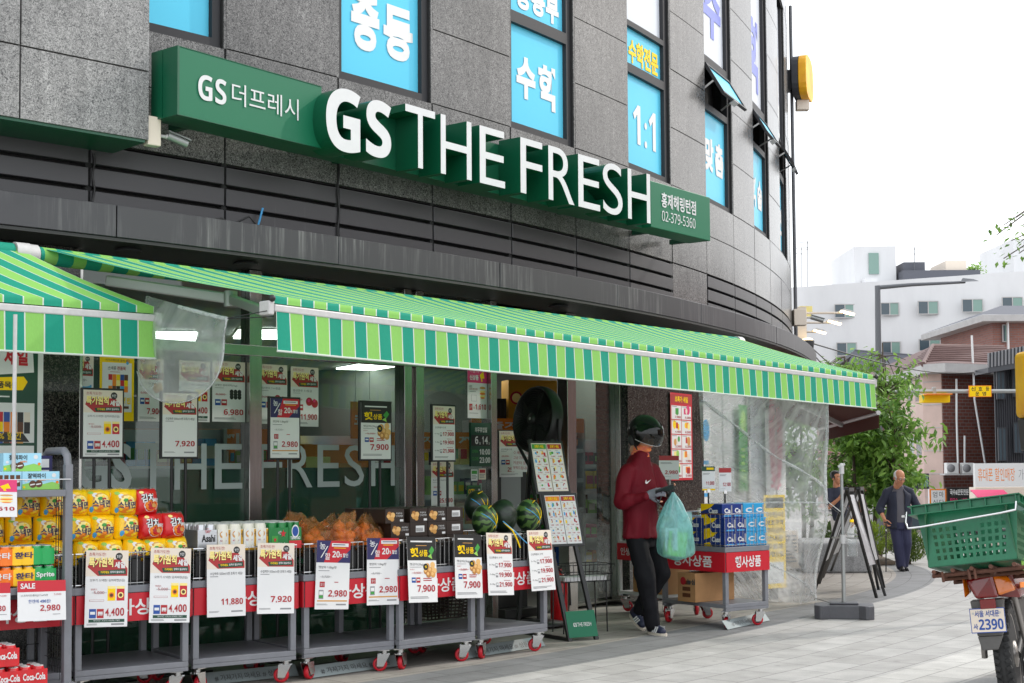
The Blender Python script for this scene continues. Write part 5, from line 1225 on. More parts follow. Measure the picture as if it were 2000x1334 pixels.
organic('trousers', [('l', [(V((-.045, 0, .88)), .14, .10, yw), (V((-.045, 0, .80)), .155, .112, yw), (V((-.04, 0, .72)), .15, .11, yw)]), ('c', J['hipR'], .096, J['knR'], .078), ('c', J['knR'], .078, (.03, -.14, .09), .066), ('c', J['hipL'], .096, J['knL'], .08), ('c', J['knL'], .08, (-.045, .225, .17), .062)], .009, 'trouser_black', rider, 4, (.014, 9., .6))
shoe(rider, J['anR'], (.13, -.255, .004), (.005, -.055, .004), 'shoe_navy', 'sole', True); shoe(rider, J['anL'], (-.015, .135, .006), (-.115, .30, .125), 'shoe_navy', 'sole', True)
for s_, nm in (('R', 'glove'), ('L', 'glove')):
    hp, tp = hand_prims(J['wr' + s_], J['hd' + s_], J['hu' + s_], J['hs' + s_], J['curl' + s_]); keep = [p for p in hp if p not in tp]
    organic('glove', [('c', p[1], p[2] + .0032, p[3], p[4] + .0032) for p in keep] + [('c', V(J['wr' + s_]) - V(J['hd' + s_]).normalized() * .03, .033, V(J['wr' + s_]), .03)], .005, 'glove_grey' if s_ == 'R' else 'black', rider, 2)
organic('neck_gaiter', [('c', H @ V((0, -.035, -.082)), .062, H @ V((0, .0, -.12)), .06), ('e', H @ V((0, -.066, -.080)), (.045, .05, .030), H.to_3x3()), ('c', H @ V((0, .0, -.12)), .06, (-.042, .0, 1.49), .082)], .006, 'gaiter', rider, 3, (.004, 22., 3.))
face(H, rider)
hel = MB()
def hp_(az, el, k=1.):   # helmet surface, az from the front
    a, e = rad(az), rad(el); flare = 1 + .05 * max(0, -math.sin(e))
    return H @ V((.138 * k * math.sin(a) * math.cos(e) * flare, .012 - .156 * k * math.cos(a) * math.cos(e) * flare, .035 + .145 * k * math.sin(e)))
hel_low = lambda az: 14 if abs(az) < 48 else (14 - (abs(az) - 48) / 14 * 66 if abs(az) < 62 else -52)
for kk in (1., .93):
    hel.grid(lambda u, v: hp_(-180 + 360 * u, hel_low(-180 + 360 * u) + (90 - hel_low(-180 + 360 * u)) * v, kk), 72, 18, 'black_gloss' if kk == 1 else 'rubber')
hel.grid(lambda u, v: hp_(-180 + 360 * u, hel_low(-180 + 360 * u), 1. - .07 * v), 72, 1, 'rubber')
hl = hel.build('helmet', rider)
q = MB(); q.grid(lambda u, v: hp_(-88 + 176 * u, 44 - 60 * v if abs(u - .5) < .42 else 44 - 60 * v * .8, 1.09 + .05 * v), 30, 12, 'visor'); q.tube([hp_(-74 + 148 * i / 24, -16, 1.142) for i in range(25)], .0025, 'alu', 5); q.build('visor', hl)
q = MB()
for az in (-90, 90): q.lathe([(.026, 0), (.024, .008), (.012, .012), (0, .012)], 'black', 14, head_frame(hp_(az, 12, 1.03), (H.to_3x3() @ V((math.sin(rad(az)), 0, 0)))) @ Matrix.Rotation(rad(90), 4, 'X'))
for az in (-95, 95): q.ball(hp_(az, -35, .98), (.03, .035, .05), 'rubber', 10); q.tube([hp_(az, -45, .95), H @ V((math.copysign(.05, az), -.03, -.12)), H @ V((0, -.06, -.135))], .007, 'rubber', 6)
q.build('chin_strap', hl)
# phone and bag
pm = MB(); pc = V((.125, -.335, 1.215)); pu = V((.86, .1, .30)).normalized(); pv = V((-.1, -.75, .45)).normalized()
pm.hexa([pc + pu * a * .082 + pv * b * .038 for a, b in ((-1, -1), (1, -1), (1, 1), (-1, 1))], [pc + pu * a * .082 + pv * b * .038 + pu.cross(pv) * .010 for a, b in ((-1, -1), (1, -1), (1, 1), (-1, 1))], 'black')
ph = tag(pm.build('phone', mw=RB, bevel=.003), 'black phone in a dark case held in both hands of the rider', 'phone')
pm = MB(); pm.tube([V((.06, -.33, 1.19)), V((.05, -.35, 1.13)), V((.075, -.35, 1.10)), V((.095, -.34, 1.14)), V((.10, -.335, 1.19))], .005, 'black', 6); pm.build('strap', ph)
plastic('teal_bag', (.66, .90, .90), .48, .28, .35, 14., (1, 1, .5), haze=s2l(160, 222, 222))
bt = V((.185, -.255, 1.185))
def bagS(u, v):
    t = 2 * math.pi * u; z = 1.185 - v * .56; w_ = .012 + .140 * min(1, max(0, (v - .02) / .5)) ** .8
    if v > .9: w_ *= math.sqrt(max(0, 1 - ((v - .9) / .1) ** 2)) * .85 + .15 * (v < 1)
    n = noise.noise((math.cos(t) * 2.4, math.sin(t) * 2.4, v * 3)) * .022 * min(1, v * 3) + .010 * math.sin(t * 9) * max(0, 1 - v * 1.6) * min(1, v * 6)
    return V((bt.x + .02 + v * .02 + (w_ + n) * math.cos(t) * (.98 if math.cos(t) > 0 else 1.0), bt.y - .02 + (w_ + n) * .62 * math.sin(t), z + .012 * math.cos(2 * t) * v))
q = MB(); q.grid(bagS, 48, 26, 'teal_bag'); bg_ = tag(q.build('shopping_bag', mw=RB), 'pale teal plastic shopping bag hanging from the hand of the rider', 'bag')
q = MB(); q.grid(lambda u, v: V((bt.x + .07 + .10 * u, bt.y - .02 + .03 * math.sin(u * 5), 1.02 - .0 * u + v * (.02 + .0 * u) - u * .02 + .03 * math.sin(v * 3))), 8, 4, 'teal_bag')
def ear(u, v): return V((bt.x + .055 + u * .12, bt.y + .01 + .01 * math.sin(v * 7), .80 + v * (.22 if u > .25 else .3) - (1 - u) * .0))
q = MB(); q.grid(ear, 6, 6, 'teal_bag'); q.build('handle_flap', bg_)
q = MB(); q.box((bt.x + .03, bt.y - .02, .76), (.16, .10, .2), 'lgreen', Matrix.Rotation(.3, 3, 'Z') @ Matrix.Rotation(.12, 3, 'Y')); q.box((bt.x - .0, bt.y - .045, .80), (.1, .07, .18), 'paper', Matrix.Rotation(-.3, 3, 'Z')); [q.box((bt.x - .01, bt.y - .085, .74 + i * .02), (.06, .004, .006), 'grey_text', Matrix.Rotation(-.3, 3, 'Z')) for i in range(6)]
tag(q.build('groceries', mw=RB), 'white and pale green cartons inside the teal shopping bag', 'groceries')
# --- old man with a cane -------------------------------------------
S2 = 22.4 / 2778; gm = ony(1757, 1117, 22.4); gm.z = gz(22.4); MBs = Matrix.Translation(gm)
J = dict(head=(-.015, -.16, 1.465), look=(.25, -.9, -.34), neck=(0.0, -.03, 1.345), chest=(.0, .0, 1.10), pelvis=(.02, .03, .80), yaw=.12, shR=(-.17, -.01, 1.235), shL=(.19, .02, 1.24), elR=(-.285, .03, .985), elL=(.315, .05, 1.0), wrR=(-.255, -.13, .82), wrL=(.345, -.08, .86),
         hdR=(.12, -.25, -.9), huR=(-.9, -.3, .1), hsR=-1, hdL=(.1, -.3, -.9), huL=(.9, -.2, .1), hsL=1, curlR=1.0, hipR=(-.06, .02, .78), knR=(-.015, .0, .43), anR=(.03, .03, .085), toeR=(.0, -.12, .03), hipL=(.10, .03, .78), knL=(.12, -.0, .44), anL=(.1, .12, .09), toeL=(.12, .02, .03))
old, H = human('person', MBs, J, 'elderly person with white hair, glasses and navy jacket walking with a black cane', skin='skin_tan', k=1.02); face(H, old, 1.02, brow='hair_white')
organic('polo_shirt', [('l', [(V((.02, 0, .76)), .155, .115, .12), (V((.01, 0, .95)), .16, .12, .12), (V((0, 0, 1.15)), .165, .115, .12), (V((0, -.01, 1.28)), .13, .09, .12), (V((0, -.03, 1.345)), .07, .065, .12)])], .011, 'polo_grey', old, 4, (.006, 9., .6))
jk = MB()
def jacket(u, v):   # open front shell
    t = rad(-70 + 320 * u); a, b = (.195 + .012 * math.sin(v * 9), .145); z = .67 + v * .655; k = 1 if v < .75 else 1 - ((v - .75) / .25) ** 2 * .55
    op = 1 + .0 * v; n = .010 * noise.noise((t * 2, v * 5, 1.))
    return V((.01 + (a * k + n) * math.cos(t), .01 + (b * k + n) * math.sin(t), z - .03 * math.cos(t) ** 2 * (v > .85)))
jk.grid(jacket, 34, 18, 'navy_cloth'); jo = jk.build('jacket', old); sl = jo.modifiers.new('s', 'SOLIDIFY'); sl.thickness = .012
organic('sleeve', [('c', (-.07, -.01, 1.29), .06, J['shR'], .066), ('c', J['shR'], .067, J['elR'], .066), ('c', J['elR'], .066, (-.275, -.02, .93), .06)], .011, 'navy_cloth', jo, 4, (.008, 10., 1.)); organic('sleeve', [('c', (.08, -.01, 1.295), .06, J['shL'], .066), ('c', J['shL'], .067, J['elL'], .066), ('c', J['elL'], .066, (.33, -.0, .95), .06)], .011, 'navy_cloth', jo, 4, (.008, 10., 1.))
organic('trousers', [('l', [(V((.02, .01, .85)), .15, .115, .12), (V((.02, .01, .74)), .16, .12, .12), (V((.02, .01, .66)), .15, .11, .12)]), ('c', J['hipR'], .1, J['knR'], .085), ('c', J['knR'], .085, (.03, .03, .08), .075), ('c', J['hipL'], .1, J['knL'], .085), ('c', J['knL'], .085, (.1, .11, .08), .072)], .011, 'navy_trouser', old, 5, (.010, 8., .35))
q = MB(); q.lathe([(.158, .845), (.16, .86), (.158, .88)], 'black', 24, Matrix.Translation((.02, .01, 0)) @ Matrix.Diagonal((1, .76, 1, 1))); q.box((.04, -.118, .862), (.05, .012, .035), 'chrome'); q.build('belt', old)
organic('hair', [('e', H @ V((0, .03, .035)), (.081, .087, .078), H.to_3x3()), ('e', H @ V((.065, .015, .005)), (.017, .045, .05), H.to_3x3()), ('e', H @ V((-.065, .015, .005)), (.017, .045, .05), H.to_3x3())], .008, 'hair_white', old, 2, (.005, 40., 1.))
q = MB()
for s_ in (-1, 1):
    q.tube([H @ V((s_ * .032 + .021 * math.cos(t), -.102, .002 + .016 * math.sin(t))) for t in [2 * math.pi * i / 16 for i in range(16)]], .0018, 'frame_dark', 5, closed=True); q.tube([H @ V((s_ * .053, -.1, .004)), H @ V((s_ * .08, -.03, .004)), H @ V((s_ * .082, .02, 0))], .0016, 'frame_dark', 5)
q.tube([H @ V((-.011, -.103, .004)), H @ V((.011, -.103, .004))], .0016, 'frame_dark', 5); q.build('glasses', old)
shoe(old, J['anR'], (.02, -.15, .004), (.045, .09, .004), 'black', 'black'); shoe(old, J['anL'], (.13, .0, .004), (.09, .22, .004), 'black', 'black')
q = MB(); hx = V((-.245, -.19, .775)); q.tube([hx + V((.03, 0, .018)), hx, hx + V((-.035, -.0, .0))], .010, 'black', 8); q.tube([hx, V((-.275, -.24, .012))], [.011, .009], 'black', 8); q.tube([hx + V((-.004, -.007, -.11)), hx + V((-.006, -.01, -.14))], .0125, 'alu', 8)
tag(q.build('cane', mw=MBs), 'black walking cane held by the elderly person', 'cane')
# --- person with a cup behind the stone planter --------------------
gp = ony(1646, 1080, 24.4); gp.z = gz(24.4) - .02; PB = Matrix.Translation(gp)
J = dict(head=(-.09, -.04, 1.53), look=(.55, -.8, .12), neck=(-.075, 0, 1.385), chest=(-.05, 0, 1.15), pelvis=(0, 0, .86), yaw=.6, shR=(-.23, -.06, 1.30), shL=(.1, .08, 1.31), elR=(-.26, -.14, 1.03), elL=(.16, .05, 1.03), wrR=(-.1, -.24, 1.18), wrL=(.17, -.1, .83), hdR=(.5, -.2, .8), huR=(-.7, -.3, .4), hsR=1, hdL=(0, -.1, -1), huL=(1, 0, 0), hsL=1, curlR=.8, hipR=(-.09, 0, .82), knR=(-.09, -.05, .46), anR=(-.1, .02, .09), toeR=(-.08, -.12, .03), hipL=(.09, 0, .82), knL=(.1, -.03, .46), anL=(.1, .03, .09), toeL=(.13, -.1, .03))
pc_, H = human('person', PB, J, 'person in dark tee and white shorts holding a cup behind the black sign frames', skin='skin_tan'); face(H, pc_)
organic('tee_shirt', [('l', [(V((0, 0, .80)), .185, .13, .6), (V((-.03, 0, 1.0)), .18, .125, .6), (V((-.05, 0, 1.2)), .185, .12, .6), (V((-.07, 0, 1.33)), .13, .09, .6), (V((-.075, 0, 1.375)), .07, .065, .6)]), ('c', (-.12, -.03, 1.31), .055, J['shR'], .062), ('c', J['shR'], .064, (-.25, -.12, 1.12), .07), ('c', (.0, .05, 1.31), .055, J['shL'], .062), ('c', J['shL'], .064, (.145, .06, 1.12), .07)], .011, 'navy_cloth', pc_, 5, (.009, 9., .7))
organic('shorts', [('l', [(V((0, 0, .88)), .16, .12, .6), (V((0, 0, .74)), .17, .125, .6)]), ('c', J['hipR'], .11, (-.09, -.04, .52), .095), ('c', J['hipL'], .11, (.1, -.02, .52), .095)], .011, 'white_cloth', pc_, 5, (.008, 9., .6))
organic('hair', [('e', H @ V((0, .03, .055)), (.083, .092, .078), H.to_3x3()), ('e', H @ V((0, -.045, .085)), (.06, .04, .03), H.to_3x3()), ('e', H @ V((.06, .02, .02)), (.026, .05, .045), H.to_3x3()), ('e', H @ V((-.06, .02, .02)), (.026, .05, .045), H.to_3x3())], .008, 'hair_black', pc_, 2, (.006, 35., 1.))
shoe(pc_, J['anR'], (-.07, -.16, .004), (-.11, .09, .004), 'white_cloth', 'sole'); shoe(pc_, J['anL'], (.14, -.14, .004), (.09, .1, .004), 'white_cloth', 'sole')
q = MB(); q.lathe([(.028, 0), (.038, .1), (.04, .1), (.04, .107), (.0, .107)], 'paper', 16, Matrix.Translation((-.035, -.3, 1.22))); tag(q.build('paper_cup', mw=PB), 'pale paper cup in the raised hand of the person in shorts', 'cup')
# ------------------------------------------------------------------ left shelf rack
def world_frame(o, ux): return frame(Vector(o), Vector((ux[0], ux[1], 0)), (0, 0, 1))
pk = ony(139, 1380, 8.32); RK0 = Vector((pk.x, pk.y, 0)); rux = Vector((.80, .60, 0)); RW_ = 1.25
RKM = world_frame(RK0 - rux * RW_, rux)       # x to the right end, y inward
rack = empty('shelf_rack', RKM, 'grey metal shelf rack with wire back at the far left edge', 'shelf rack')
def onr(x, y, dep=0.): n = RKM.to_3x3() @ V((0, 1, 0)); return RKM.inverted() @ onpl(x, y, RKM @ V((0, dep, 0)), n)
ztop = onr(120, 880).z; s1 = onr(80, 957).z; s2 = onr(80, 1146).z
for x in (0, RW_ - .045):
    q = MB(); q.bx(x, x + .045, 0, .05, 0, ztop - .08, 'cart_grey'); q.bx(x, x + .045, .4, .45, 0, ztop - .08, 'cart_grey'); q.tube([(x + .022, .025, ztop - .09), (x + .022, .04, ztop - .03), (x + .022, .09, ztop), (x + .022, .36, ztop), (x + .022, .41, ztop - .03), (x + .022, .425, ztop - .09)], .024, 'cart_grey', 8); q.build('end_frame', rack, bevel=.004)
q = MB()
for i in range(19): q.tube([(RW_ * i / 18, .44, .1), (RW_ * i / 18, .44, ztop - .05)], .0028, 'black', 4)
for i in range(12): z = .12 + (ztop - .2) * i / 11; q.tube([(0, .436, z), (RW_, .436, z)], .0028, 'black', 4)
for i in range(1, 8): q.tube([(RW_ - .02, .05 + .35 * i / 8, .1), (RW_ - .02, .05 + .35 * i / 8, ztop - .05)], .0025, 'black', 4)
for i in range(10): z = .15 + (ztop - .25) * i / 9; q.tube([(RW_ - .02, .05, z), (RW_ - .02, .4, z)], .0025, 'black', 4)
q.build('wire_mesh', rack)
for z in (s1, s2, .12): q = MB(); q.bx(.046, RW_ - .046, -.01, .43, z - .04, z, 'cart_grey'); q.build('shelf', rack, bevel=.004)
q = MB(); q.tube([(.02, -.01, s1 + .06), (RW_ - .02, -.01, s1 + .06)], .004, 'chrome', 6); q.tube([(RW_ - .02, -.01, s1 + .06), (RW_ - .02, .4, s1 + .06)], .004, 'chrome', 6); q.build('guard_rail', rack)
q = MB(); q.tube([(RW_ - .33, .05, ztop - .4), (RW_ - .33, .05, 2.3)], .012, 'alu', 8); tag(q.build('support_pole', mw=RKM), 'thin pale pole standing before the green sale board at far left', 'pole')
mat('pie_blue', s2l(160, 212, 232), .45); mat('pie_green', s2l(140, 200, 90), .45)
def pie(w_=.215, h=.105, d=.14):
    q = MB(); q.bx(-w_ / 2, w_ / 2, 0, d, 0, h, 'pie_blue'); y = -.0012
    P = lambda pts, m, l: q.quad([((a - .5) * w_, y - l * .0004, b * h) for a, b in pts], m)
    D = lambda cx, cz, r, m, l, k=2.: P([(cx + r * math.cos(t), cz + r * k * math.sin(t)) for t in [2 * math.pi * i / 16 for i in range(16)]], m, l)
    P([(0, 0), (1, 0), (1, .3), (.8, .42), (.55, .3), (.3, .42), (0, .3)], 'pie_green', 0); D(.85, .78, .06, 'white', 0); D(.1, .5, .04, 'white', 0)
    q.text('잘떡파이', (-.36 * w_, y - .001, .62 * h), (w_ * .48, 0, 0), (0, 0, .28 * h), 'black', .02); q.text('달콤쫄깃', (-.06 * w_, y - .001, .48 * h), (w_ * .18, 0, 0), (0, 0, .1 * h), 'orange', .02)
    for cx, cz in ((.28, .3), (.44, .32)): D(cx, cz, .1, 'brown', 1, 2.); P([(cx - .07, cz - .08), (cx + .06, cz - .02), (cx + .06, cz + .04), (cx - .07, cz - .0)], 'white', 2)
    D(.05, .14, .03, 'yellow', 2); D(.94, .4, .04, 'orange', 2)
    return q
def at_rack(q, name, x, y, z, lb, cat, grp=None, rz=0, **k): return tag(q.build(name, mw=RKM @ Matrix.Translation((x, y, z)) @ Matrix.Rotation(rad(rz), 4, 'Z'), **k), lb, cat, grp)
p1 = onr(44, 935, .05); p2 = onr(79, 935, .03)
at_rack(pie(), 'pie_box', onr(80, 940, .03).x, .03, s1 + .002, 'pale blue cake carton with a green printed meadow, right on the upper rack shelf', 'carton', 'pale blue cake cartons', 0, bevel=.002)
at_rack(pie(), 'pie_box', onr(44, 900, .06).x, .06, s1 + .108, 'pale blue cake carton with a green meadow lying on top of the others', 'carton', 'pale blue cake cartons', -2, bevel=.002)
for i in range(4): 
    q = MB(); q.bx(0, .04, 0, .2, 0, .105, 'pie_blue'); q.quad([(.008, -.0012, .02), (.032, -.0012, .02), (.032, -.0012, .085), (.008, -.0012, .085)], 'brown'); q.quad([(.012, -.0016, .04), (.028, -.0016, .045), (.028, -.0016, .06), (.012, -.0016, .055)], 'white')
    at_rack(q, 'pie_box', onr(-6 + i * 11.5, 935, .03).x, .03, s1 + .002, 'pale blue cake carton turned end on, %s in its row on the rack' % ('first', 'second', 'third', 'fourth')[i], 'carton', 'pale blue cake cartons', bevel=.001)
q = MB(); q.bx(-.05, .05, 0, .15, 0, .14, 'navy'); q.quad([(-.03, -.001, .07), (.03, -.001, .07), (.03, -.001, .12), (-.03, -.001, .12)], 'paper'); q.quad([(-.03, -.001, .02), (.03, -.001, .02), (.03, -.001, .055), (-.03, -.001, .055)], 'paper')
at_rack(q, 'navy_box', onr(86, 900, .25).x, .25, s1 + .06, 'small navy carton behind the pale blue cake cartons', 'carton')
def canpack(m, t, tc, w_=.125, h=.115, dp=.19, k=3, tm=None):
    q = MB(); r_ = w_ / 4
    for i in range(2):
        for j in range(3): can_mb(q, (i - .5) * w_ * .5, .033 + j * .062, 0, h, .031, m)
    q.grid(lambda u, v: V((-w_ / 2 - .002 + (w_ + .004) * u, -.001 - .006 * abs(math.sin(2 * math.pi * u)), h * (.06 + .8 * v))), 16, 4, m)
    q.text(t, (-w_ * .42, -.0085, h * .38), (w_ * .84, 0, 0), (0, 0, h * .32), tc, .03); return q
yk = s2 + .002
for j, (x, z, m_, t, tc, lb) in enumerate(((48, 0, 'fanta_y', '환타', 'navy', 'lower yellow pack of small cans on the middle rack shelf'), (46, 1, 'fanta_y', '환타', 'navy', 'upper yellow pack of small cans on the middle rack shelf'), (88, 0, 'sprite_g', 'Sprite', 'white', 'lower green pack of small cans on the middle rack shelf'), (84, 1, 'sprite_g', '', 'white', 'upper green pack of small cans on the middle rack shelf'), (4, 0, 'fanta_o', '환타', 'white', 'lower orange pack of small cans at the left edge'), (2, 1, 'fanta_o', '환타', 'white', 'upper orange pack of small cans at the left edge'))):
    at_rack(canpack(m_, t or ' ', tc), 'drink_pack', onr(x, 1100, .04).x, .04, yk + z * .118, lb, 'drink pack', 'packs of small cans on the rack')
for j, (x, z, lb) in enumerate(((66, 0, 'red pack of cola cans at the right of the lowest row'), (16, 0, 'red pack of cola cans at the left of the lowest row'), (10, 1, 'red pack of cola cans on top of the lower red ones'))):
    p = onr(x, 1315, -.12); at_rack(canpack('can_red', 'Coca-Cola', 'white', .15, .125), 'cola_pack', p.x, -.12, .178 + z * .128, lb, 'drink pack', 'red packs of cola cans')
q = MB(); q.bx(.3, RW_ + .02, -.16, .3, .02, .175, 'cart_grey'); q.build('base_shelf', rack, bevel=.004)
for (x0, y0, x1, y1, kd, kw, lb) in ((34, 1135, 128, 1214, 'sale', {}, 'red headed SALE card with 2,980 clipped to the middle rack shelf'), (-60, 1140, 20, 1214, 'sale', dict(price='3,280', t='[과일소다]215ml*6캔'), 'red headed card cut off by the left edge below the orange packs'), (-55, 936, 33, 1010, 'monthly', {}, 'pink headed price card cut off by the left edge on the upper rack shelf')):
    a, b, c = onr(x0, y0, -.03), onr(x1, y0, -.03), onr(x0, y1, -.03)
    place_poster('shelf_card', poster(kd, b.x - a.x, a.z - c.z, **kw), RKM @ V((a.x, -.03, a.z)), rux, None, lb, 'price card', 'price cards on the rack', tilt=-8, roll=-1.5)
# ------------------------------------------------------------------ poster stands behind the carts
for i, (x0, y0, x1, y1, kd, kw, lb) in enumerate(((159, 758, 243, 896, 'noodle', {}, 'black framed noodle price stand reading 4,400, leftmost of its row'), (314, 764, 388, 896, 'beer', dict(n='4', price='7,920'), 'black framed drink price stand reading 7,920 under the hanging plastic sheet'),
     (525, 775, 587, 898, 'onion', {}, 'black framed onion price stand reading 2,980 right of the steel post'), (702, 783, 765, 900, 'potato', {}, 'black framed potato price stand with dark heading reading 7,900'), (843, 790, 890, 902, 'melon', {}, 'black framed melon price stand with three prices on the door side glass'))):
    r_ = 26.0; a0, zt_ = oncyl(x0, y0, r_); a1, _ = oncyl(x1, y0, r_); _, zb2 = oncyl((x0 + x1) / 2, y1, r_); _, zt_ = oncyl((x0 + x1) / 2, y0, r_)
    p0, p1 = cp(a0, r_, 0), cp(a1, r_, 0); ux = (p1 - p0); w_ = ux.length; ux.normalize(); mw = frame((p0 + p1) / 2, ux, (0, 0, 1)); h = zt_ - zb2
    root = empty('poster_stand', mw, lb, 'poster stand', 'black framed price stands')
    q = MB(); q.bx(-w_ / 2, w_ / 2, 0, .02, zb2, zt_, 'black'); q.build('frame', root, bevel=.003)
    for x in (-.055, .055): q = MB(); q.tube([(x, .012, .0), (x, .012, zb2)], .011, 'black', 8); q.build('pole', root)
    q = MB(); q.bx(-.2, .2, -.12, .15, 0, .012, 'black'); q.build('foot_plate', root); q = MB(); q.bx(-.055, .055, .006, .018, .62, .635, 'black'); q.build('cross_bar', root)
    mb = poster(kd, w_ - .028, h - .028, **kw); mb.v = [(v[0] - w_ / 2 + .014, -v[2] - .003, v[1] + zt_ - .014) for v in mb.v]; mb.build('price_sheet', root)
# ------------------------------------------------------------------ flyer easel by the door
gA, gB = gr(1113, 1253), gr(1165, 1249); eu = (gB - gA); ew = eu.length; eu.normalize(); EM = frame(gA, eu, (0, 0, 1))
ea = empty('flyer_easel', EM, 'black A-frame easel with food flyers and a green foot panel by the door', 'easel')
lean = lambda z: .30 * z     # y offset as it leans back
He = 1.63
for x in (0.0, ew): q = MB(); q.beam((x * 1.0, 0, 0), (x * .85 + (-.08), lean(He), He), .035, .03, 'black', (0, 1, 0)); q.build('leg', ea)
q = MB(); q.beam((-.06, .75, 0), (-.05, lean(He) + .02, He - .05), .03, .03, 'black', (0, 1, 0)); q.beam((-.06, .75, .015), (0, 0, .015), .03, .03, 'black'); q.build('back_strut', ea)
def epan(z0, z1, ex, kind, name, **k):
    w_ = ew * 1.16 + ex; ln = (z1 - z0) * math.hypot(1, .30); mb = MB()
    if kind == 'flyer':
        mb.bx(-.02, w_ + .02, -ln - .02, .02, -.015, 0, 'black'); s = Sheet(mb, w_ / 2 - .004, ln, None); fb = poster('flyer', w_ / 2 - .004, ln, **k); fb2 = poster('flyer', w_ / 2 - .004, ln, **dict(k, seed=k['seed'] + 3, hc='sale_red'))
        for b_, off in ((fb, 0), (fb2, w_ / 2 + .002)):
            base = len(mb.v); mb.v += [(v[0] + off, v[1], v[2] + .003) for v in b_.v]
            for f, mi in zip(b_.f, b_.mi): mb.f.append(tuple(i + base for i in f)); mb.mi.append(mb.mk(b_.mats[mi])); mb.sm.append(False)
    else:
        s = Sheet(mb, w_, ln, 'sign_green', .012); s.text('\U0001D5DA\U0001D5E6', .2, .45, .32, .6, 'white'); s.text('THE FRESH', .34, .45, .82, .6, 'white')
    mw = Matrix.Translation((-.09 + .05 * (kind != 'flyer'), lean(z1) - .025, z1)) @ Matrix.Rotation(math.pi / 2 - math.atan(.30) * 1, 4, 'X')
    T = Matrix.Translation((-.085 + (.06 if kind != 'flyer' else .0), lean(z1) - .03, z1)); 
    up = V((0, .30, 1)).normalized(); nn2 = V((0, -1, .30)).normalized()
    mb.v = [tuple(V((-.085 + (.075 if kind != 'flyer' else (z1 < 1.2) * .05), lean(z1) - .02, z1)) + V((v[0], 0, 0)) + up * v[1] + nn2 * v[2]) for v in mb.v]
    return mb.build(name, ea)
epan(1.2, 1.6, .0, 'flyer', 'flyer_panel', grid=(2, 5), seed=11, hc='mgreen'); epan(.77, 1.165, .0, 'flyer', 'flyer_panel', grid=(3, 5), seed=23, hc='orange', bgc='paper'); epan(.03, .235, -.02, 'g', 'foot_panel')
# fan
fc = ony(1050, 820, 12.6); fn = V((-.80, -.58, .12)).normalized(); FM = head_frame(fc, fn)
fan = empty('floor_fan', V((fc.x, fc.y, 0)), 'black round floor fan standing inside the shop door', 'fan'); fi = Matrix.Translation(-V((fc.x, fc.y, 0)))
def fpt(mb, nm, par=None):
    o = mb.build(nm); o.parent = par or fan
    if not par: o.matrix_parent_inverse = fi
    return o
RX = FM @ Matrix.Rotation(rad(90), 4, 'X')
q = MB(); q.lathe([(.29, -.06), (.30, -.03), (.30, .03), (.29, .06), (.275, .06), (.275, -.06)], 'black', 32, RX); fpt(q, 'fan_ring')
q = MB()
for k in range(12): q.tube([RX @ V((r_ * math.cos(t), r_ * math.sin(t), .07 - .0)) for r_ in (.03 + k * .0205,) for t in [2 * math.pi * i / 28 for i in range(28)]], .0022, 'black', 4, closed=True)
for k in range(40): t = 2 * math.pi * k / 40; q.tube([RX @ V((r_ * math.cos(t), r_ * math.sin(t), z)) for r_, z in ((.05, .074), (.16, .078), (.28, .055))], .0016, 'black', 4)
fpt(q, 'grille'); q = MB(); q.lathe([(0, .085), (.05, .08), (.055, .06)], 'black', 18, RX); q.lathe([(0, .0875), (.014, .0872)], 'alu', 10, RX); fpt(q, 'hub')
q = MB()
for k in range(5):
    t = k * 1.2566; q.quad([RX @ V((r_ * math.cos(t + d), r_ * math.sin(t + d), z)) for r_, d, z in ((.05, 0, .02), (.26, -.1, .03), (.26, .55, -.02), (.05, .5, -.02))], 'black')
fpt(q, 'blade'); q = MB(); side = V((fn.y, -fn.x, 0)).normalized()
for s_ in (-1, 1): q.tube([fc + side * s_ * .315, fc + side * s_ * .31 - V((0, 0, .2)), fc + side * s_ * .12 - V((0, 0, .42)), V((fc.x, fc.y, .95))], .016, 'black', 8)
q.tube([V((fc.x, fc.y, .96)), V((fc.x, fc.y, .03))], .022, 'black', 10); q.lathe([(.24, 0), (.24, .02), (.06, .05)], 'black', 24, Matrix.Translation((fc.x, fc.y, .02))); fpt(q, 'stand')
# stand with sheets in the doorway, white notice, blue panel
dm = ony(1000, 900, 13.3); du = V((.8, .6, 0)); DM = frame(V((dm.x, dm.y, 0)), du, (0, 0, 1))
ds = empty('door_stand', DM, 'black poster stand with a red headed price sheet in the doorway', 'poster stand')
q = MB(); q.bx(-.17, .17, 0, .03, .1, 1.75, 'black'); q.bx(-.13, .10, -.003, 0, .75, 1.45, 'grey_text'); q.bx(-.2, .2, -.15, .2, 0.02, .1, 'black'); q.build('frame', ds, bevel=.004)
mb = poster('price', .27, .24 / .56, title='신선특별시 대왕수박', old='29,900', price='25,900'); mb.v = [(v[0] - .15, -v[2] - .006, v[1] + 1.74) for v in mb.v]; mb.build('price_sheet', ds)
q = MB(); s = Sheet(q, .21, .21, 'paper'); [s.text(t, .08, .1 + i * .22, .92, .24 + i * .22, 'price_red') for i, t in enumerate(('◇ 배달기사님', '그냥 가져가지', '카운터 문의', '부탁드립니다'))]
pz = ony(1000, 876, 13.05); place_poster('paper_notice', q, pz, du, None, 'white paper notice with red handwriting in the doorway', 'notice', roll=-2)
q = MB(); a_ = oncyl(1088, 900, 24.9)[0]; q.arc(a_ - .1, a_ + .45, 24.9, 24.93, .02, 1.99, 'blue'); tag(q.build('blue_board'), 'tall narrow blue panel inside the shop beside the steel door post', 'board')
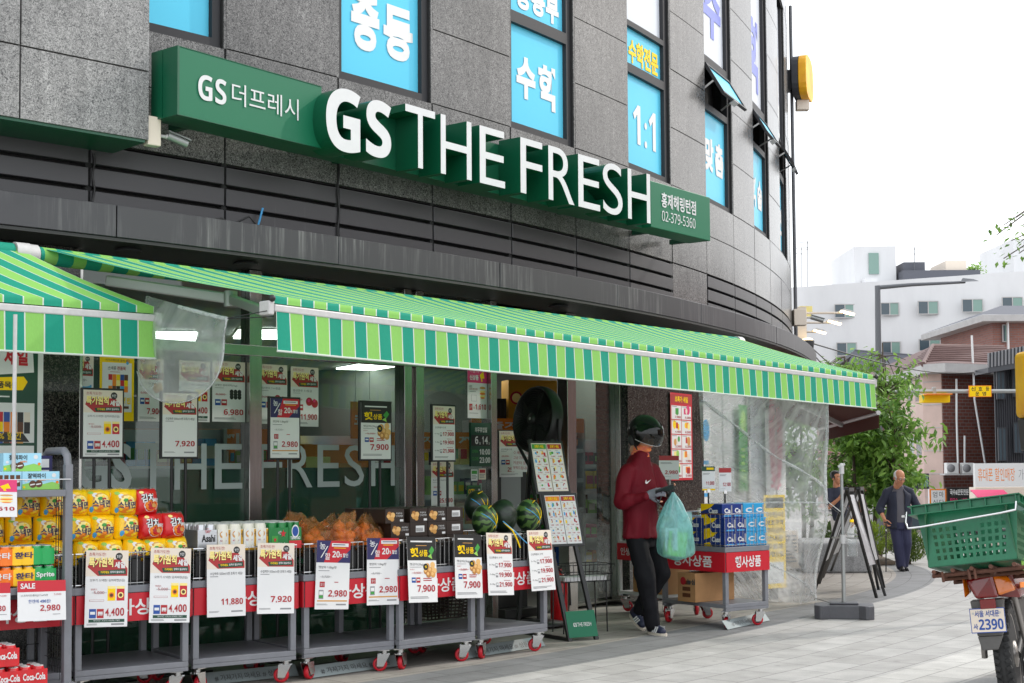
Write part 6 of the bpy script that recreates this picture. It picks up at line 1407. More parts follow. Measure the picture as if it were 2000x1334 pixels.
# ------------------------------------------------------------------ shop interior goods
def shelf_unit(a, r_, w_, rot, label, head_m=None, tall=1.75):
    T = Matrix.Translation(cp(a, r_, .02)) @ Matrix.Rotation(rad(a + 90 + rot), 4, 'Z'); T = Matrix.Translation(cp(a, r_, .02)) @ Matrix.Rotation(rad(18), 4, 'Z'); root = empty('shelf_unit', T, label, 'shelf unit', 'lit grocery shelves inside the shop'); rn = random.Random(int(a * 10 + r_ * 7))
    q = MB(); q.bx(-w_ / 2, w_ / 2, .25, .28, 0, tall, 'white'); [q.bx(x, x + .03, -.02, .28, 0, tall, 'alu') for x in (-w_ / 2 - .03, w_ / 2)]; q.build('frame', root)
    gd = MB(); cs = ['red', 'orange', 'yellow', 'mgreen', 'lgreen', 'blue', 'sky_blue', 'pink', 'tan', 'cream_yellow', 'brown', 'white', 'beige', 'navy', 'sale_red', 'gold']
    for k in range(5):
        z = .1 + k * (tall - .25) / 4.6; q = MB(); q.bx(-w_ / 2, w_ / 2, -.02, .249, z - .025, z, 'white'); q.bx(-w_ / 2, w_ / 2, -.03, -.021, z - .045, z + .01, 'paper'); q.build('shelf', root)
        x = -w_ / 2 + .01
        while x < w_ / 2 - .1:
            c = rn.choice(cs); c2 = rn.choice(cs); ww = rn.uniform(.06, .12); hh = rn.uniform(.14, .26)
            for n_ in range(rn.randint(1, 3)):
                if x + ww > w_ / 2: break
                gd.bx(x, x + ww - .006, .01 + rn.random() * .03, .2, z + .001, z + hh, c); gd.quad([(x + .01, .005, z + hh * .3), (x + ww - .016, .005, z + hh * .3), (x + ww - .016, .005, z + hh * .75), (x + .01, .005, z + hh * .75)], c2); x += ww
    g_ = gd.build('goods', root); g_['kind'] = 'stuff'
    if head_m: q = MB(); q.bx(-w_ / 2, w_ / 2, -.06, -.04, tall - .16, tall + .02, head_m); q.text('즐거운 끼니', (-w_ * .35, -.063, tall - .12), (w_ * .7, 0, 0), (0, 0, .1), 'white', .03); q.build('header', root)
    return root
def ai(x, r_): return oncyl(x, 900, r_)[0]
shelf_unit(ai(270, 23.3), 23.3, 1.5, 0, 'grocery shelf inside behind the left window lettering'); shelf_unit(ai(400, 22.9), 22.9, 1.5, 0, 'grocery shelf inside behind the middle window lettering', 'orange'); shelf_unit(ai(870, 23.6), 23.6, 1.4, 0, 'orange headed grocery shelf inside by the door side glass', 'orange')
shelf_unit(ai(1030, 23.2), 23.2, 1.5, -6, 'orange headed grocery shelf seen through the open doorway', 'orange', 1.98); shelf_unit(ai(690, 22.6), 22.6, 1.8, 0, 'grocery shelf inside behind the lettered glass near the door'); shelf_unit(ai(1160, 23.6), 23.6, 1.0, 0, 'grocery shelf inside behind the glass right of the door')
a_ = ai(1042, 23.2); T = Matrix.Translation(cp(a_, 23.2, 2.02)) @ Matrix.Rotation(rad(18), 4, 'Z'); q = MB(); q.bx(-.33, .33, 0, .3, 0, .5, 'gold'); q.text('옛날 당면', (-.12, -.002, .2), (.40, 0, 0), (0, 0, .13), 'brown', .04); q.lathe([(.085, 0), (.075, .002)], 'price_red', 20, Matrix.Translation((-.225, -.0, .27)) @ Matrix.Rotation(rad(90), 4, 'X')); q.lathe([(.06, .003), (.05, .004)], 'cream_yellow', 20, Matrix.Translation((-.225, -.0, .27)) @ Matrix.Rotation(rad(90), 4, 'X'))
tag(q.build('noodle_carton', mw=T, bevel=.003), 'large yellow carton with brown lettering on top of the shelf in the doorway', 'carton')
q = MB(); q.bx(-.74, -.36, 0, .3, 0, .26, 'black'); [q.bx(-.74 + .05 * k, -.72 + .05 * k, -.005, 0, .03, .2, 'frame_dark') for k in range(8)]; tag(q.build('black_crate', mw=T), 'black plastic crate on the shelf left of the yellow carton', 'crate')
q = MB(); a_ = ai(660, 24.4); T = Matrix.Translation(cp(a_, 24.4, 1.15)) @ Matrix.Rotation(rad(a_ + 90), 4, 'Z'); q.bx(-.42, .42, 0, .4, 0, .45, 'orange'); q.bx(-.40, -.1, -.006, 0, .22, .36, 'cream_yellow'); q.bx(.02, .3, -.006, 0, .1, .3, 'tan'); q.bx(-.43, .43, -.01, .41, .45, .47, 'orange'); tag(q.build('orange_display', mw=T, bevel=.006), 'orange display box standing inside behind the middle glass', 'display box')
q = MB(); q.bx(-.4, .4, .05, .35, -1.1, 0, 'white'); tag(q.build('display_table', mw=T), 'white display table under the orange box inside the shop', 'table')
a_ = ai(708, 24.0); T = Matrix.Translation(cp(a_, 24.0, 2.05)) @ Matrix.Rotation(rad(a_ + 90), 4, 'Z'); q = MB(); q.bx(-.16, .16, 0, .01, -.36, 0, 'orange'); q.text('코너', (-.12, -.003, -.24), (.24, 0, 0), (0, 0, .12), 'white', .04); q.tube([(-.1, 0, 0), (-.1, 0, .7)], .003, 'alu', 4); q.tube([(.1, 0, 0), (.1, 0, .7)], .003, 'alu', 4)
tag(q.build('hanging_sign', mw=T), 'small orange sign hanging from the ceiling inside the middle window', 'sign')
# ------------------------------------------------------------------ carts by the right of the door
def side_text(root, d):
    q = MB(); q.text('행사상품', (-.0155, d * .8, .52), (0, -d * .62, 0), (0, 0, .1), 'white', .02, 3); q.build('lettering', [c for c in kids(root) if c.name.startswith('red_skirt')][0])
for c in [o for o in COL.objects if o.name.startswith('display_cart')]: side_text(c, CD_)
DC = .80; WC = .53
cc = make_cart(WC, DC, 'display_cart', 'grey cart with red skirt carrying blue can packs beside the clear sheet', None, True, .985); side_text(cc, DC)
mm_ = onz(1418, 1195, .15); CCM = frame(V((mm_.x, mm_.y, gz(mm_.y))), (.80, .60, 0), (0, 0, 1)); cc.matrix_world = CCM
def cass(light):
    q = MB(); a, b, h = .128, .262, .122; q.bx(0, a, 0, b, 0, h, 'cass_light' if light else 'cass_blue'); m2 = 'white'
    q.text('Cass', (-.0012, b * .62, h * .32), (0, -b * .42, 0), (0, 0, h * .38), m2, .04); q.quad([(-.001, b * .98, h), (-.001, b * .98, h * .45), (-.001, b * .55, h * .72), (-.001, b * .35, h)], 'yellow'); q.quad([(-.001, b * .98, 0), (-.001, b * .6, 0), (-.001, b * .72, h * .3), (-.001, b * .98, h * .2)], 'yellow')
    q.text('Ca' if not light else 'C', (a * .2, -.0012, h * .35), (a * .6, 0, 0), (0, 0, h * .35), m2, .04); q.quad([(a * .15, -.001, h * .1), (a * .85, -.001, h * .1), (a * .85, -.001, h * .2), (a * .15, -.001, h * .2)], 'sky_blue'); q.quad([(a * .85, -.001, h * .3), (a * .97, -.001, h * .3), (a * .97, -.001, h * .9), (a * .85, -.001, h * .9)], 'silver')
    return q
cs_ = [cass(False).build('can_carton', bevel=.004), cass(True).build('can_carton', bevel=.004)]; us_ = [0, 0]
for lev in range(3):
    for j in range(3):
        for i in range(4):
            lt = 1 if i >= 2 else 0
            if lev == 2 and j > 0: continue
            if i in (1, 2) and j == 1 and lev == 0: continue
            o = cs_[lt] if not us_[lt] else cs_[lt].copy()
            if us_[lt]: COL.objects.link(o)
            us_[lt] = 1
            o.matrix_world = CCM @ Matrix.Translation((.006 + i * .1305 + random.uniform(-.002, .002), .006 + j * .264 + (.0 if lev < 2 else .03), .702 + lev * .1235)) @ Matrix.Rotation(rad(random.uniform(-1, 1)), 4, 'Z')
            tag(o, '%s blue can carton, %s layer, %s row from the front, %s from left' % (('dark', 'light')[lt], ('bottom', 'middle', 'top')[lev], ('first', 'second', 'third')[j], ('first', 'second', 'third', 'fourth')[i]), 'carton', 'blue can cartons on the right cart')
for x0, y0, x1, y1, rd, pr_, lb in ((1371, 911, 1396, 958, 0, '11,000', 'small price sign with a green heading above the blue cartons'), (1404, 914, 1428, 960, 1, '12,100', 'small price sign with a red heading above the blue cartons')):
    n_ = V((-.6, .8, 0)); c0 = CCM @ V((.1, .62, 0)); a, b, c = (onpl(x, y, c0, V((.3, -1, 0))) for x, y in ((x0, y0), (x1, y0), (x0, y1))); w_ = (b - a).length; h = a.z - c.z; ux = (b - a); ux.z = 0; ux.normalize()
    root = empty('price_sign', frame(V((a.x, a.y, a.z)) , ux, (0, 0, 1)), lb, 'price sign', 'small price signs on stalks'); mb = poster('plain', w_, h, price=pr_, red=rd); mb.v = [(v[0], -v[2], v[1]) for v in mb.v]; mb.build('card', root)
    q = MB(); q.tube([(w_ / 2, .01, -h), (w_ / 2, .01, -h - .20)], .008, 'black', 8); q.bx(w_ / 2 - .015, w_ / 2 + .015, -.004, .015, -h - .02, -h + .01, 'chrome'); q.build('stalk', root)
# white wire cart with snacks
wL, wR = gr(1180, 1193), gr(1300, 1206); wu = wR - wL; wu.z = 0; ww_ = .74; wu.normalize(); WM = frame(V((wR.x, wR.y, gz(wR.y))) - wu * ww_, wu, (0, 0, 1))
wc = empty('wire_cart', WM, 'white wire cart with a red panel holding snack bags behind the rider', 'cart')
def onw(x, y, dep=0.): n = WM.to_3x3() @ V((0, 1, 0)); return WM.inverted() @ onpl(x, y, WM @ V((0, dep, 0)), n)
for x in (0, ww_ - .03):
    for y in (0, .42): q = MB(); q.bx(x, x + .03, y, y + .03, .15, 1.0, 'white_gloss'); q.build('leg', wc, bevel=.003)
q = MB(); q.bx(.03, ww_ - .03, 0, .45, .17, .2, 'white_gloss'); q.build('lower_shelf', wc); q = MB(); q.bx(.03, ww_ - .03, .0, .45, .66, .68, 'white_gloss'); q.build('tray', wc)
q = MB(); q.bx(.0, ww_, -.012, -.004, .50, .66, 'red'); q.text('인생을 바꾸는 맛', (.06, -.0135, .545), (ww_ - .14, 0, 0), (0, 0, .075), 'white', .02); q.build('red_panel', wc)
q = MB()
for i in range(15): q.tube([(.03 + (ww_ - .06) * i / 14, .0, .68), (.03 + (ww_ - .06) * i / 14, .0, .99)], .0028, 'white_gloss', 4)
for z in (.74, .80, .87, .93, .99): q.tube([(0, 0, z), (ww_, 0, z)], .0028, 'white_gloss', 4)
q.build('wire_grid', wc)
for x, y, a in ((.05, .04, -140), (ww_ - .05, .04, -40), (.05, .4, 20), (ww_ - .05, .4, 150)): wheel_caster(wc, x, y, rad(a))
def d_snk(dec, disc, tx): disc(.5, .42, .36, .24, 'red', 1.5); tx('포테토칩', .18, .36, .86, .56, 'white', .05, 4); disc(.5, .16, .3, .1, 'cream_yellow', 2); disc(.5, .84, .3, .1, 'lgreen', 2)
sk = pillow(.17, .235, .09, 'pack_green', d_snk).build('snack_bag')
for k, (x, z) in enumerate(((.10, .69), (.26, .69), (.42, .69), (.58, .69), (.12, .925), (.30, .925))):
    o = sk if k == 0 else sk.copy()
    if k: COL.objects.link(o)
    o.matrix_world = WM @ Matrix.Translation((x, .08 + .05 * (k > 3), z)) @ Matrix.Rotation(rad(random.uniform(-8, 8)), 4, 'Y'); tag(o, 'green snack bag with a red spot, %s in the %s row of the white cart' % (('first', 'second', 'third', 'fourth', 'left', 'right')[k], 'lower' if k < 4 else 'upper'), 'snack bag', 'green snack bags on the white cart')
q = pillow(.17, .22, .09, 'pack_red', d_snk); tag(q.build('snack_bag', mw=WM @ Matrix.Translation((.62, .12, .925))), 'red snack bag at the right end of the white cart', 'snack bag')
def box_card(w_, d, h, mk='card', kind=0):
    q = MB(); q.bx(0, w_, 0, d, 0, h, mk); q.quad([(0, -.001, h * .02), (w_, -.001, h * .02), (w_, -.001, h * .03), (0, -.001, h * .03)], 'tan')
    if kind == 0:
        q.lathe([(.035, 0), (.0, .001)], 'price_red', 16, Matrix.Translation((.07, -.0015, h - .07)) @ Matrix.Rotation(rad(90), 4, 'X')); q.text('농심', (.12, -.002, h - .1), (.1, 0, 0), (0, 0, .05), 'dark_text', .04)
        for i in range(3): q.quad([(.06, -.0012, .04 + i * .055), (w_ - .06, -.0012, .04 + i * .055), (w_ - .06, -.0012, .075 + i * .055), (.06, -.0012, .075 + i * .055)], 'brown')
    elif kind == 1: q.text('오징어', (.05, -.002, h * .4), (w_ - .12, 0, 0), (0, 0, .1), 'price_red', .05); q.lathe([(.03, 0), (.0, .001)], 'price_red', 14, Matrix.Translation((.07, -.0015, .06)) @ Matrix.Rotation(rad(90), 4, 'X')); q.quad([(-.001, .05, .1), (-.001, .2, .1), (-.001, .2, .22), (-.001, .05, .22)], 'mgreen')
    q.bx(w_ * .0, w_, d * .48, d * .52, h, h + .001, 'tan'); return q
for x, w_, k, lb in ((.20, .24, 0, 'brown cardboard box with a round red mark under the snack bags'), (.47, .22, 1, 'brown cardboard box with red lettering on the low shelf of the white cart')): tag(box_card(w_, .3, .33 - .08 * k, 'card', k).build('cardboard_box', mw=WM @ Matrix.Translation((x, .03, .201)), bevel=.003), lb, 'cardboard box')
for x, y, r_, k, lb in ((1310, 1168, 0, 1, 'cardboard box with red lettering on the ground behind the blue carton cart'), (1330, 1172, 0, 0, 'cardboard box with round mark behind the blue carton cart')):
    p = CCM @ V((.03 + .24 * k, .50 + .0 * k, .212)); tag(box_card(.22, .24, .25, 'card', k).build('cardboard_box', mw=frame(p, (.6, -.8, 0), (0, 0, 1)) @ Matrix.Translation((-.02, -.1, 0)), bevel=.003), lb.replace('on the ground behind', 'on the low shelf of').replace('behind the', 'on the low shelf of the'), 'cardboard box')
# grey price card beside the rider
a, b = ony(1287, 890, 13.2), ony(1326, 890, 13.2); h = .22; mb = poster('plain', (b - a).length, h, price='2,980', red=1); root = empty('price_sign', frame(a, b - a, (0, 0, 1)), 'grey price card reading 2,980 on a stalk just right of the rider', 'price sign'); mb.v = [(v[0], -v[2], v[1]) for v in mb.v]; mb.build('card', root); q = MB(); q.tube([(.1, .01, -h), (.1, .01, -h - .3)], .008, 'alu', 8); q.build('stalk', root)
# wire basket, extinguisher, dark trolley behind the melon cart
bm_ = ony(1132, 1120, 12.2); BM = frame(V((bm_.x, bm_.y, bm_.z)), (.9, .43, 0), (0, 0, 1)); bk_ = empty('wire_stand', BM, 'black wire basket on thin legs beside the flyer easel', 'basket stand'); q = MB()
for z, k in ((-.06, .88), (.0, .94), (.08, 1.)): q.tube([(x * .26 * k, y * .15 * k, z) for x, y in ((-1, -1), (1, -1), (1, 1), (-1, 1))], .004, 'black', 5, closed=True, smooth=False)
for i in range(14):
    for y in (-1, 1): q.tube([(-.26 + .04 * i, y * .15, .08), (-.23 + .0354 * i, y * .132, -.06)], .002, 'black', 4)
    q.tube([(-.23 + .0354 * i, -.132, -.06), (-.23 + .0354 * i, .132, -.06)], .002, 'black', 4)
q.build('basket', bk_); q = MB(); q.bx(-.2, .2, -.11, .11, -.055, -.02, 'paper'); q.build('paper_stack', bk_)
for x in (-.2, .2):
    for y in (-.1, .1): q = MB(); q.tube([(x, y, -.06), (x * 1.05, y, -bm_.z)], .006, 'black', 6); q.build('leg', bk_)
xp = ony(1092, 1160, 13.0); ex = empty('fire_extinguisher', V((xp.x, xp.y, 0)), 'red fire extinguisher on the floor by the door', 'fire extinguisher'); q = MB(); q.lathe([(.075, 0), (.08, .01), (.08, .36), (.06, .42), (.025, .45), (.025, .48)], 'can_red', 20); q.build('cylinder', ex); q = MB(); q.bx(-.02, .02, -.08, .05, .48, .50, 'black'); q.tube([(0, -.03, .47), (.09, -.05, .4), (.1, -.03, .15)], .01, 'black', 6); q.build('valve', ex)
tp = CM[4] @ V((.42, .95, 0)); TM = frame(V((tp.x, tp.y, 0)), CM[4].to_3x3() @ V((1, 0, 0)), (0, 0, 1)); tr = empty('shopping_trolley', TM, 'dark brown shopping trolley behind the watermelon cart', 'trolley'); mat('brown_plastic', (.03, .018, .015), .4)
q = MB()
for i in range(12):
    z = .22 + i * .026; q.tube([(x * (.22 + .004 * i), y * (.16 + .003 * i), z) for x, y in ((-1, -1), (1, -1), (1, 1), (-1, 1))], .006, 'brown_plastic', 4, closed=True, smooth=False)
for i in range(12): x = -.22 + .04 * i; q.tube([(x, -.16, .22), (x * 1.2, -.195, .51)], .006, 'brown_plastic', 4); q.tube([(x, .16, .22), (x * 1.2, .195, .51)], .006, 'brown_plastic', 4)
q.build('basket', tr); q = MB(); q.tube([(-.3, -.15, .16), (.25, -.15, .16), (.34, 0, .2), (.25, .15, .16), (-.3, .15, .16)], .012, 'alu_grey', 6); q.tube([(.3, 0, .18), (.42, 0, .85)], .012, 'alu_grey', 6); q.build('frame', tr)
for x, y in ((-.26, -.15), (.24, -.15), (-.26, .15), (.24, .15)): q = MB(); q.lathe([(.05, -.014), (.055, 0), (.05, .014)], 'rubber', 14, Matrix.Translation((x, y, .055)) @ Matrix.Rotation(rad(90), 4, 'X')); q.tube([(x, y, .06), (x, y, .16)], .008, 'alu_grey', 5); q.build('wheel', tr)
# ------------------------------------------------------------------ clear tarp, its stand and what is behind
def awt(x): p = onpl(x, 760, A2, V((ux2.y, -ux2.x, 0))); return (p - A2).x / (B2 - A2).x
def tarp_top(u): t0_, t1_ = awt(1368), awt(1618); return A2.lerp(B2, t0_ + (t1_ - t0_) * u) + V((0, 0, -.25)) - out2 * .02
tb = [(1392, 1150), (1440, 1168), (1500, 1180), (1560, 1184), (1600, 1178)]
def tarp_bot(u):
    k = u * 4; i = min(3, int(k)); f = k - i; return gr(tb[i][0] + (tb[i + 1][0] - tb[i][0]) * f, tb[i][1] + (tb[i + 1][1] - tb[i][1]) * f) + V((0, 0, .03))
poleP = gr(1649, 1207)
def tarpS(u, v):
    a, b = tarp_top(u), tarp_bot(u); p = a.lerp(b, v)
    pinch = max(0, u - .45) / .55 * math.exp(-((v - .47) / .17) ** 2)
    p += (V((poleP.x - .12, poleP.y + .1, p.z)) - p) * .75 * pinch * (max(0, u - .45) / .55)
    fold = math.sin(u * 8 + v * 2.5) * .05 + math.sin((u - v * .8) * 15) * .018 + .03 * noise.noise((u * 3, v * 2, 2.))
    return p + out2 * fold * (v ** .7)
q = MB(); q.grid(tarpS, 60, 50, 'tarp'); tarp = tag(q.build('clear_tarp'), 'large clear plastic tarp hung from the right end of the long awning', 'plastic sheet')
q = MB(); q.tube([tarpS(1, i / 50) for i in range(51)], .016, 'tarp_fold', 6); q.build('edge_piping', tarp)
q = MB(); q.tube([tarpS(.25 + .75 * i / 40, .47) + out2 * .004 for i in range(41)], .010, 'tarp_fold', 6); q.build('middle_seam', tarp)
for a, b, c, d in ((.02, .03, .99, .42), (.38, .72, .98, .985)):
    q = MB(); q.tube([tarpS(a + (c - a) * i / 40, b + (d - b) * i / 40) + out2 * .004 for i in range(41)], [.004 + .012 * abs(math.sin(i * .4)) for i in range(41)], 'tarp_fold', 5); q.build('fold', tarp)
for u, v in ((.45, .99), (.95, .99), (.2, .98)): q = MB(); p = tarpS(u, v) + out2 * .01; q.lathe([(.007, 0), (.014, .002), (.007, .004)], 'steel', 10, head_frame(p, out2) @ Matrix.Rotation(rad(90), 4, 'X')); q.build('eyelet', tarp)
# pole stand with water tank foot
ps = empty('pole_stand', poleP, 'pale metal pole standing in a dark grey water filled foot', 'stand'); q = MB(); h_ = 1.38
q.tube([(0, 0, .1), (0, 0, .72)], .019, 'alu_grey', 12); q.tube([(0, 0, .70), (0, 0, h_)], .015, 'alu_grey', 12); q.build('pole', ps); q = MB(); q.ball((0, 0, h_ + .01), (.026, .024, .03), 'alu', 12); q.tube([(0, 0, h_ - .06), (0, 0, h_)], .024, 'alu', 10); q.beam((-.03, 0, h_ + .005), (.03, 0, h_ + .03), .03, .02, 'alu'); q.build('finial', ps); q = MB(); q.tube([(0, 0, .68), (0, 0, .76)], .03, 'alu', 10); q.beam((.02, 0, .72), (.07, -.02, .70), .03, .02, 'alu'); q.build('clamp', ps)
bl, br_ = gr(1591, 1215), gr(1711, 1217); bu = (br_ - bl); bw3 = bu.length; BSM = frame(poleP, bu, (0, 0, 1))
mat('foot_grey', s2l(78, 78, 82), .5, var=.1, vs=20, bump=.1, bs=200)
W2 = bw3 / 2; out_ = [(-W2, -.13), (-W2 + .05, -.18), (-.19, -.18), (-.13, -.13), (.13, -.13), (.19, -.18), (W2 - .05, -.18), (W2, -.13)]; out_ += [(x, -y) for x, y in out_[::-1]]
q = MB(); q.slab([(x, y, .0) for x, y in out_], (0, 0, 1), .125, 'foot_grey'); q.slab([(x, y, .126) for x, y in ((-.13, -.08), (.13, -.08), (.13, .08), (-.13, .08))], (0, 0, 1), .02, 'foot_grey'); ft = q.build('foot', ps, bevel=.035, seg=4)
ft.matrix_basis = Matrix.Translation(-poleP) @ BSM
q = MB(); tp_ = tarpS(1, .47); q.tube([tp_, poleP + V((0, 0, .93))], .004, 'black', 5); q.tube([tp_ + V((0, 0, .03)), poleP + V((.0, 0, .96))], .004, 'white', 5); tb_ = tarpS(1, .99); q.tube([tb_, poleP + V((0, -.02, .1))], .004, 'black', 5); tag(q.build('tie_cord'), 'thin cords tying the clear tarp to the metal pole', 'cord')
pb_ = ony(1664, 1052, poleP.y - .03); q = MB(); q.lathe([(.0, -.16), (.046, -.16), (.05, -.15), (.047, -.1), (.05, -.09), (.046, -.05), (.05, -.04), (.046, 0), (.05, .01), (.045, .05), (.05, .06), (.046, .09), (.03, .125), (.016, .14), (.016, .155)], 'pet', 18); bt_ = tag(q.build('water_bottle', loc=pb_), 'clear ribbed water bottle hanging beside the metal pole', 'bottle'); q = MB(); q.lathe([(.019, .15), (.019, .175), (0, .175)], 'yellow', 12); q.build('cap', bt_); q = MB(); q.tube([(0, 0, .17), (-.03, 0, .26), (poleP.x - pb_.x, poleP.y - pb_.y, .31)], .003, 'black', 4); q.build('cord', bt_)
# black folding sign frames
def aframe(fl, fr, bl_, br2, apL, apR, label):
    c = (fl + br2) / 2; c.z = fl.z; root = empty('folding_frame', c, label, 'folding sign', 'black folding frames behind the metal pole'); iv = Matrix.Translation(-c)
    for a, b in ((fl, apL), (fr, apR), (bl_, apL), (br2, apR)):
        q = MB(); q.beam(a, b, .032, .024, 'black'); o = q.build('leg', root, bevel=.004); o.matrix_parent_inverse = iv
    q = MB(); q.beam(apL, apR, .05, .04, 'black'); o = q.build('top_bar', root); o.matrix_parent_inverse = iv
    for (a, b) in ((fl, fr), (bl_, br2)):
        q = MB(); p = [a.lerp(apL, .3), b.lerp(apR, .3), b.lerp(apR, .95), a.lerp(apL, .95)]; q.slab(p, (p[1] - p[0]).cross(p[3] - p[0]), .008, 'silver'); o = q.build('panel', root); o.matrix_parent_inverse = iv
    q = MB(); q.beam(fl.lerp(apL, .55), bl_.lerp(apL, .55), .02, .02, 'alu'); o = q.build('spreader', root); o.matrix_parent_inverse = iv
    return root
yy = 15.3
def pt(x, y, Y): return ony(x, y, Y)
aframe(gr(1592, 1152), gr(1600, 1140), gr(1712, 1168), gr(1729, 1164), ony(1654, 956, 15.6), ony(1664, 956, 16.1), 'black folding sign frame standing open right behind the metal pole')
aframe(gr(1607, 1128), gr(1622, 1118), gr(1716, 1152), gr(1727, 1148), ony(1676, 954, 16.4), ony(1683, 955, 16.9), 'second black folding frame nested behind the first one')
# things behind the tarp
q = MB(); a, b = ony(1492, 985, 15.6), ony(1522, 985, 15.6); w_ = .30; hh = 1.0; s = Sheet(q, w_, 1.02, 'yellow', .01); s.rect(.08, .03, .92, .14, 'black', 1); [s.text(t, .1, .18 + i * .085, .9, .24 + i * .085, 'dark_text', .02) for i, t in enumerate(('어린이', '보호구역', '주차금지', '안내문', '화살표', '방향으로'))]; s.rect(.1, .72, .9, .95, 'white', 1)
yb = place_poster('yellow_banner', q, V((a.x, a.y, a.z + .1)), V((.85, .5, 0)), None, 'tall yellow notice banner seen through the clear tarp', 'banner'); q = MB(); q.bx(.1, .2, -1.42, -1.0, -.05, -.02, 'black'); q.bx(-.02, .32, -1.42, -1.4, -.2, .1, 'black'); q.build('stand', yb)
for x, y, Y, sz, lb in ((1545, 1090, 16.6, (.34, .28, .62), 'pale grey box unit seen through the clear tarp'), (1462, 1110, 15.2, (.4, .25, .16), 'dark grey water filled foot lying behind the blue carton cart')):
    p = gr(x, y + 20); q = MB(); q.bx(-sz[0] / 2, sz[0] / 2, 0, sz[1], 0, sz[2], 'beige' if sz[2] > .3 else 'foot_grey')
    if sz[2] > .3: [q.bx(-.13, .13, -.006, 0, .1 + .06 * i, .13 + .06 * i, 'alu_grey') for i in range(8)]
    else: q.bx(-sz[0] / 2 + .05, sz[0] / 2 - .05, .05, sz[1] - .05, sz[2], sz[2] + .05, 'foot_grey')
    tag(q.build('box_unit' if sz[2] > .3 else 'sign_foot', mw=frame(p, (.85, .5, 0), (0, 0, 1)), bevel=.03), lb, 'box')
q = MB(); s = Sheet(q, .5, .62, 'white', .01); s.disc(.5, .3, .3, 'pink', 1); s.lines(.15, .62, .85, .9, 4)
for x0, y0, x1, y1, cols, lb in ((1365, 800, 1385, 1000, ('paper', 'sky_blue'), 'white sheet with a pale blue mark on the panel wall behind the tarp'), (1440, 790, 1456, 960, ('mgreen', 'lgreen'), 'tall green strip poster behind the clear tarp'), (1492, 800, 1530, 980, ('paper', 'pink'), 'white and purple poster behind the clear tarp')):
    a0, zt_ = oncyl(x0, y0, RS + .02); a1, _ = oncyl(x1, y0, RS + .02); zb2 = oncyl(x0, y1, RS + .02)[1]; p0, p1 = cp(a0, RS + .04, zt_), cp(a1, RS + .04, zt_); q = MB(); s = Sheet(q, (p1 - p0).length, zt_ - zb2, cols[0], .006); s.disc(.5, .2, .35, cols[1], 1); s.lines(.2, .5, .8, .9, 5, cols[1]); place_poster('wall_poster', q, p0, p1 - p0, None, lb, 'poster', 'posters on the panel wall')
# ------------------------------------------------------------------ planter, shrubs and trees
granite('stone', (.22, .22, .22), (.30, .30, .30), (.38, .38, .38), .7, 30.)
pa, pb2 = gr(1568, 1119), gr(1704, 1119); q = MB(); d = pb2 - pa; PMx = frame(pa, d, (0, 0, 1)); L = d.length; q.bx(0, L, 0, 1.6, 0, .46, 'stone'); tag(q.build('stone_planter', mw=PMx, bevel=.03), 'low grey granite planter block behind the metal pole', 'planter')
mat('leaf_a', (.17, .32, .05), .45, transl=.4, var=.2, vs=3); mat('leaf_b', (.10, .21, .04), .45, transl=.35); mat('leaf_c', (.24, .41, .08), .45, transl=.45); mat('bark', (.10, .075, .055), .85, var=.3, vs=14, bump=.5, bs=40)
mat('shrub_a', (.20, .28, .03), .6, transl=.3); mat('shrub_b', (.09, .15, .03), .6, transl=.3)
def leaf(q, p, d, ln, wd, m):
    d = d.normalized(); s_ = d.cross(V((0, 0, 1)))
    if s_.length < .1: s_ = V((1, 0, 0))
    s_.normalize(); s_ = (s_ + V((random.uniform(-.5, .5), random.uniform(-.5, .5), random.uniform(-.5, .5)))).normalized(); n_ = s_.cross(d)
    a, b, c, e = p, p + d * ln * .45 + s_ * wd, p + d * ln - n_ * ln * .15, p + d * ln * .45 - s_ * wd; mid = p + d * ln * .5 - n_ * wd * .35
    q.add([a, b, c, e, mid], [(0, 1, 4), (1, 2, 4), (2, 3, 4), (3, 0, 4)], m)
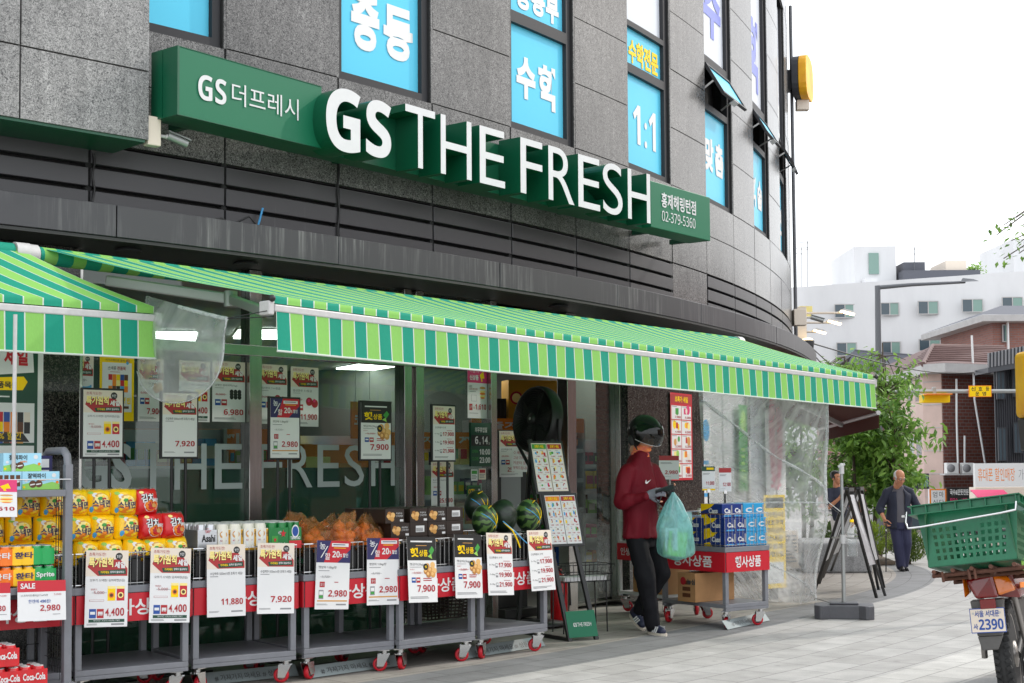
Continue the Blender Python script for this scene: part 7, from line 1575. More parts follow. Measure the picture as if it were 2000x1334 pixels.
def tree(name, base, cc_, rad_, ncl, nl, ln, label, stems, cat='tree', mats=('leaf_a', 'leaf_b', 'leaf_c'), seed=1, droop=.8, group=None, pts=None):
    rn = random.Random(seed); random.seed(seed); root = empty(name, base, label, cat, group); iv = Matrix.Translation(-Vector(base)); tk, cr = MB(), MB(); cc_ = Vector(cc_); tips = []
    forks = []
    for sx, sy, top in stems:
        b = Vector(base) + V((sx, sy, -.05)); t = cc_ + V((sx * 3.0, sy * 3.0, top)); mid = b.lerp(t, .5) + V((sx * .6, sy * .6, 0)); pp = [b, b.lerp(mid, .5) + V((.02, .01, 0)), mid, t]; tk.tube(pp, [.055 * len(pp) / 4, .045, .035, .014], 'bark', 8); forks += [mid, mid.lerp(t, .5), t]
    k = 0
    while k < ncl:
        if pts: c = Vector(pts[k])
        else:
            a = V((rn.gauss(0, 1), rn.gauss(0, 1), rn.gauss(0, 1))).normalized() * (rn.random() ** .45); c = cc_ + V((a.x * rad_[0], a.y * rad_[1], a.z * rad_[2]))
            if noise.noise((c.x * 1.3, c.y * 1.3, c.z * 1.3 + seed)) < -.22: k += 1; continue
        f = min(forks, key=lambda v: (v - c).length); tk.tube([f, f.lerp(c, .5) + V((0, 0, .06)), c], [.016, .010, .005], 'bark', 5)
        mm_ = mats[0] if rn.random() < .45 else (mats[1] if rn.random() < .5 else mats[2])
        for j in range(nl):
            d = V((rn.gauss(0, 1), rn.gauss(0, 1), rn.gauss(0, .6) - droop * .7)); p = c + V((rn.gauss(0, .5), rn.gauss(0, .5), rn.gauss(0, .4))) * ln * 1.5
            leaf(cr, p, d, ln * rn.uniform(.7, 1.25), ln * .24, mm_ if rn.random() < .75 else rn.choice(mats))
        k += 1
    o = tk.build('trunk', root); o.matrix_parent_inverse = iv; o = cr.build('crown', root); o.matrix_parent_inverse = iv; return root
tb0 = ony(1700, 1080, 28); tb0.z = gz(28)
tree('street_tree', tb0, ony(1702, 872, 28), (1.22, 1.0, 1.2), 150, 30, .2, 'broad leaved green street tree with several stems beside the round building', ((-.12, 0, .6), (.06, .08, .8), (.14, -.05, .2)), seed=3)
tb1 = ony(1570, 1080, 30); tb1.z = gz(30)
tree('street_tree', tb1, ony(1565, 900, 30), (1.25, 1.0, 1.3), 110, 24, .19, 'green street tree seen dimly through the clear tarp', ((0, 0, .8), (.1, .05, .4)), seed=8)
tb2 = ony(1735, 1000, 33); tb2.z = gz(33)
tree('street_tree', tb2, ony(1725, 745, 33), (.75, .7, .75), 46, 22, .18, 'sprays of light leaves rising before the lamp post', ((0, 0, .9), (.03, .05, .6)), seed=12)
tb3 = ony(1650, 1000, 36); tb3.z = gz(36)
tree('street_tree', tb3, ony(1650, 735, 36), (.85, .6, .45), 30, 20, .2, 'low leafy tree top above the awning end', ((0, 0, .5), (.05, .05, .3)), seed=21)
bx_ = V((7.4, 15.5, gz(15.5)))
tips = [ony(x, y, 15.0 + (i % 3) * .3) for i, (x, y) in enumerate(((1985, 425), (1960, 440), (1975, 470), (1945, 460), (1990, 495), (1960, 505), (1998, 440), (1995, 470), (2040, 430), (2060, 470), (2080, 400), (2110, 450), (2030, 500), (2100, 520), (2140, 380), (2150, 480), (2060, 360), (2170, 440)))]
tree('street_tree', bx_, ony(2100, 440, 15.2), (.6, .6, .5), len(tips), 7, .085, 'leafy twigs reaching in from the right edge of the photo', ((0, 0, .4), (.05, .02, .1)), seed=31, pts=tips)
for i, (x, y, w_, h, m_, lb) in enumerate(((1712, 1100, .42, .75, ('shrub_a', 'shrub_a', 'shrub_b'), 'yellow green clipped shrub between the folding frames and the cane'), (1793, 1098, .35, .62, ('shrub_b', 'shrub_b', 'shrub_a'), 'dark green shrub just right of the elderly person'), (1640, 1085, .4, .7, ('shrub_b', 'shrub_a', 'shrub_b'), 'green shrub behind the stone planter'))):
    p = gr(x, y + 6) + V((0, .55, 0)); p.z = gz(p.y); root = empty('shrub', p, lb, 'shrub', 'shrubs by the planter'); q = MB(); rn = random.Random(i + 40); random.seed(i)
    for k in range(2600):
        a = V((rn.gauss(0, 1), rn.gauss(0, 1), rn.gauss(0, 1))).normalized() * rn.random() ** .4; c = V((a.x * w_, a.y * w_, h * .52 + a.z * h * .5)); 
        if noise.noise((c.x * 5, c.y * 5, c.z * 5 + i)) < -.2: continue
        leaf(q, c, V((a.x, a.y, abs(a.z) + .6)) + V((rn.gauss(0, .4), rn.gauss(0, .4), rn.gauss(0, .4))), .075, .013, m_[0] if noise.noise((c.x * 4, c.y * 4, c.z * 4)) > -.05 else rn.choice(m_))
    q.build('foliage', root); q = MB(); [q.tube([(rn.uniform(-.05, .05), rn.uniform(-.05, .05), -.02), (rn.uniform(-.2, .2), rn.uniform(-.2, .2), h * .7)], [.016, .005], 'bark', 5) for _ in range(6)]; q.build('stem', root)
mat('soil', (.12, .09, .065), .9, var=.3, vs=20); q = MB(); p = gr(1735, 1105); q.slab([p + V((-1.2, .1, .01)), p + V((.15, .1, .01)), p + V((.4, 2.6, .0)), p + V((-1.2, 2.6, .0))], (0, 0, 1), .06, 'soil'); tag(q.build('planting_bed'), kind='structure')
# ------------------------------------------------------------------ street lamp, signal arm
lp = ony(1717, 900, 38); lp.z = gz(38); top = ony(1714, 558, 38); sl = empty('street_lamp', lp, 'dark grey street lamp with a long arm in front of the white block', 'street lamp'); mat('pole_grey', s2l(96, 98, 102), .5); iv = Matrix.Translation(-lp)
def lpart(q, n_, root=sl, iv=iv, **k): o = q.build(n_, **k); o.parent = root; o.matrix_parent_inverse = iv; return o
q = MB(); q.tube([V((lp.x, lp.y, lp.z)), V((top.x, top.y, top.z))], [.11, .075], 'pole_grey', 12); lpart(q, 'pole'); q = MB(); e = ony(1885, 551, 38); q.tube([top - V((0, 0, .05)), ony(1780, 556, 38), e], [.06, .05, .035], 'pole_grey', 8); lpart(q, 'arm'); q = MB(); q.hexa([ony(x, y, Y) for x, y, Y in ((1876, 551, 37.8), (1912, 549, 37.8), (1912, 549, 38.3), (1876, 551, 38.3))], [ony(x, y, Y) for x, y, Y in ((1880, 543, 37.9), (1902, 545, 37.9), (1902, 545, 38.2), (1880, 543, 38.2))], 'pole_grey'); lpart(q, 'lamp_head')
sa = empty('signal_arm', ony(1990, 1000, 38) * 1, 'grey steel arm carrying a yellow signal and a yellow sign', 'signal arm'); iv2 = Matrix.Translation(-Vector(sa.location))
q = MB(); q.tube([ony(1723, 765, 37.9), ony(1990, 764, 37.9)], .055, 'alu_grey', 10); lpart(q, 'arm', sa, iv2)
q = MB(); a = ony(1802, 770, 37.7); b = ony(1856, 786, 37.7); q.bx(a.x, b.x, 37.7, 38.05, b.z, a.z, 'yellow'); q.bx(a.x + .02, b.x - .02, 37.4, 37.7, a.z - .03, a.z, 'orange'); q.bx((a.x + b.x) / 2 - .05, (a.x + b.x) / 2 + .05, 37.85, 37.95, a.z, a.z + .2, 'alu_grey'); lpart(q, 'signal_housing', sa, iv2, bevel=.04)
q = MB(); a = ony(1892, 753, 37.75); b = ony(1937, 775, 37.75); MT = Matrix.Translation(a) @ Matrix.Rotation(rad(90), 4, 'X'); q.T = MT; s = Sheet(q, b.x - a.x, a.z - b.z, 'orange', .03); s.rect(.03, .06, .97, .94, 'yellow', 1); [s.text(t, .1 + i * .32, .12, .3 + i * .3, .48, 'black', .02) for i, t in enumerate('신호등')]; [s.text(t, .28 + i * .3, .54, .46 + i * .3, .9, 'black', .02) for i, t in enumerate('운영')]; lpart(q, 'yellow_sign', sa, iv2)
# yellow post at the right edge
mat('worn_yellow', s2l(240, 180, 20), .5, var=.5, vs=2.2, var2=s2l(225, 150, 20)); q = MB(); a = ony(1985, 684, 13.0); a.x += .075; z0_, z1_ = ony(1987, 880, 13).z, a.z
yp = empty('yellow_signal', V((a.x + .18, 13.1, gz(13))), 'yellow signal housing with worn dark patches at the right edge', 'signal'); iv3 = Matrix.Translation(-Vector(yp.location))
q.hexa([V((a.x, 13, z0_ + .3)), V((a.x + .34, 13, z0_ + .3)), V((a.x + .34, 13.3, z0_ + .3)), V((a.x, 13.3, z0_ + .3))], [V((a.x, 13, z1_)), V((a.x + .34, 13, z1_)), V((a.x + .34, 13.3, z1_)), V((a.x, 13.3, z1_))], 'worn_yellow'); lpart(q, 'housing', yp, iv3, bevel=.05, seg=3)
q = MB(); q.hexa([V((a.x + .04, 13.02, z0_)), V((a.x + .3, 13.02, z0_)), V((a.x + .3, 13.28, z0_)), V((a.x + .04, 13.28, z0_))], [V((a.x + .02, 13.01, z0_ + .298)), V((a.x + .32, 13.01, z0_ + .298)), V((a.x + .32, 13.29, z0_ + .298)), V((a.x + .02, 13.29, z0_ + .298))], 'black'); lpart(q, 'lower_box', yp, iv3, bevel=.01); q = MB(); q.tube([V((a.x + .2, 13.15, gz(13))), V((a.x + .2, 13.15, z0_))], .06, 'pole_grey', 10); lpart(q, 'post', yp, iv3)
# ------------------------------------------------------------------ houses beyond
mat('bg_white', (.66, .66, .665), .8, var=.10, vs=.35, stretch=(1, 1, .3)); mat('bg_dark', s2l(88, 90, 98), .7); mat('bg_glass', s2l(70, 84, 92), .12); mat('bg_glass2', s2l(120, 150, 140), .15); mat('roof_tile', s2l(104, 80, 76), .7, var=.15, vs=3); mat('pink_stone', s2l(196, 172, 162), .75, var=.1, vs=1.5); mat('bg_black', s2l(52, 54, 60), .5); mat('concrete', (.45, .44, .43), .8, var=.15, vs=2)
def brick(key, c1, c2):
    m = bpy.data.materials.new(key); m.use_nodes = True; t = m.node_tree; b = t.nodes['Principled BSDF']; tc = t.nodes.new('ShaderNodeTexCoord'); sx = t.nodes.new('ShaderNodeSeparateXYZ'); cb = t.nodes.new('ShaderNodeCombineXYZ'); ad = t.nodes.new('ShaderNodeMath'); ad.operation = 'ADD'
    lk(t, tc.outputs['Object'], sx.inputs[0]); lk(t, sx.outputs[0], ad.inputs[0]); lk(t, sx.outputs[1], ad.inputs[1]); lk(t, ad.outputs[0], cb.inputs[0]); lk(t, sx.outputs[2], cb.inputs[1])
    br = t.nodes.new('ShaderNodeTexBrick'); lk(t, cb.outputs[0], br.inputs['Vector']); br.inputs['Color1'].default_value = (*c1, 1); br.inputs['Color2'].default_value = (*c2, 1); br.inputs['Mortar'].default_value = (.20, .17, .16, 1); br.inputs['Scale'].default_value = 1; br.inputs['Mortar Size'].default_value = .012; br.inputs['Brick Width'].default_value = .32; br.inputs['Row Height'].default_value = .11
    lk(t, br.outputs['Color'], b.inputs['Base Color']); b.inputs['Roughness'].default_value = .8; M[key] = m
brick('brick', (.15, .045, .032), (.22, .07, .05)); brick('brick2', (.24, .10, .08), (.30, .13, .10))
def pbox(q, x0, y0, x1, y1, Y, dp, m):   # box whose front face spans the pixels at distance Y
    a, b = ony(x0, y0, Y), ony(x1, y1, Y); q.bx(a.x, b.x, Y, Y + dp, b.z, a.z, m); return a, b
def bwin(root, iv, x0, y0, x1, y1, Y, g='bg_glass', two=True):
    a, b = ony(x0, y0, Y), ony(x1, y1, Y); q = MB(); f = .026 * Y / 45
    for A_, B_, C_, D_ in ((a.x, b.x, a.z - f, a.z), (a.x, b.x, b.z, b.z + f), (a.x, a.x + f, b.z + f, a.z - f), (b.x - f, b.x, b.z + f, a.z - f)) + ((((a.x + b.x) / 2 - f * .6, (a.x + b.x) / 2 + f * .6, b.z + f, a.z - f),) if two else ()): q.bx(A_, B_, Y - .05, Y + .02, C_, D_, 'concrete' if g != 'dk' else 'bg_black')
    w_ = lpart(q, 'window', root, iv); q = MB(); m_ = 'bg_glass' if g == 'dk' else g; mid = (a.x + b.x) / 2
    q.bx(a.x + f, mid, Y - .03, Y - .02, b.z + f, a.z - f, m_); q.bx(mid, b.x - f, Y - .028, Y - .018, b.z + f, a.z - f, 'bg_glass2' if g == 'bg_glass' else m_); o = q.build('pane', w_); return w_
def bld2(name, label, x, Y, cat='building'):
    p = ony(x, 950, Y); p.z = gz(Y); r = empty(name, p, label, cat); return r, Matrix.Translation(-p)
# long white block
wb, iv = bld2('apartment_block', 'long white flat roofed block with two visible rows of small windows', 1800, 80)
q = MB(); a, b = ony(1480, 566, 80), ony(2150, 533, 80); q.hexa([V((a.x, 80, -2)), V((b.x, 74, -2)), V((b.x, 90, -2)), V((a.x, 92, -2))], [V((a.x, 80, a.z)), V((b.x, 74, a.z + .55)), V((b.x, 90, a.z + .55)), V((a.x, 92, a.z))], 'bg_white'); lpart(q, 'wall', wb, iv)
# the front face swings towards us on the right: distance along it
def yw_(x): 
    t = (ony(x, 600, 78).x - a.x) / (b.x - a.x); return 80 - 6 * t
for x0, y0, x1, y1 in ((1629, 594, 1671, 621), (1719, 591, 1756, 616), (1792, 588, 1833, 614), (1878, 584, 1920, 610), (1956, 580, 1998, 602), (1633, 669, 1674, 695), (1722, 667, 1759, 692), (1794, 662, 1837, 686), (1884, 660, 1922, 684)): bwin(wb, iv, x0, y0, x1, y1, yw_((x0 + x1) / 2) - .15)
q = MB(); pbox(q, 1668, 481, 1751, 560, 81, 6, 'bg_white'); lpart(q, 'roof_stair_house', wb, iv); q = MB(); pbox(q, 1697, 494, 1717, 535, 80.9, .12, 'bg_glass2'); lpart(q, 'stair_window', wb, iv); q = MB(); pbox(q, 1690, 543, 1714, 556, 80.2, .7, 'bg_white'); lpart(q, 'vent_box', wb, iv)
q = MB(); pbox(q, 1765, 512, 1807, 536, 80.6, 3, 'bg_dark'); lpart(q, 'roof_shed', wb, iv); q = MB(); pbox(q, 1764, 528, 1915, 553, 80, 5, 'bg_dark'); lpart(q, 'roof_parapet', wb, iv); q = MB(); pbox(q, 1847, 509, 1888, 528, 80.3, 3, 'beige'); lpart(q, 'roof_hut', wb, iv)
q = MB(); pbox(q, 1979, 466, 2080, 560, 82, 6, 'bg_white'); lpart(q, 'roof_tower', wb, iv); q = MB(); c = ony(1905, 525, 80.5); random.seed(5); [leaf(q, c + V((random.gauss(0, .25), random.gauss(0, .2), random.gauss(-.1, .15))), V((random.gauss(0, 1), random.gauss(0, 1), 1)), .25, .05, 'leaf_c') for _ in range(150)]; q.tube([c - V((0, 0, .55)), c], .03, 'bark', 5); tag(q.build('roof_plant'), 'small potted plant on the roof of the white block', 'plant')
for x, y0, y1, Y in ((1786, 482, 530, 80.4), (1577, 470, 560, 81), (1565, 482, 560, 81)):
    q = MB(); p0, p1 = ony(x, y1, Y), ony(x, y0, Y); q.tube([p0, p1], .025, 'pole_grey', 5); q.tube([p1 - V((.5, 0, .1)), p1 - V((-.4, 0, .15))], .018, 'pole_grey', 4); q.tube([p1 - V((.3, 0, .4)), p1 - V((-.3, 0, .42))], .018, 'pole_grey', 4); tag(q.build('roof_aerial'), 'thin roof aerial, %s of those on the white block' % {1786: 'rightmost', 1577: 'second', 1565: 'leftmost'}[x], 'aerial', 'aerials on the white block')
# brick house with hipped tiled roof
bh, iv = bld2('brick_house', 'dark red brick house with brown hipped tile roof and pale stone corner', 1850, 46)
za = ony(1842, 715, 46).z
c = [ony(1768, 900, 50), ony(1805, 900, 46.6), ony(1842, 900, 46), ony(1990, 900, 47.5), ony(1990, 900, 58) + V((1.5, 0, 0)), ony(1768, 900, 57)]
q = MB(); q.slab([V((p.x, p.y, za)) for p in c[2:6]] , (0, 0, -1), za + 3, 'brick'); lpart(q, 'wall', bh, iv)
q = MB(); q.slab([V((p.x, p.y, za - .01)) for p in (c[0], c[1], c[2] + V((.02, 0, 0)), c[2] + V((.02, 5, 0)), c[5])], (0, 0, -1), za + 3, 'pink_stone'); 
lpart(q, 'stone_bay', bh, iv)
for k in range(7): q = MB(); z = za - .5 - .75 * k; q.slab([V((p.x, p.y - .012, z)) for p in (c[0], c[1], c[2])] + [V((c[2].x, c[2].y + .05, z)), V((c[0].x + .05, c[0].y + .05, z))], (0, 0, 1), .025, 'concrete'); lpart(q, 'course', bh, iv)
for y0, y1 in ((735, 785), (850, 893)):
    for x0, x1 in ((1776, 1786), (1791, 1801)):
        t0, t1 = [(x - 1768) / 37 for x in (x0, x1)]; p0, p1 = c[0].lerp(c[1], t0), c[0].lerp(c[1], t1); zt_, zb2 = ony(x0, y0, p0.y).z, ony(x0, y1, p0.y).z; q = MB(); nn3 = V((-(c[1] - c[0]).y, (c[1] - c[0]).x, 0)).normalized() * -1
        nn3 = nn3 if nn3.y < 0 else -nn3; q.slab([V((p0.x, p0.y, zb2)), V((p1.x, p1.y, zb2)), V((p1.x, p1.y, zt_)), V((p0.x, p0.y, zt_))], nn3, .05, 'bg_glass'); lpart(q, 'window', bh, iv)
ev = [ony(1759, 728, 49.6), ony(1803, 713, 45.6), ony(1846, 711, 45), ony(1996, 711, 46.6)]; ze = sum(p.z for p in ev) / 4; rz = ony(1830, 673, 51).z
E_ = [V((p.x, p.y, ze)) for p in ev] + [V((ev[3].x + 1.6, 59, ze)), V((ev[0].x - .3, 58, ze))]; R1_, R2_ = V((ony(1822, 673, 51.5).x, 51.5, rz)), V((ony(1960, 673, 52.5).x, 52.5, rz))
q = MB(); q.slab(E_, (0, 0, -1), .28, 'concrete'); lpart(q, 'eaves', bh, iv); q = MB(); E2 = [p + V((0, 0, .004)) for p in E_]; q.add(E2 + [R1_, R2_], [(0, 1, 6), (1, 2, 6), (2, 3, 7, 6), (3, 4, 7), (4, 5, 6, 7), (5, 0, 6)], 'roof_tile')
for k in range(1, 9):
    t = k / 9; q.tube([E2[1].lerp(R1_, t) + V((0, 0, .02)), E2[2].lerp(R1_.lerp(R2_, .02), t) + V((0, 0, .02)), E2[3].lerp(R2_, t) + V((0, 0, .02))], .05, 'roof_tile', 5); q.tube([E2[0].lerp(R1_, t) + V((0, 0, .02)), E2[1].lerp(R1_, t) + V((0, 0, .02))], .05, 'roof_tile', 5)
q.tube([E2[1], R1_, R2_], .09, 'roof_tile', 6); lpart(q, 'roof', bh, iv)
for x, ya, yb_, bend in ((1868, 740, 905, 3), (1884, 851, 905, 0), (1898, 655, 905, 26)):
    q = MB(); q.tube([ony(x, ya, 45.8), ony(x + bend * .2, (ya + yb_) / 2, 45.8), ony(x + bend, yb_, 45.8)], .035, 'white', 6); lpart(q, 'drain_pipe', bh, iv)
for x0, x1, lb in ((1849, 1873, 'white air conditioner unit on the brick wall, left of two'), (1880, 1903, 'white air conditioner unit on the brick wall, right of two')):
    a, b = ony(x0, 904, 45.4), ony(x1, 925, 45.4); root = empty('air_conditioner', V(((a.x + b.x) / 2, 45.4, b.z)), lb, 'air conditioner', 'outdoor units on the brick house'); w_ = (b.x - a.x) / 2; h = a.z - b.z; q = MB(); q.bx(-w_, w_, 0, .3, 0, h, 'white'); q.build('casing', root, bevel=.015); q = MB(); q.lathe([(.13, 0), (.125, .015), (0, .02)], 'grey_text', 18, Matrix.Translation((-w_ * .3, 0, h / 2)) @ Matrix.Rotation(rad(90), 4, 'X')); q.build('fan_grille', root); q = MB(); q.bx(-w_ - .05, w_ + .05, 0, .6, -.05, -.001, 'alu'); q.build('bracket', root)
# low tiled roof and brick wall between the lamp post and the tree
bl3, iv = bld2('tiled_house', 'old low house with a dark tiled gable roof behind the trees', 1720, 62); q = MB(); pbox(q, 1670, 722, 1785, 1000, 62, 8, 'brick2'); lpart(q, 'wall', bl3, iv); q = MB(); a, b, c_, d = ony(1670, 690, 61), ony(1790, 700, 61), ony(1800, 722, 60.5), ony(1655, 722, 60.5); q.slab([d, c_, b, a], (0, .3, 1), .18, 'bg_dark'); q.slab([a, b, b + V((0, 9, -.8)), a + V((0, 9, -.8))], (0, 0, 1), .15, 'bg_dark'); lpart(q, 'roof', bl3, iv)
# brick house top right
bt3, iv = bld2('brick_house', 'small red brick house with a grey slab roof at the right edge', 1965, 66); q = MB(); pbox(q, 1938, 622, 2060, 900, 66, 8, 'brick2'); lpart(q, 'wall', bt3, iv); q = MB(); pbox(q, 1920, 615, 2080, 626, 65.2, 10, 'concrete'); a = ony(1920, 614, 65.2); b = ony(2080, 614, 65.2); t1, t2 = ony(1955, 597, 68), ony(2080, 597, 68); q.add([a, b, t2, t1, V((a.x, 75, a.z))], [(0, 1, 2, 3), (0, 3, 4)], 'bg_dark'); lpart(q, 'roof', bt3, iv); bwin(bt3, iv, 1957, 634, 1968, 668, 65.9, 'bg_glass', False); q = MB(); pbox(q, 1968, 622, 1972, 690, 65.6, .2, 'white'); lpart(q, 'drain_pipe', bt3, iv)
# dark metal clad building
dk, iv = bld2('metal_building', 'dark grey ribbed metal building with a balcony at the right edge', 1965, 41); q = MB(); a = ony(1940, 712, 41); b = ony(2120, 960, 41); q.hexa([V((x, y, b.z)) for x, y in ((a.x, 41), (b.x, 41), (b.x * 1.25, 49), (a.x * 1.22, 49))], [V((x, y, a.z)) for x, y in ((a.x, 41), (b.x, 41), (b.x * 1.25, 49), (a.x * 1.22, 49))], 'bg_black'); n_ = 40; [q.bx(a.x + (b.x - a.x) * i / n_, a.x + (b.x - a.x) * (i + .35) / n_, 40.95, 41, b.z, a.z, 'bg_black') for i in range(n_)]; lpart(q, 'wall', dk, iv)
q = MB(); A_, B_ = ony(1930, 690, 41), ony(2100, 655, 38.5); P0, P1 = ony(1930, 718, 41), ony(2100, 690, 38.5); q.slab([P0, P1, B_, A_], (0, 1, 0), .06, 'bg_black'); [q.beam(P0.lerp(P1, i / 24) - V((0, .04, 0)), A_.lerp(B_, i / 24) - V((0, .04, 0)), .04, .04, 'grey_text') for i in range(25)]; q.slab([P0, P1, P1 + V((0, 3.5, 0)), P0 + V((0, 1.2, 0))], (0, 0, -1), .15, 'bg_black'); lpart(q, 'balcony', dk, iv)
for x0, y0, x1, y1 in ((1945, 725, 1963, 780), (1975, 715, 1990, 775), (1948, 835, 1966, 900), (1978, 825, 1996, 885)): bwin(dk, iv, x0, y0, x1, y1, 40.85, 'dk')
# shops at street level
def sgn(name, x0, y0, x1, y1, Y, base, label, draw, cat='sign'):
    a, b = ony(x0, y0, Y), ony(x1, y1, Y); q = MB(); q.T = Matrix.Translation(V((a.x, Y, a.z))) @ Matrix.Rotation(rad(90), 4, 'X'); s = Sheet(q, b.x - a.x, a.z - b.z, base, .15); draw(s); return tag(q.build(name), label, cat)
def d1(s): s.text('휴대폰 할인매장', .03, .2, .42, .75, 'orange', .0); s.text('가전 수리', .46, .25, .7, .7, 'grey_text', -.01); s.disc(.93, .5, .04, 'pink', 1, 14, 6)
sgn('shop_signboard', 1904, 905, 2090, 950, 36, 'white', 'long white shop signboard with pale orange lettering behind the green crate', d1)
def d2(s): s.rect(0, 0, 1, 1, 'orange', .5); s.rect(.1, .07, .92, .95, 'white', 1); [s.text(t, .2 + .38 * (i % 2), .14 + .42 * (i // 2), .46 + .38 * (i % 2), .44 + .42 * (i // 2), 'dark_text', .0) for i, t in enumerate('엄마식당')]
sgn('diner_sign', 1815, 955, 1849, 992, 45.3, 'white', 'orange framed white sign with four dark characters under the stone corner', d2)
def d3(s): s.text('국수&만둣전문', .1, .05, .82, .3, 'white', .03); s.text('칼국수', .1, .42, .4, .6, 'pink', .02); s.text('냉면', .55, .42, .75, .6, 'pink', .02); s.lines(.06, .68, .9, .95, 3, 'white')
sgn('menu_board', 1850, 953, 1902, 1000, 45.2, 'black', 'black menu board with white and pink lettering on the brick house', d3)
def d4(s): s.text('한신부동산', .06, .2, .7, .7, 'white', .02); s.rect(.74, .15, .96, .85, 'bg_glass2', 1)
sgn('dark_signboard', 1772, 925, 1815, 955, 46, 'bg_black', 'dark grey signboard left of the orange framed sign', d4)
q = MB(); a, b = ony(1895, 958, 36.5), ony(1960, 958, 36.5); q.slab([a, b, b + V((0, -.6, -.18)), a + V((0, -.6, -.18))], (0, 0, 1), .02, 'pink'); q.slab([a + V((0, -.6, -.18)), b + V((0, -.6, -.18)), b + V((0, -.62, -.3)), a + V((0, -.62, -.3))], (0, -1, 0), .01, 'red'); q.tube([a + V((0, 0, -.02)), b + V((0, 0, -.02))], .02, 'alu'); tag(q.build('red_canopy'), 'small red canopy under the long white signboard', 'awning')
q = MB(); pbox(q, 1770, 1000, 1850, 1035, 46.5, .3, 'bg_glass'); tag(q.build('glass_shop_front'), 'low dark glass shop front right of the elderly person', 'shop front'); q = MB(); pbox(q, 1690, 985, 1770, 1035, 50, .3, 'white'); pbox(q, 1705, 995, 1740, 1030, 49.95, .06, 'bg_glass'); tag(q.build('white_shop_front'), 'low white shop front beyond the clipped shrub', 'shop front')
q = MB(); a, b = ony(1690, 958, 48), ony(1770, 958, 48); q.slab([a, b, b + V((0, -1, -.3)), a + V((0, -1, -.3))], (0, 0, 1), .02, 'red'); tag(q.build('red_stall_roof'), 'faded red stall roof seen between the trees', 'awning')
q = MB(); pbox(q, 1905, 952, 2090, 1090, 37, .5, 'beige'); pbox(q, 1960, 985, 2060, 1080, 36.9, .08, 'bg_glass2'); tag(q.build('corner_shop'), 'pale corner shop under the long white signboard', 'shop')
q = MB(); a, b = ony(1570, 662, 45), ony(1800, 690, 62); random.seed(2)
for x0, y0, x1, y1 in ((1578, 668, 1990, 705), (1578, 672, 1720, 720), (1578, 680, 1700, 735)):
    q = MB(); p0, p1 = ony(x0, y0, 26), ony(x1, y1, 50); q.tube([p0.lerp(p1, t / 16) - V((0, 0, .5 * math.sin(math.pi * t / 16))) for t in range(17)], .014, 'black', 4); tag(q.build('overhead_cable'), 'thin dark cable strung from the round building, ending at %s' % {1990: 'the right edge', 1720: 'the lamp post', 1700: 'the low tiled house'}[x1], 'cable', 'overhead cables')
# ------------------------------------------------------------------ fittings on the round building
def camera_unit(p, d, label, sc=1.):
    root = empty('security_camera', p, label, 'security camera', 'cameras on the round building'); d = V(d).normalized(); q = MB(); q.tube([V((0, 0, 0)), d * .1 * sc], .02 * sc, 'alu', 8); q.ball(d * .1 * sc, .03 * sc, 'alu', 10); q.build('bracket', root)
    q = MB(); q.tube([d * .1 * sc + V((0, 0, .01)), d * .33 * sc - V((0, 0, .05 * sc))], .045 * sc, 'alu_grey', 14); dd = (d * .23 * sc - V((0, 0, .06 * sc))).normalized(); s_ = dd.cross(V((0, 0, 1))).normalized(); c0 = d * .1 * sc + V((0, 0, .05 * sc)); q.hexa([c0 + s_ * .05 * sc, c0 - s_ * .05 * sc, c0 - s_ * .05 * sc + dd * .27 * sc, c0 + s_ * .05 * sc + dd * .27 * sc], [v + V((0, 0, .012)) for v in (c0 + s_ * .045 * sc, c0 - s_ * .045 * sc, c0 - s_ * .045 * sc + dd * .27 * sc, c0 + s_ * .045 * sc + dd * .27 * sc)], 'alu_grey'); q.build('housing', root); return root
jp = onpl(300, 254, pR, nn_) + nn_ * .0; jd = V((.75, -.25, 0)).normalized(); q = MB(); q.box((0, 0, 0), (.1, .07, .20), 'beige', Matrix.Rotation(math.atan2(dd.y, dd.x), 3, 'Z')); jb = pR - dd * .055 + V((0, 0, jp.z - pR.z)) - nn_ * .05
tag(q.build('junction_box', loc=jb, bevel=.008), 'cream junction box on the edge of the projecting bay', 'junction box'); camera_unit(jb - dd * .05 + V((0, 0, -.02)), -dd - V((0, .15, .0)), 'grey bullet camera beside the cream junction box under the sign', .62)
a_, z_ = oncyl(1566, 597, RW + .25); pj = cp(-12.5, RW + .12, z_); q = MB(); q.bx(-.1, .1, -.1, .1, -.13, .13, 'beige'); tag(q.build('junction_box', loc=pj, bevel=.008), 'pale junction box at the far edge of the round building', 'junction box'); cu = camera_unit(pj + V((.1, -.02, 0)), (1, -.1, -.05), 'black camera at the far edge of the round building', .85)
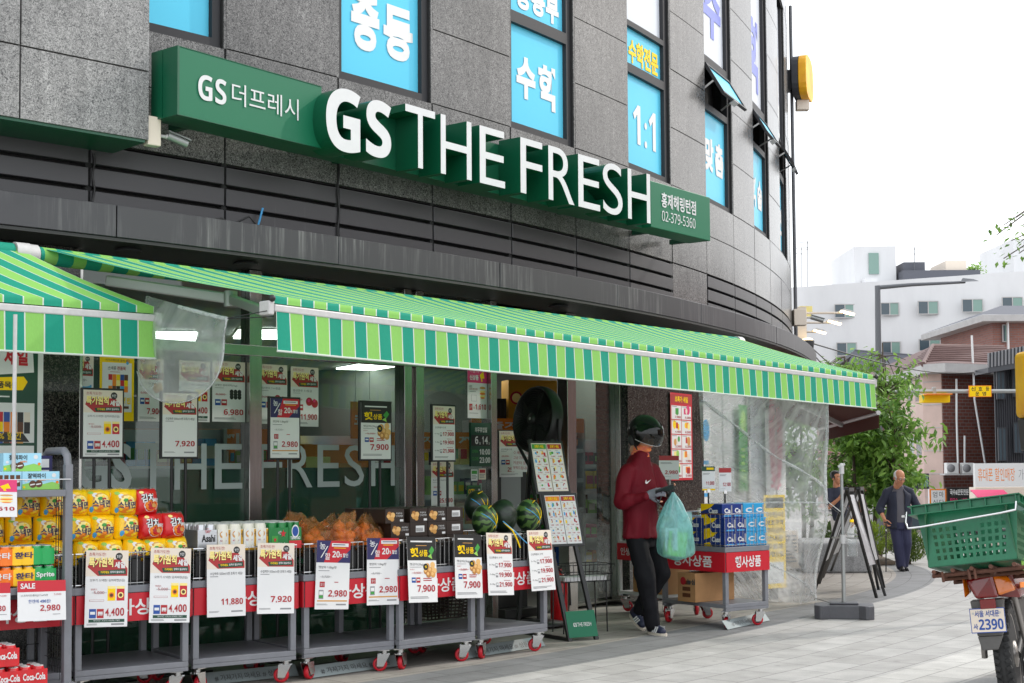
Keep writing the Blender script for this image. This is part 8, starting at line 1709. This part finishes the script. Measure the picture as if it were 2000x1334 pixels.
# lamps on arms beyond the corner
pm_ = ony(1563, 640, 24.5)
q = MB(); q.bx(-.09, .09, -.1, .1, -1.6, .35, 'beige'); lpst = tag(q.build('lamp_mast', loc=pm_), 'pale mast at the far edge of the building carrying lit lamp arms', 'mast')
for i, (x, y, ln) in enumerate(((1658, 611, 1), (1633, 630, 1), (1604, 648, 1))):
    Yq = 24.5 + i * 1.6; e = ony(x, y, Yq); st_ = V((ony(1566, y + 1, Yq).x, Yq, e.z)); root = empty('flood_lamp', st_, 'lit warm flood lamp on a thin arm, %s of three' % ('topmost', 'middle', 'lowest')[i], 'flood lamp', 'flood lamps on arms'); q = MB(); q.tube([V((0, 0, 0)), e - st_ - V((.1, 0, 0))], .022, 'beige', 6); q.build('arm', root); r0_ = e - st_; q = MB(); q.hexa([r0_ + V(v) for v in ((-.18, -.08, .03), (.09, -.08, -.04), (.09, .08, -.04), (-.18, .08, .03))], [r0_ + V(v) for v in ((-.1, -.06, .07), (.05, -.06, .035), (.05, .06, .035), (-.1, .06, .07))], 'alu'); q.build('head', root); q = MB(); q.quad([r0_ + V(v) for v in ((-.16, -.07, .022), (.08, -.07, -.045), (.08, .07, -.045), (-.16, .07, .022))], 'warm_lamp'); q.quad([r0_ + V(v) for v in ((-.16, -.084, .022), (.08, -.084, -.04), (.08, -.084, -.02), (-.16, -.084, .04))], 'warm_lamp'); q.build('lit_face', root)
q = MB(); e = ony(1577, 667, 24.2); q.lathe([(.1, -.14), (.12, 0), (.1, .02)], 'frame_dark', 14); root = tag(q.build('wall_lamp', loc=e), 'small lit lamp low on the mast at the end of the fascia', 'lamp'); q = MB(); q.lathe([(.1, .021), (.07, .05), (0, .06)], 'warm_lamp', 12); q.build('lit_face', root)
q = MB(); pbox(q, 1562, 598, 1587, 621, 33, .15, 'cream_yellow'); tag(q.build('yellow_board'), 'pale yellow square board behind the far camera', 'board')
# yellow projecting sign
e = ony(1566, 155, 23.2); root = empty('projecting_sign', e, 'yellow edged oval sign projecting from the far upper edge of the building', 'sign'); q = MB(); pts = []
for t in range(24):
    an = 2 * math.pi * t / 24; pts.append((.42 * math.copysign(abs(math.cos(an)) ** .7, math.cos(an)), .36 * math.copysign(abs(math.sin(an)) ** .6, math.sin(an))))
UX = V((.34, .94, 0)); q.slab([UX * a + V((0, 0, b)) for a, b in pts], (.94, -.34, 0), .13, 'worn_yellow'); q.build('face', root, bevel=.01); q = MB(); q.slab([UX * a * .98 + V((0, 0, b * .98)) - V((.1, -.036, 0)) for a, b in pts], (.94, -.34, 0), .1, 'bg_black'); q.build('back', root); q = MB(); q.bx(-.5, -.1, -.15, .1, -.2, .12, 'bg_black'); q.build('arm_box', root); q = MB(); q.bx(-.1, .1, -.08, .08, -.52, -.36, 'beige'); q.build('control_box', root)
q = MB(); q.tube([cp(-11.5, RW + .06, z) for z in (2.9, 5.0, 9.0)], .03, 'pole_grey', 6); tag(q.build('conduit'), 'thin dark conduit running up the far edge of the round building', 'pipe')
# loose cables on the ledge and down the cladding
for x, y0, y1, lb in ((183, 300, 415, 'black cable down the cladding at the left end'), (661, 312, 478, 'black cable hanging from under the main sign')):
    q = MB(); aa = oncyl(x, y0, RW + .02); ab = oncyl(x, y1, RW + .02); q.tube([cp(aa[0] + .02 * math.sin(i * 1.3), RW + .02, aa[1] + (ab[1] - aa[1]) * i / 10) for i in range(11)], .008, 'black', 5); tag(q.build('wall_cable'), lb, 'cable')
q = MB(); aa = oncyl(470, 445, RW + .2); q.tube([cp(aa[0] + d, RW + .2 + .05 * math.sin(d * 9), 3.175 + h) for d, h in ((-.7, .0), (-.4, .03), (-.1, .01), (.1, .07), (.3, .01), (.5, .0))], .008, 'black', 5); tag(q.build('ledge_cable'), 'loop of black cable lying on the dark ledge', 'cable')
q = MB(); q.tube([cp(aa[0] + d, RW + .05, 3.175 + h) for d, h in ((.55, .0), (.62, .1), (.68, .19))], .009, 'sky_blue', 5); tag(q.build('blue_cable'), 'short pale blue cable end sticking up from the ledge', 'cable')
# ------------------------------------------------------------------ motorcycle and crate
bc = ony(1862, 1040, 7.9)
yaw, rl, pt_ = rad(-22), rad(7), rad(-7)
BM_ = Matrix.Translation(V((bc.x, bc.y, 0))) @ Matrix.Rotation(yaw, 4, 'Z') @ Matrix.Rotation(pt_ * .6, 4, 'X') @ Matrix.Rotation(-rl, 4, 'Y')
# crate: x along the near short side, y away, z up
cw, cdp, chh = .46, .62, .335
cl = ony(1815, 1108, 7.75)
CRM = Matrix.Translation(cl) @ Matrix.Rotation(rad(-30), 4, 'Z') @ Matrix.Rotation(rad(-8), 4, 'X') @ Matrix.Rotation(rad(-7.5), 4, 'Y')
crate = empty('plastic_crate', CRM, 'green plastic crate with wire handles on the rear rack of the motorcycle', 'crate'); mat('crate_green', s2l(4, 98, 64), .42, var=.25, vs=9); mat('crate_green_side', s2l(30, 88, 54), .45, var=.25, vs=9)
def wall_holes(q, o, ux, w0, w1, h, m, holes, th=.006):
    """wall panel from o along ux, flaring from w0 at the foot to w1 at the rim, with rows of slots"""
    nx, nz = holes; n = V(ux).cross(V((0, 0, 1))).normalized() * th
    def P(a, b): k = w0 + (w1 - w0) * b; return V(o) + V(ux) * ((a - .5) * k + w0 / 2) + V((0, 0, h * b)) - n * (b * (w1 - w0) / 2 / th * .6)
    xs = [0]; 
    for i in range(nx): c = .1 + .8 * (i + .5) / nx; d_ = .8 / nx * .27; xs += [c - d_, c + d_]
    xs.append(1); zs = [0]
    for j in range(nz): c = .08 + .78 * (j + .5) / nz; d_ = .78 / nz * .3; zs += [c - d_, c + d_]
    zs.append(1)
    for i in range(len(xs) - 1):
        for j in range(len(zs) - 1):
            if i % 2 == 1 and j % 2 == 1 and not (nx > 8 and (i // 2) in (4, 5, 6) and j // 2 > nz - 3): continue
            f = [P(xs[i], zs[j]), P(xs[i + 1], zs[j]), P(xs[i + 1], zs[j + 1]), P(xs[i], zs[j + 1])]; q.slab(f, n, th, m)
q = MB(); wall_holes(q, (0, 0, 0), (1, 0, 0), cw, cw + .07, chh - .04, 'crate_green', (11, 6)); q.build('end_panel', crate)
q = MB(); wall_holes(q, (cw + .0, 0, 0), (0, 1, 0), cdp, cdp + .07, chh - .04, 'crate_green_side', (16, 5)); q.build('side_panel', crate)
q = MB(); wall_holes(q, (cw, cdp, 0), (-1, 0, 0), cw, cw + .07, chh - .04, 'crate_green', (11, 6)); q.build('end_panel', crate); q = MB(); wall_holes(q, (0, cdp, 0), (0, -1, 0), cdp, cdp + .07, chh - .04, 'crate_green_side', (16, 5)); q.build('side_panel', crate)
q = MB(); q.bx(0, cw, 0, cdp, -.004, .006, 'crate_green'); q.build('bottom', crate)
q = MB(); e0, e1 = -.045, cw + .045; f0, f1 = -.045, cdp + .045; hz0, hz1 = chh - .04, chh
for z in (hz0 - .012, hz1 - .006):
    q.bx(e0 - .02, e1 + .02, f0 - .02, f0 + .008, z, z + .006, 'crate_green'); q.bx(e0 - .02, e1 + .02, f1 - .008, f1 + .02, z, z + .006, 'crate_green'); q.bx(e0 - .02, e0 + .008, f0 + .009, f1 - .009, z, z + .006, 'crate_green'); q.bx(e1 - .008, e1 + .02, f0 + .009, f1 - .009, z, z + .006, 'crate_green')
q.bx(e0 + .001, e1 - .001, f0 + .001, f0 + .006, hz0 - .005, hz1 - .007, 'crate_green'); q.bx(e1 - .006, e1 - .001, f0 + .007, f1 - .007, hz0 - .005, hz1 - .007, 'crate_green'); q.bx(e0 + .001, e0 + .006, f0 + .007, f1 - .007, hz0 - .005, hz1 - .007, 'crate_green'); q.bx(e0 + .001, e1 - .001, f1 - .006, f1 - .001, hz0 - .005, hz1 - .007, 'crate_green')
for i in range(8): x = e0 + (e1 - e0) * i / 7; q.bx(x - .003, x + .003, f0 - .018, f0, hz0 - .005, hz1 - .007, 'crate_green')
for i in range(9): y = f0 + (f1 - f0) * i / 8; q.bx(e1, e1 + .018, y - .003, y + .003, hz0 - .005, hz1 - .007, 'crate_green')
q.build('rim', crate)
q = MB(); q.tube([(e0 - .03, f0 - .0, hz1 - .03), (e0 - .035, f0 - .03, hz0 - .05), (e0 - .02, f0 - .05, hz0 - .085), (e0 + .05, f0 - .05, hz0 - .085), (cw * .5, f0 - .045, hz0 - .07), (e1 - .08, f0 - .05, hz0 - .06), (e1 - .005, f0 - .04, hz0 - .05), (e1 + .0, f0 - .025, hz1 - .045)], .006, 'chrome', 8); q.build('handle', crate)
q = MB(); q.quad([(cw + .034, cdp * .38, chh * .72), (cw + .034, cdp * .48, chh * .72), (cw + .036, cdp * .48, chh * .84), (cw + .036, cdp * .38, chh * .84)], 'lgreen'); q.build('side_label', crate)
# bike, built upright in its own frame: y forwards, x to the right, then leaned with the rack
mat('rust', s2l(92, 58, 44), .8, var=.4, vs=25, bump=.4, bs=60); mat('bike_red', s2l(120, 34, 30), .25, coat=.5); mat('lamp_red', s2l(118, 10, 10), .12, coat=.6); mat('lamp_amber', s2l(205, 105, 8), .12, coat=.6); mat('fender_grey', s2l(86, 84, 82), .55, var=.15, vs=14); mat('alloy', (.30, .28, .26), .4, .7)
bo = ony(1932, 1210, 7.9); MBK = Matrix.Translation(V((bo.x, bo.y, 0))) @ Matrix.Rotation(rad(-24), 4, 'Z') @ Matrix.Rotation(rad(-6), 4, 'Y')
bk = empty('motorcycle', MBK, 'worn red delivery motorcycle seen from behind with a number plate', 'motorcycle')
def bpx(x, y, yy_=0.):   # pixel on the bike's cross plane -> bike coordinates
    n = MBK.to_3x3() @ V((0, 1, 0)); return MBK.inverted() @ onpl(x, y, MBK @ V((0, yy_, 0)), n)
pl0, pl1 = bpx(1898, 1200), bpx(1964, 1226); q = MB(); w_ = bpx(1965, 1190).x - bpx(1897, 1196).x; cz = bpx(1931, 1210).z; cx_ = bpx(1931, 1210).x; h = .135
q.T = Matrix.Translation((cx_ - w_ / 2, -.03, cz + h / 2)) @ Matrix.Rotation(rad(90), 4, 'X') @ Matrix.Rotation(rad(-1), 4, 'Z'); s = Sheet(q, w_, h, 'beige', .003); s.rect(0, 0, 1, 1, 'blue', .5); s.rect(.02, .035, .98, .965, 'beige', 1)
s.text('서울 서대문', .14, .09, .84, .36, 'blue', .02); s.text('사', .07, .62, .2, .85, 'blue', .03); s.text('2390', .23, .44, .93, .88, 'blue', .03); s.disc(.1, .2, .035, 'alu', 4); s.disc(.86, .2, .035, 'alu', 4); q.build('number_plate', bk)
lx0, lx1 = bpx(1886, 1140).x, bpx(1967, 1150).x; lz0, lz1 = bpx(1925, 1168).z, bpx(1925, 1122).z
q = MB(); m_ = (lx0 + lx1) / 2; q.hexa([(lx0 + .045, -.03, lz0), (m_ + .06, -.03, lz0), (m_ + .06, .12, lz0), (lx0 + .045, .12, lz0)], [(lx0 + .0, -.01, lz1 - .02), (m_ + .04, -.03, lz1), (m_ + .04, .12, lz1), (lx0 + .01, .12, lz1 - .02)], 'lamp_red'); tl = q.build('tail_lamp', bk, bevel=.015, seg=3)
for s_, xa in ((1, m_ + .061), (-1, lx0 - .012)):
    q = MB(); w2 = .09 if s_ > 0 else .025; q.hexa([(xa, -.03, lz0 + .01), (xa + w2, .02, lz0 + .03), (xa + w2, .12, lz0 + .03), (xa, .12, lz0)], [(xa - .02 * (s_ > 0), -.02, lz1 - .005), (xa + w2 * .6, .03, lz1 - .02), (xa + w2 * .6, .12, lz1 - .02), (xa - .02 * (s_ > 0), .12, lz1)], 'lamp_amber'); q.build('indicator', bk, bevel=.012, seg=3)
q = MB(); a, b = bpx(1914, 1170), bpx(1947, 1187); q.bx(a.x, b.x, -.035, -.02, b.z, a.z, 'lamp_red'); q.build('reflector', bk, bevel=.004)
fz = bpx(1925, 1172).z; q = MB(); fzb = bpx(1935, 1270).z
q.hexa([(cx_ - .07, .0, cz - .09), (cx_ + .065, .0, cz - .09), (cx_ + .065, .03, cz - .09), (cx_ - .07, .03, cz - .09)], [(cx_ - .085, -.01, fz), (cx_ + .09, -.01, fz), (cx_ + .09, .1, fz), (cx_ - .085, .1, fz)], 'fender_grey'); q.hexa([(cx_ - .055, .0, fzb), (cx_ + .03, .0, fzb), (cx_ + .03, .012, fzb), (cx_ - .055, .012, fzb)], [(cx_ - .07, .0, cz - .091), (cx_ + .065, .0, cz - .091), (cx_ + .065, .03, cz - .091), (cx_ - .07, .03, cz - .091)], 'fender_grey'); q.build('rear_fender', bk, bevel=.01, seg=2)
wr_ = .305; wx = bpx(1968, 1277, .36).x; wc_ = V((wx, .36, wr_ + .0)); RWx = Matrix.Translation(wc_) @ Matrix.Rotation(rad(90), 4, 'Y')
q = MB(); q.lathe([(.225, -.04), (.25, -.052), (.285, -.046), (wr_, -.018), (wr_ + .003, 0), (wr_, .018), (.285, .046), (.25, .052), (.225, .04)], 'rubber', 48, RWx)
for i in range(48):
    t = 2 * math.pi * i / 48
    for s_ in (-1, 1): q.box(RWx @ V((math.cos(t) * (wr_ - .006), math.sin(t) * (wr_ - .006), s_ * .03)), (.03, .02, .028), 'rubber', (RWx.to_3x3() @ Matrix.Rotation(t, 3, 'Z') @ Matrix.Rotation(s_ * .4, 3, 'X')))
wh = q.build('rear_wheel', bk); q = MB(); q.lathe([(.20, -.035), (.228, -.042), (.228, .042), (.20, .035)], 'alloy', 40, RWx); [q.beam(RWx @ V((.04 * math.cos(t), .04 * math.sin(t), 0)), RWx @ V((.205 * math.cos(t + .12), .205 * math.sin(t + .12), 0)), .035, .03, 'alloy', RWx.to_3x3() @ V((0, 0, 1))) for t in [k * 2 * math.pi / 5 + .3 for k in range(5)]]; q.lathe([(.07, -.07), (.075, .05), (.03, .06)], 'alloy', 20, RWx); q.build('rim', wh)
q = MB(); fwc = wc_ + V((0, 1.22, 0)); RFx = Matrix.Translation(fwc) @ Matrix.Rotation(rad(90), 4, 'Y'); q.lathe([(.225, -.03), (.25, -.042), (.285, -.036), (.30, 0), (.285, .036), (.25, .042), (.225, .03)], 'rubber', 36, RFx); fwh = q.build('front_wheel', bk); q = MB(); q.lathe([(.2, -.03), (.226, -.035), (.226, .035), (.2, .03)], 'alloy', 30, RFx); [q.beam(fwc, RFx @ V((.205 * math.cos(t), .205 * math.sin(t), 0)), .03, .025, 'alloy') for t in [k * 2 * math.pi / 5 for k in range(5)]]; q.build('rim', fwh)
q = MB(); q.hexa([(wx - .06, .13, lz0 + .0), (wx + .13, .13, lz0 - .02), (wx + .12, .95, .62), (wx - .1, .95, .62)], [(wx - .04, .13, lz1), (wx + .10, .13, lz1 - .01), (wx + .1, .95, .74), (wx - .08, .95, .74)], 'bike_red'); q.slab([(wx + .131, .16, lz0 + .03), (wx + .131, .6, lz0 + .0), (wx + .131, .6, lz0 + .03), (wx + .13, .2, lz0 + .06)], (1, 0, 0), .003, 'orange'); q.build('tail_body', bk, bevel=.02, seg=3)
q = MB(); q.hexa([(wx - .1, .40, .76), (wx + .12, .40, .76), (wx + .1, 1.0, .74), (wx - .08, 1.0, .74)], [(wx - .08, .42, .83), (wx + .10, .42, .83), (wx + .08, 1.0, .79), (wx - .06, 1.0, .79)], 'black'); q.build('seat', bk, bevel=.03, seg=3)
q = MB(); q.tube([(wx + .01, .95, .62), (wx + .01, 1.25, .8), (wx + .01, 1.35, .95)], .03, 'black', 8); q.tube([(wx + .01, 1.25, .75), fwc + V((0, 0, 0))], .03, 'alloy', 8); q.tube([(wx - .32, 1.2, 1.0), (wx - .1, 1.34, .97), (wx + .12, 1.34, .97), (wx + .34, 1.2, 1.0)], .014, 'black', 8); q.hexa([(wx - .1, .75, .3), (wx + .12, .75, .3), (wx + .12, 1.1, .32), (wx - .1, 1.1, .32)], [(wx - .1, .75, .58), (wx + .12, .75, .58), (wx + .12, 1.05, .6), (wx - .1, 1.05, .6)], 'alloy'); q.tube([(wx - .03, .36, .3), (wx - .03, .8, .38)], .025, 'black', 6); q.tube([(wx + .05, .36, .3), (wx + .05, .8, .38)], .025, 'black', 6); q.tube([(wx + .14, .1, .3), (wx + .14, .85, .3)], .035, 'chrome', 8); q.build('frame', bk)
q = MB()
for s_ in (-1, 1): q.tube([(wx + s_ * .09, .22, lz0), (wx + s_ * .12, .3, .3)], .018, 'alloy', 6)
q.build('shock_absorber', bk)
rk = MB(); iC = MBK.inverted() @ CRM
RP = lambda a, b, c: iC @ V((a, b, c))
for a in (.02, .12, .22, .32, .44): rk.tube([RP(a, .0, -.028), RP(a, cdp, -.028)], .012, 'rust', 6)
for b in (.05, .3, .55): rk.tube([RP(-.0, b, -.045), RP(cw + .03, b, -.045)], .013, 'rust', 6)
for a, b in ((.06, .02), (.2, .02), (.23, .02), (cw + .02, .1), (cw + .02, .3)): rk.tube([RP(a, b, -.03), RP(a + .004, b - .006, -.085)], .008, 'rust', 5)
rk.tube([RP(.15, .25, -.05), V((wx - .05, .3, lz1 - .02))], .014, 'rust', 6); rk.tube([RP(.4, .3, -.05), V((wx + .09, .4, lz1 - .02))], .014, 'rust', 6); rk.tube([RP(.3, .12, -.05), V((wx + .03, .14, lz1))], .014, 'rust', 6); rk.build('rear_rack', bk)
rk = MB(); rk.tube([RP(cw + .0, .14 + .02 * math.cos(t), -.01 + .04 * math.sin(t)) for t in [i * .5 for i in range(14)]], .004, 'lgreen', 4); rk.tube([RP(cw + .0, .16, .02), RP(cw + .03, .2, -.05)], .003, 'lgreen', 4); rk.build('tie_string', bk)
# ------------------------------------------------------------------ brick terrace out of the frame, added to block sun and darken reflections
for i, (x0, y0, x1, y1, h, m_, lb) in enumerate(((17, 6, 28, 44, 7., 'brick2', 'long brick terrace added out of view to block sun and darken reflections'),)):
    p = V(((x0 + x1) / 2, (y0 + y1) / 2, 0)); root = empty('added_terrace', p, lb, 'building'); iv = Matrix.Translation(-p); q = MB()
    c = [V((x0, y0, -.8)), V((x1 + 0, y0, -.8)), V((x1 + 8, y1, -.8)), V((x0 + 6, y1, -.8))] if i == 0 else [V((x0, y0, -.8)), V((x1, y0, -.8)), V((x1, y1, -.8)), V((x0, y1, -.8))]
    q.slab(c, (0, 0, 1), h + .8, m_); lpart(q, 'wall', root, iv); q = MB(); q.slab([v + (v - p) * .02 + V((0, 0, h + .81)) for v in c], (0, 0, 1), .25, 'bg_dark'); lpart(q, 'roof', root, iv)
    A_, B_ = (c[0], c[3]) if i == 0 else (c[3], c[2]); d = (B_ - A_); nn5 = V((-d.y, d.x, 0)).normalized(); nn5 = nn5 if nn5.dot(p - A_) < 0 else -nn5; L = d.length; d.normalize()
    for fl_ in range(3):
        for k in range(int(L / 3.2)):
            q = MB(); o = A_ + d * (1 + k * 3.2) + V((0, 0, 1.6 + fl_ * 2.8)); q.slab([o, o + d * 1.7, o + d * 1.7 + V((0, 0, 1.3)), o + V((0, 0, 1.3))], nn5, .06, 'bg_glass'); lpart(q, 'window', root, iv)
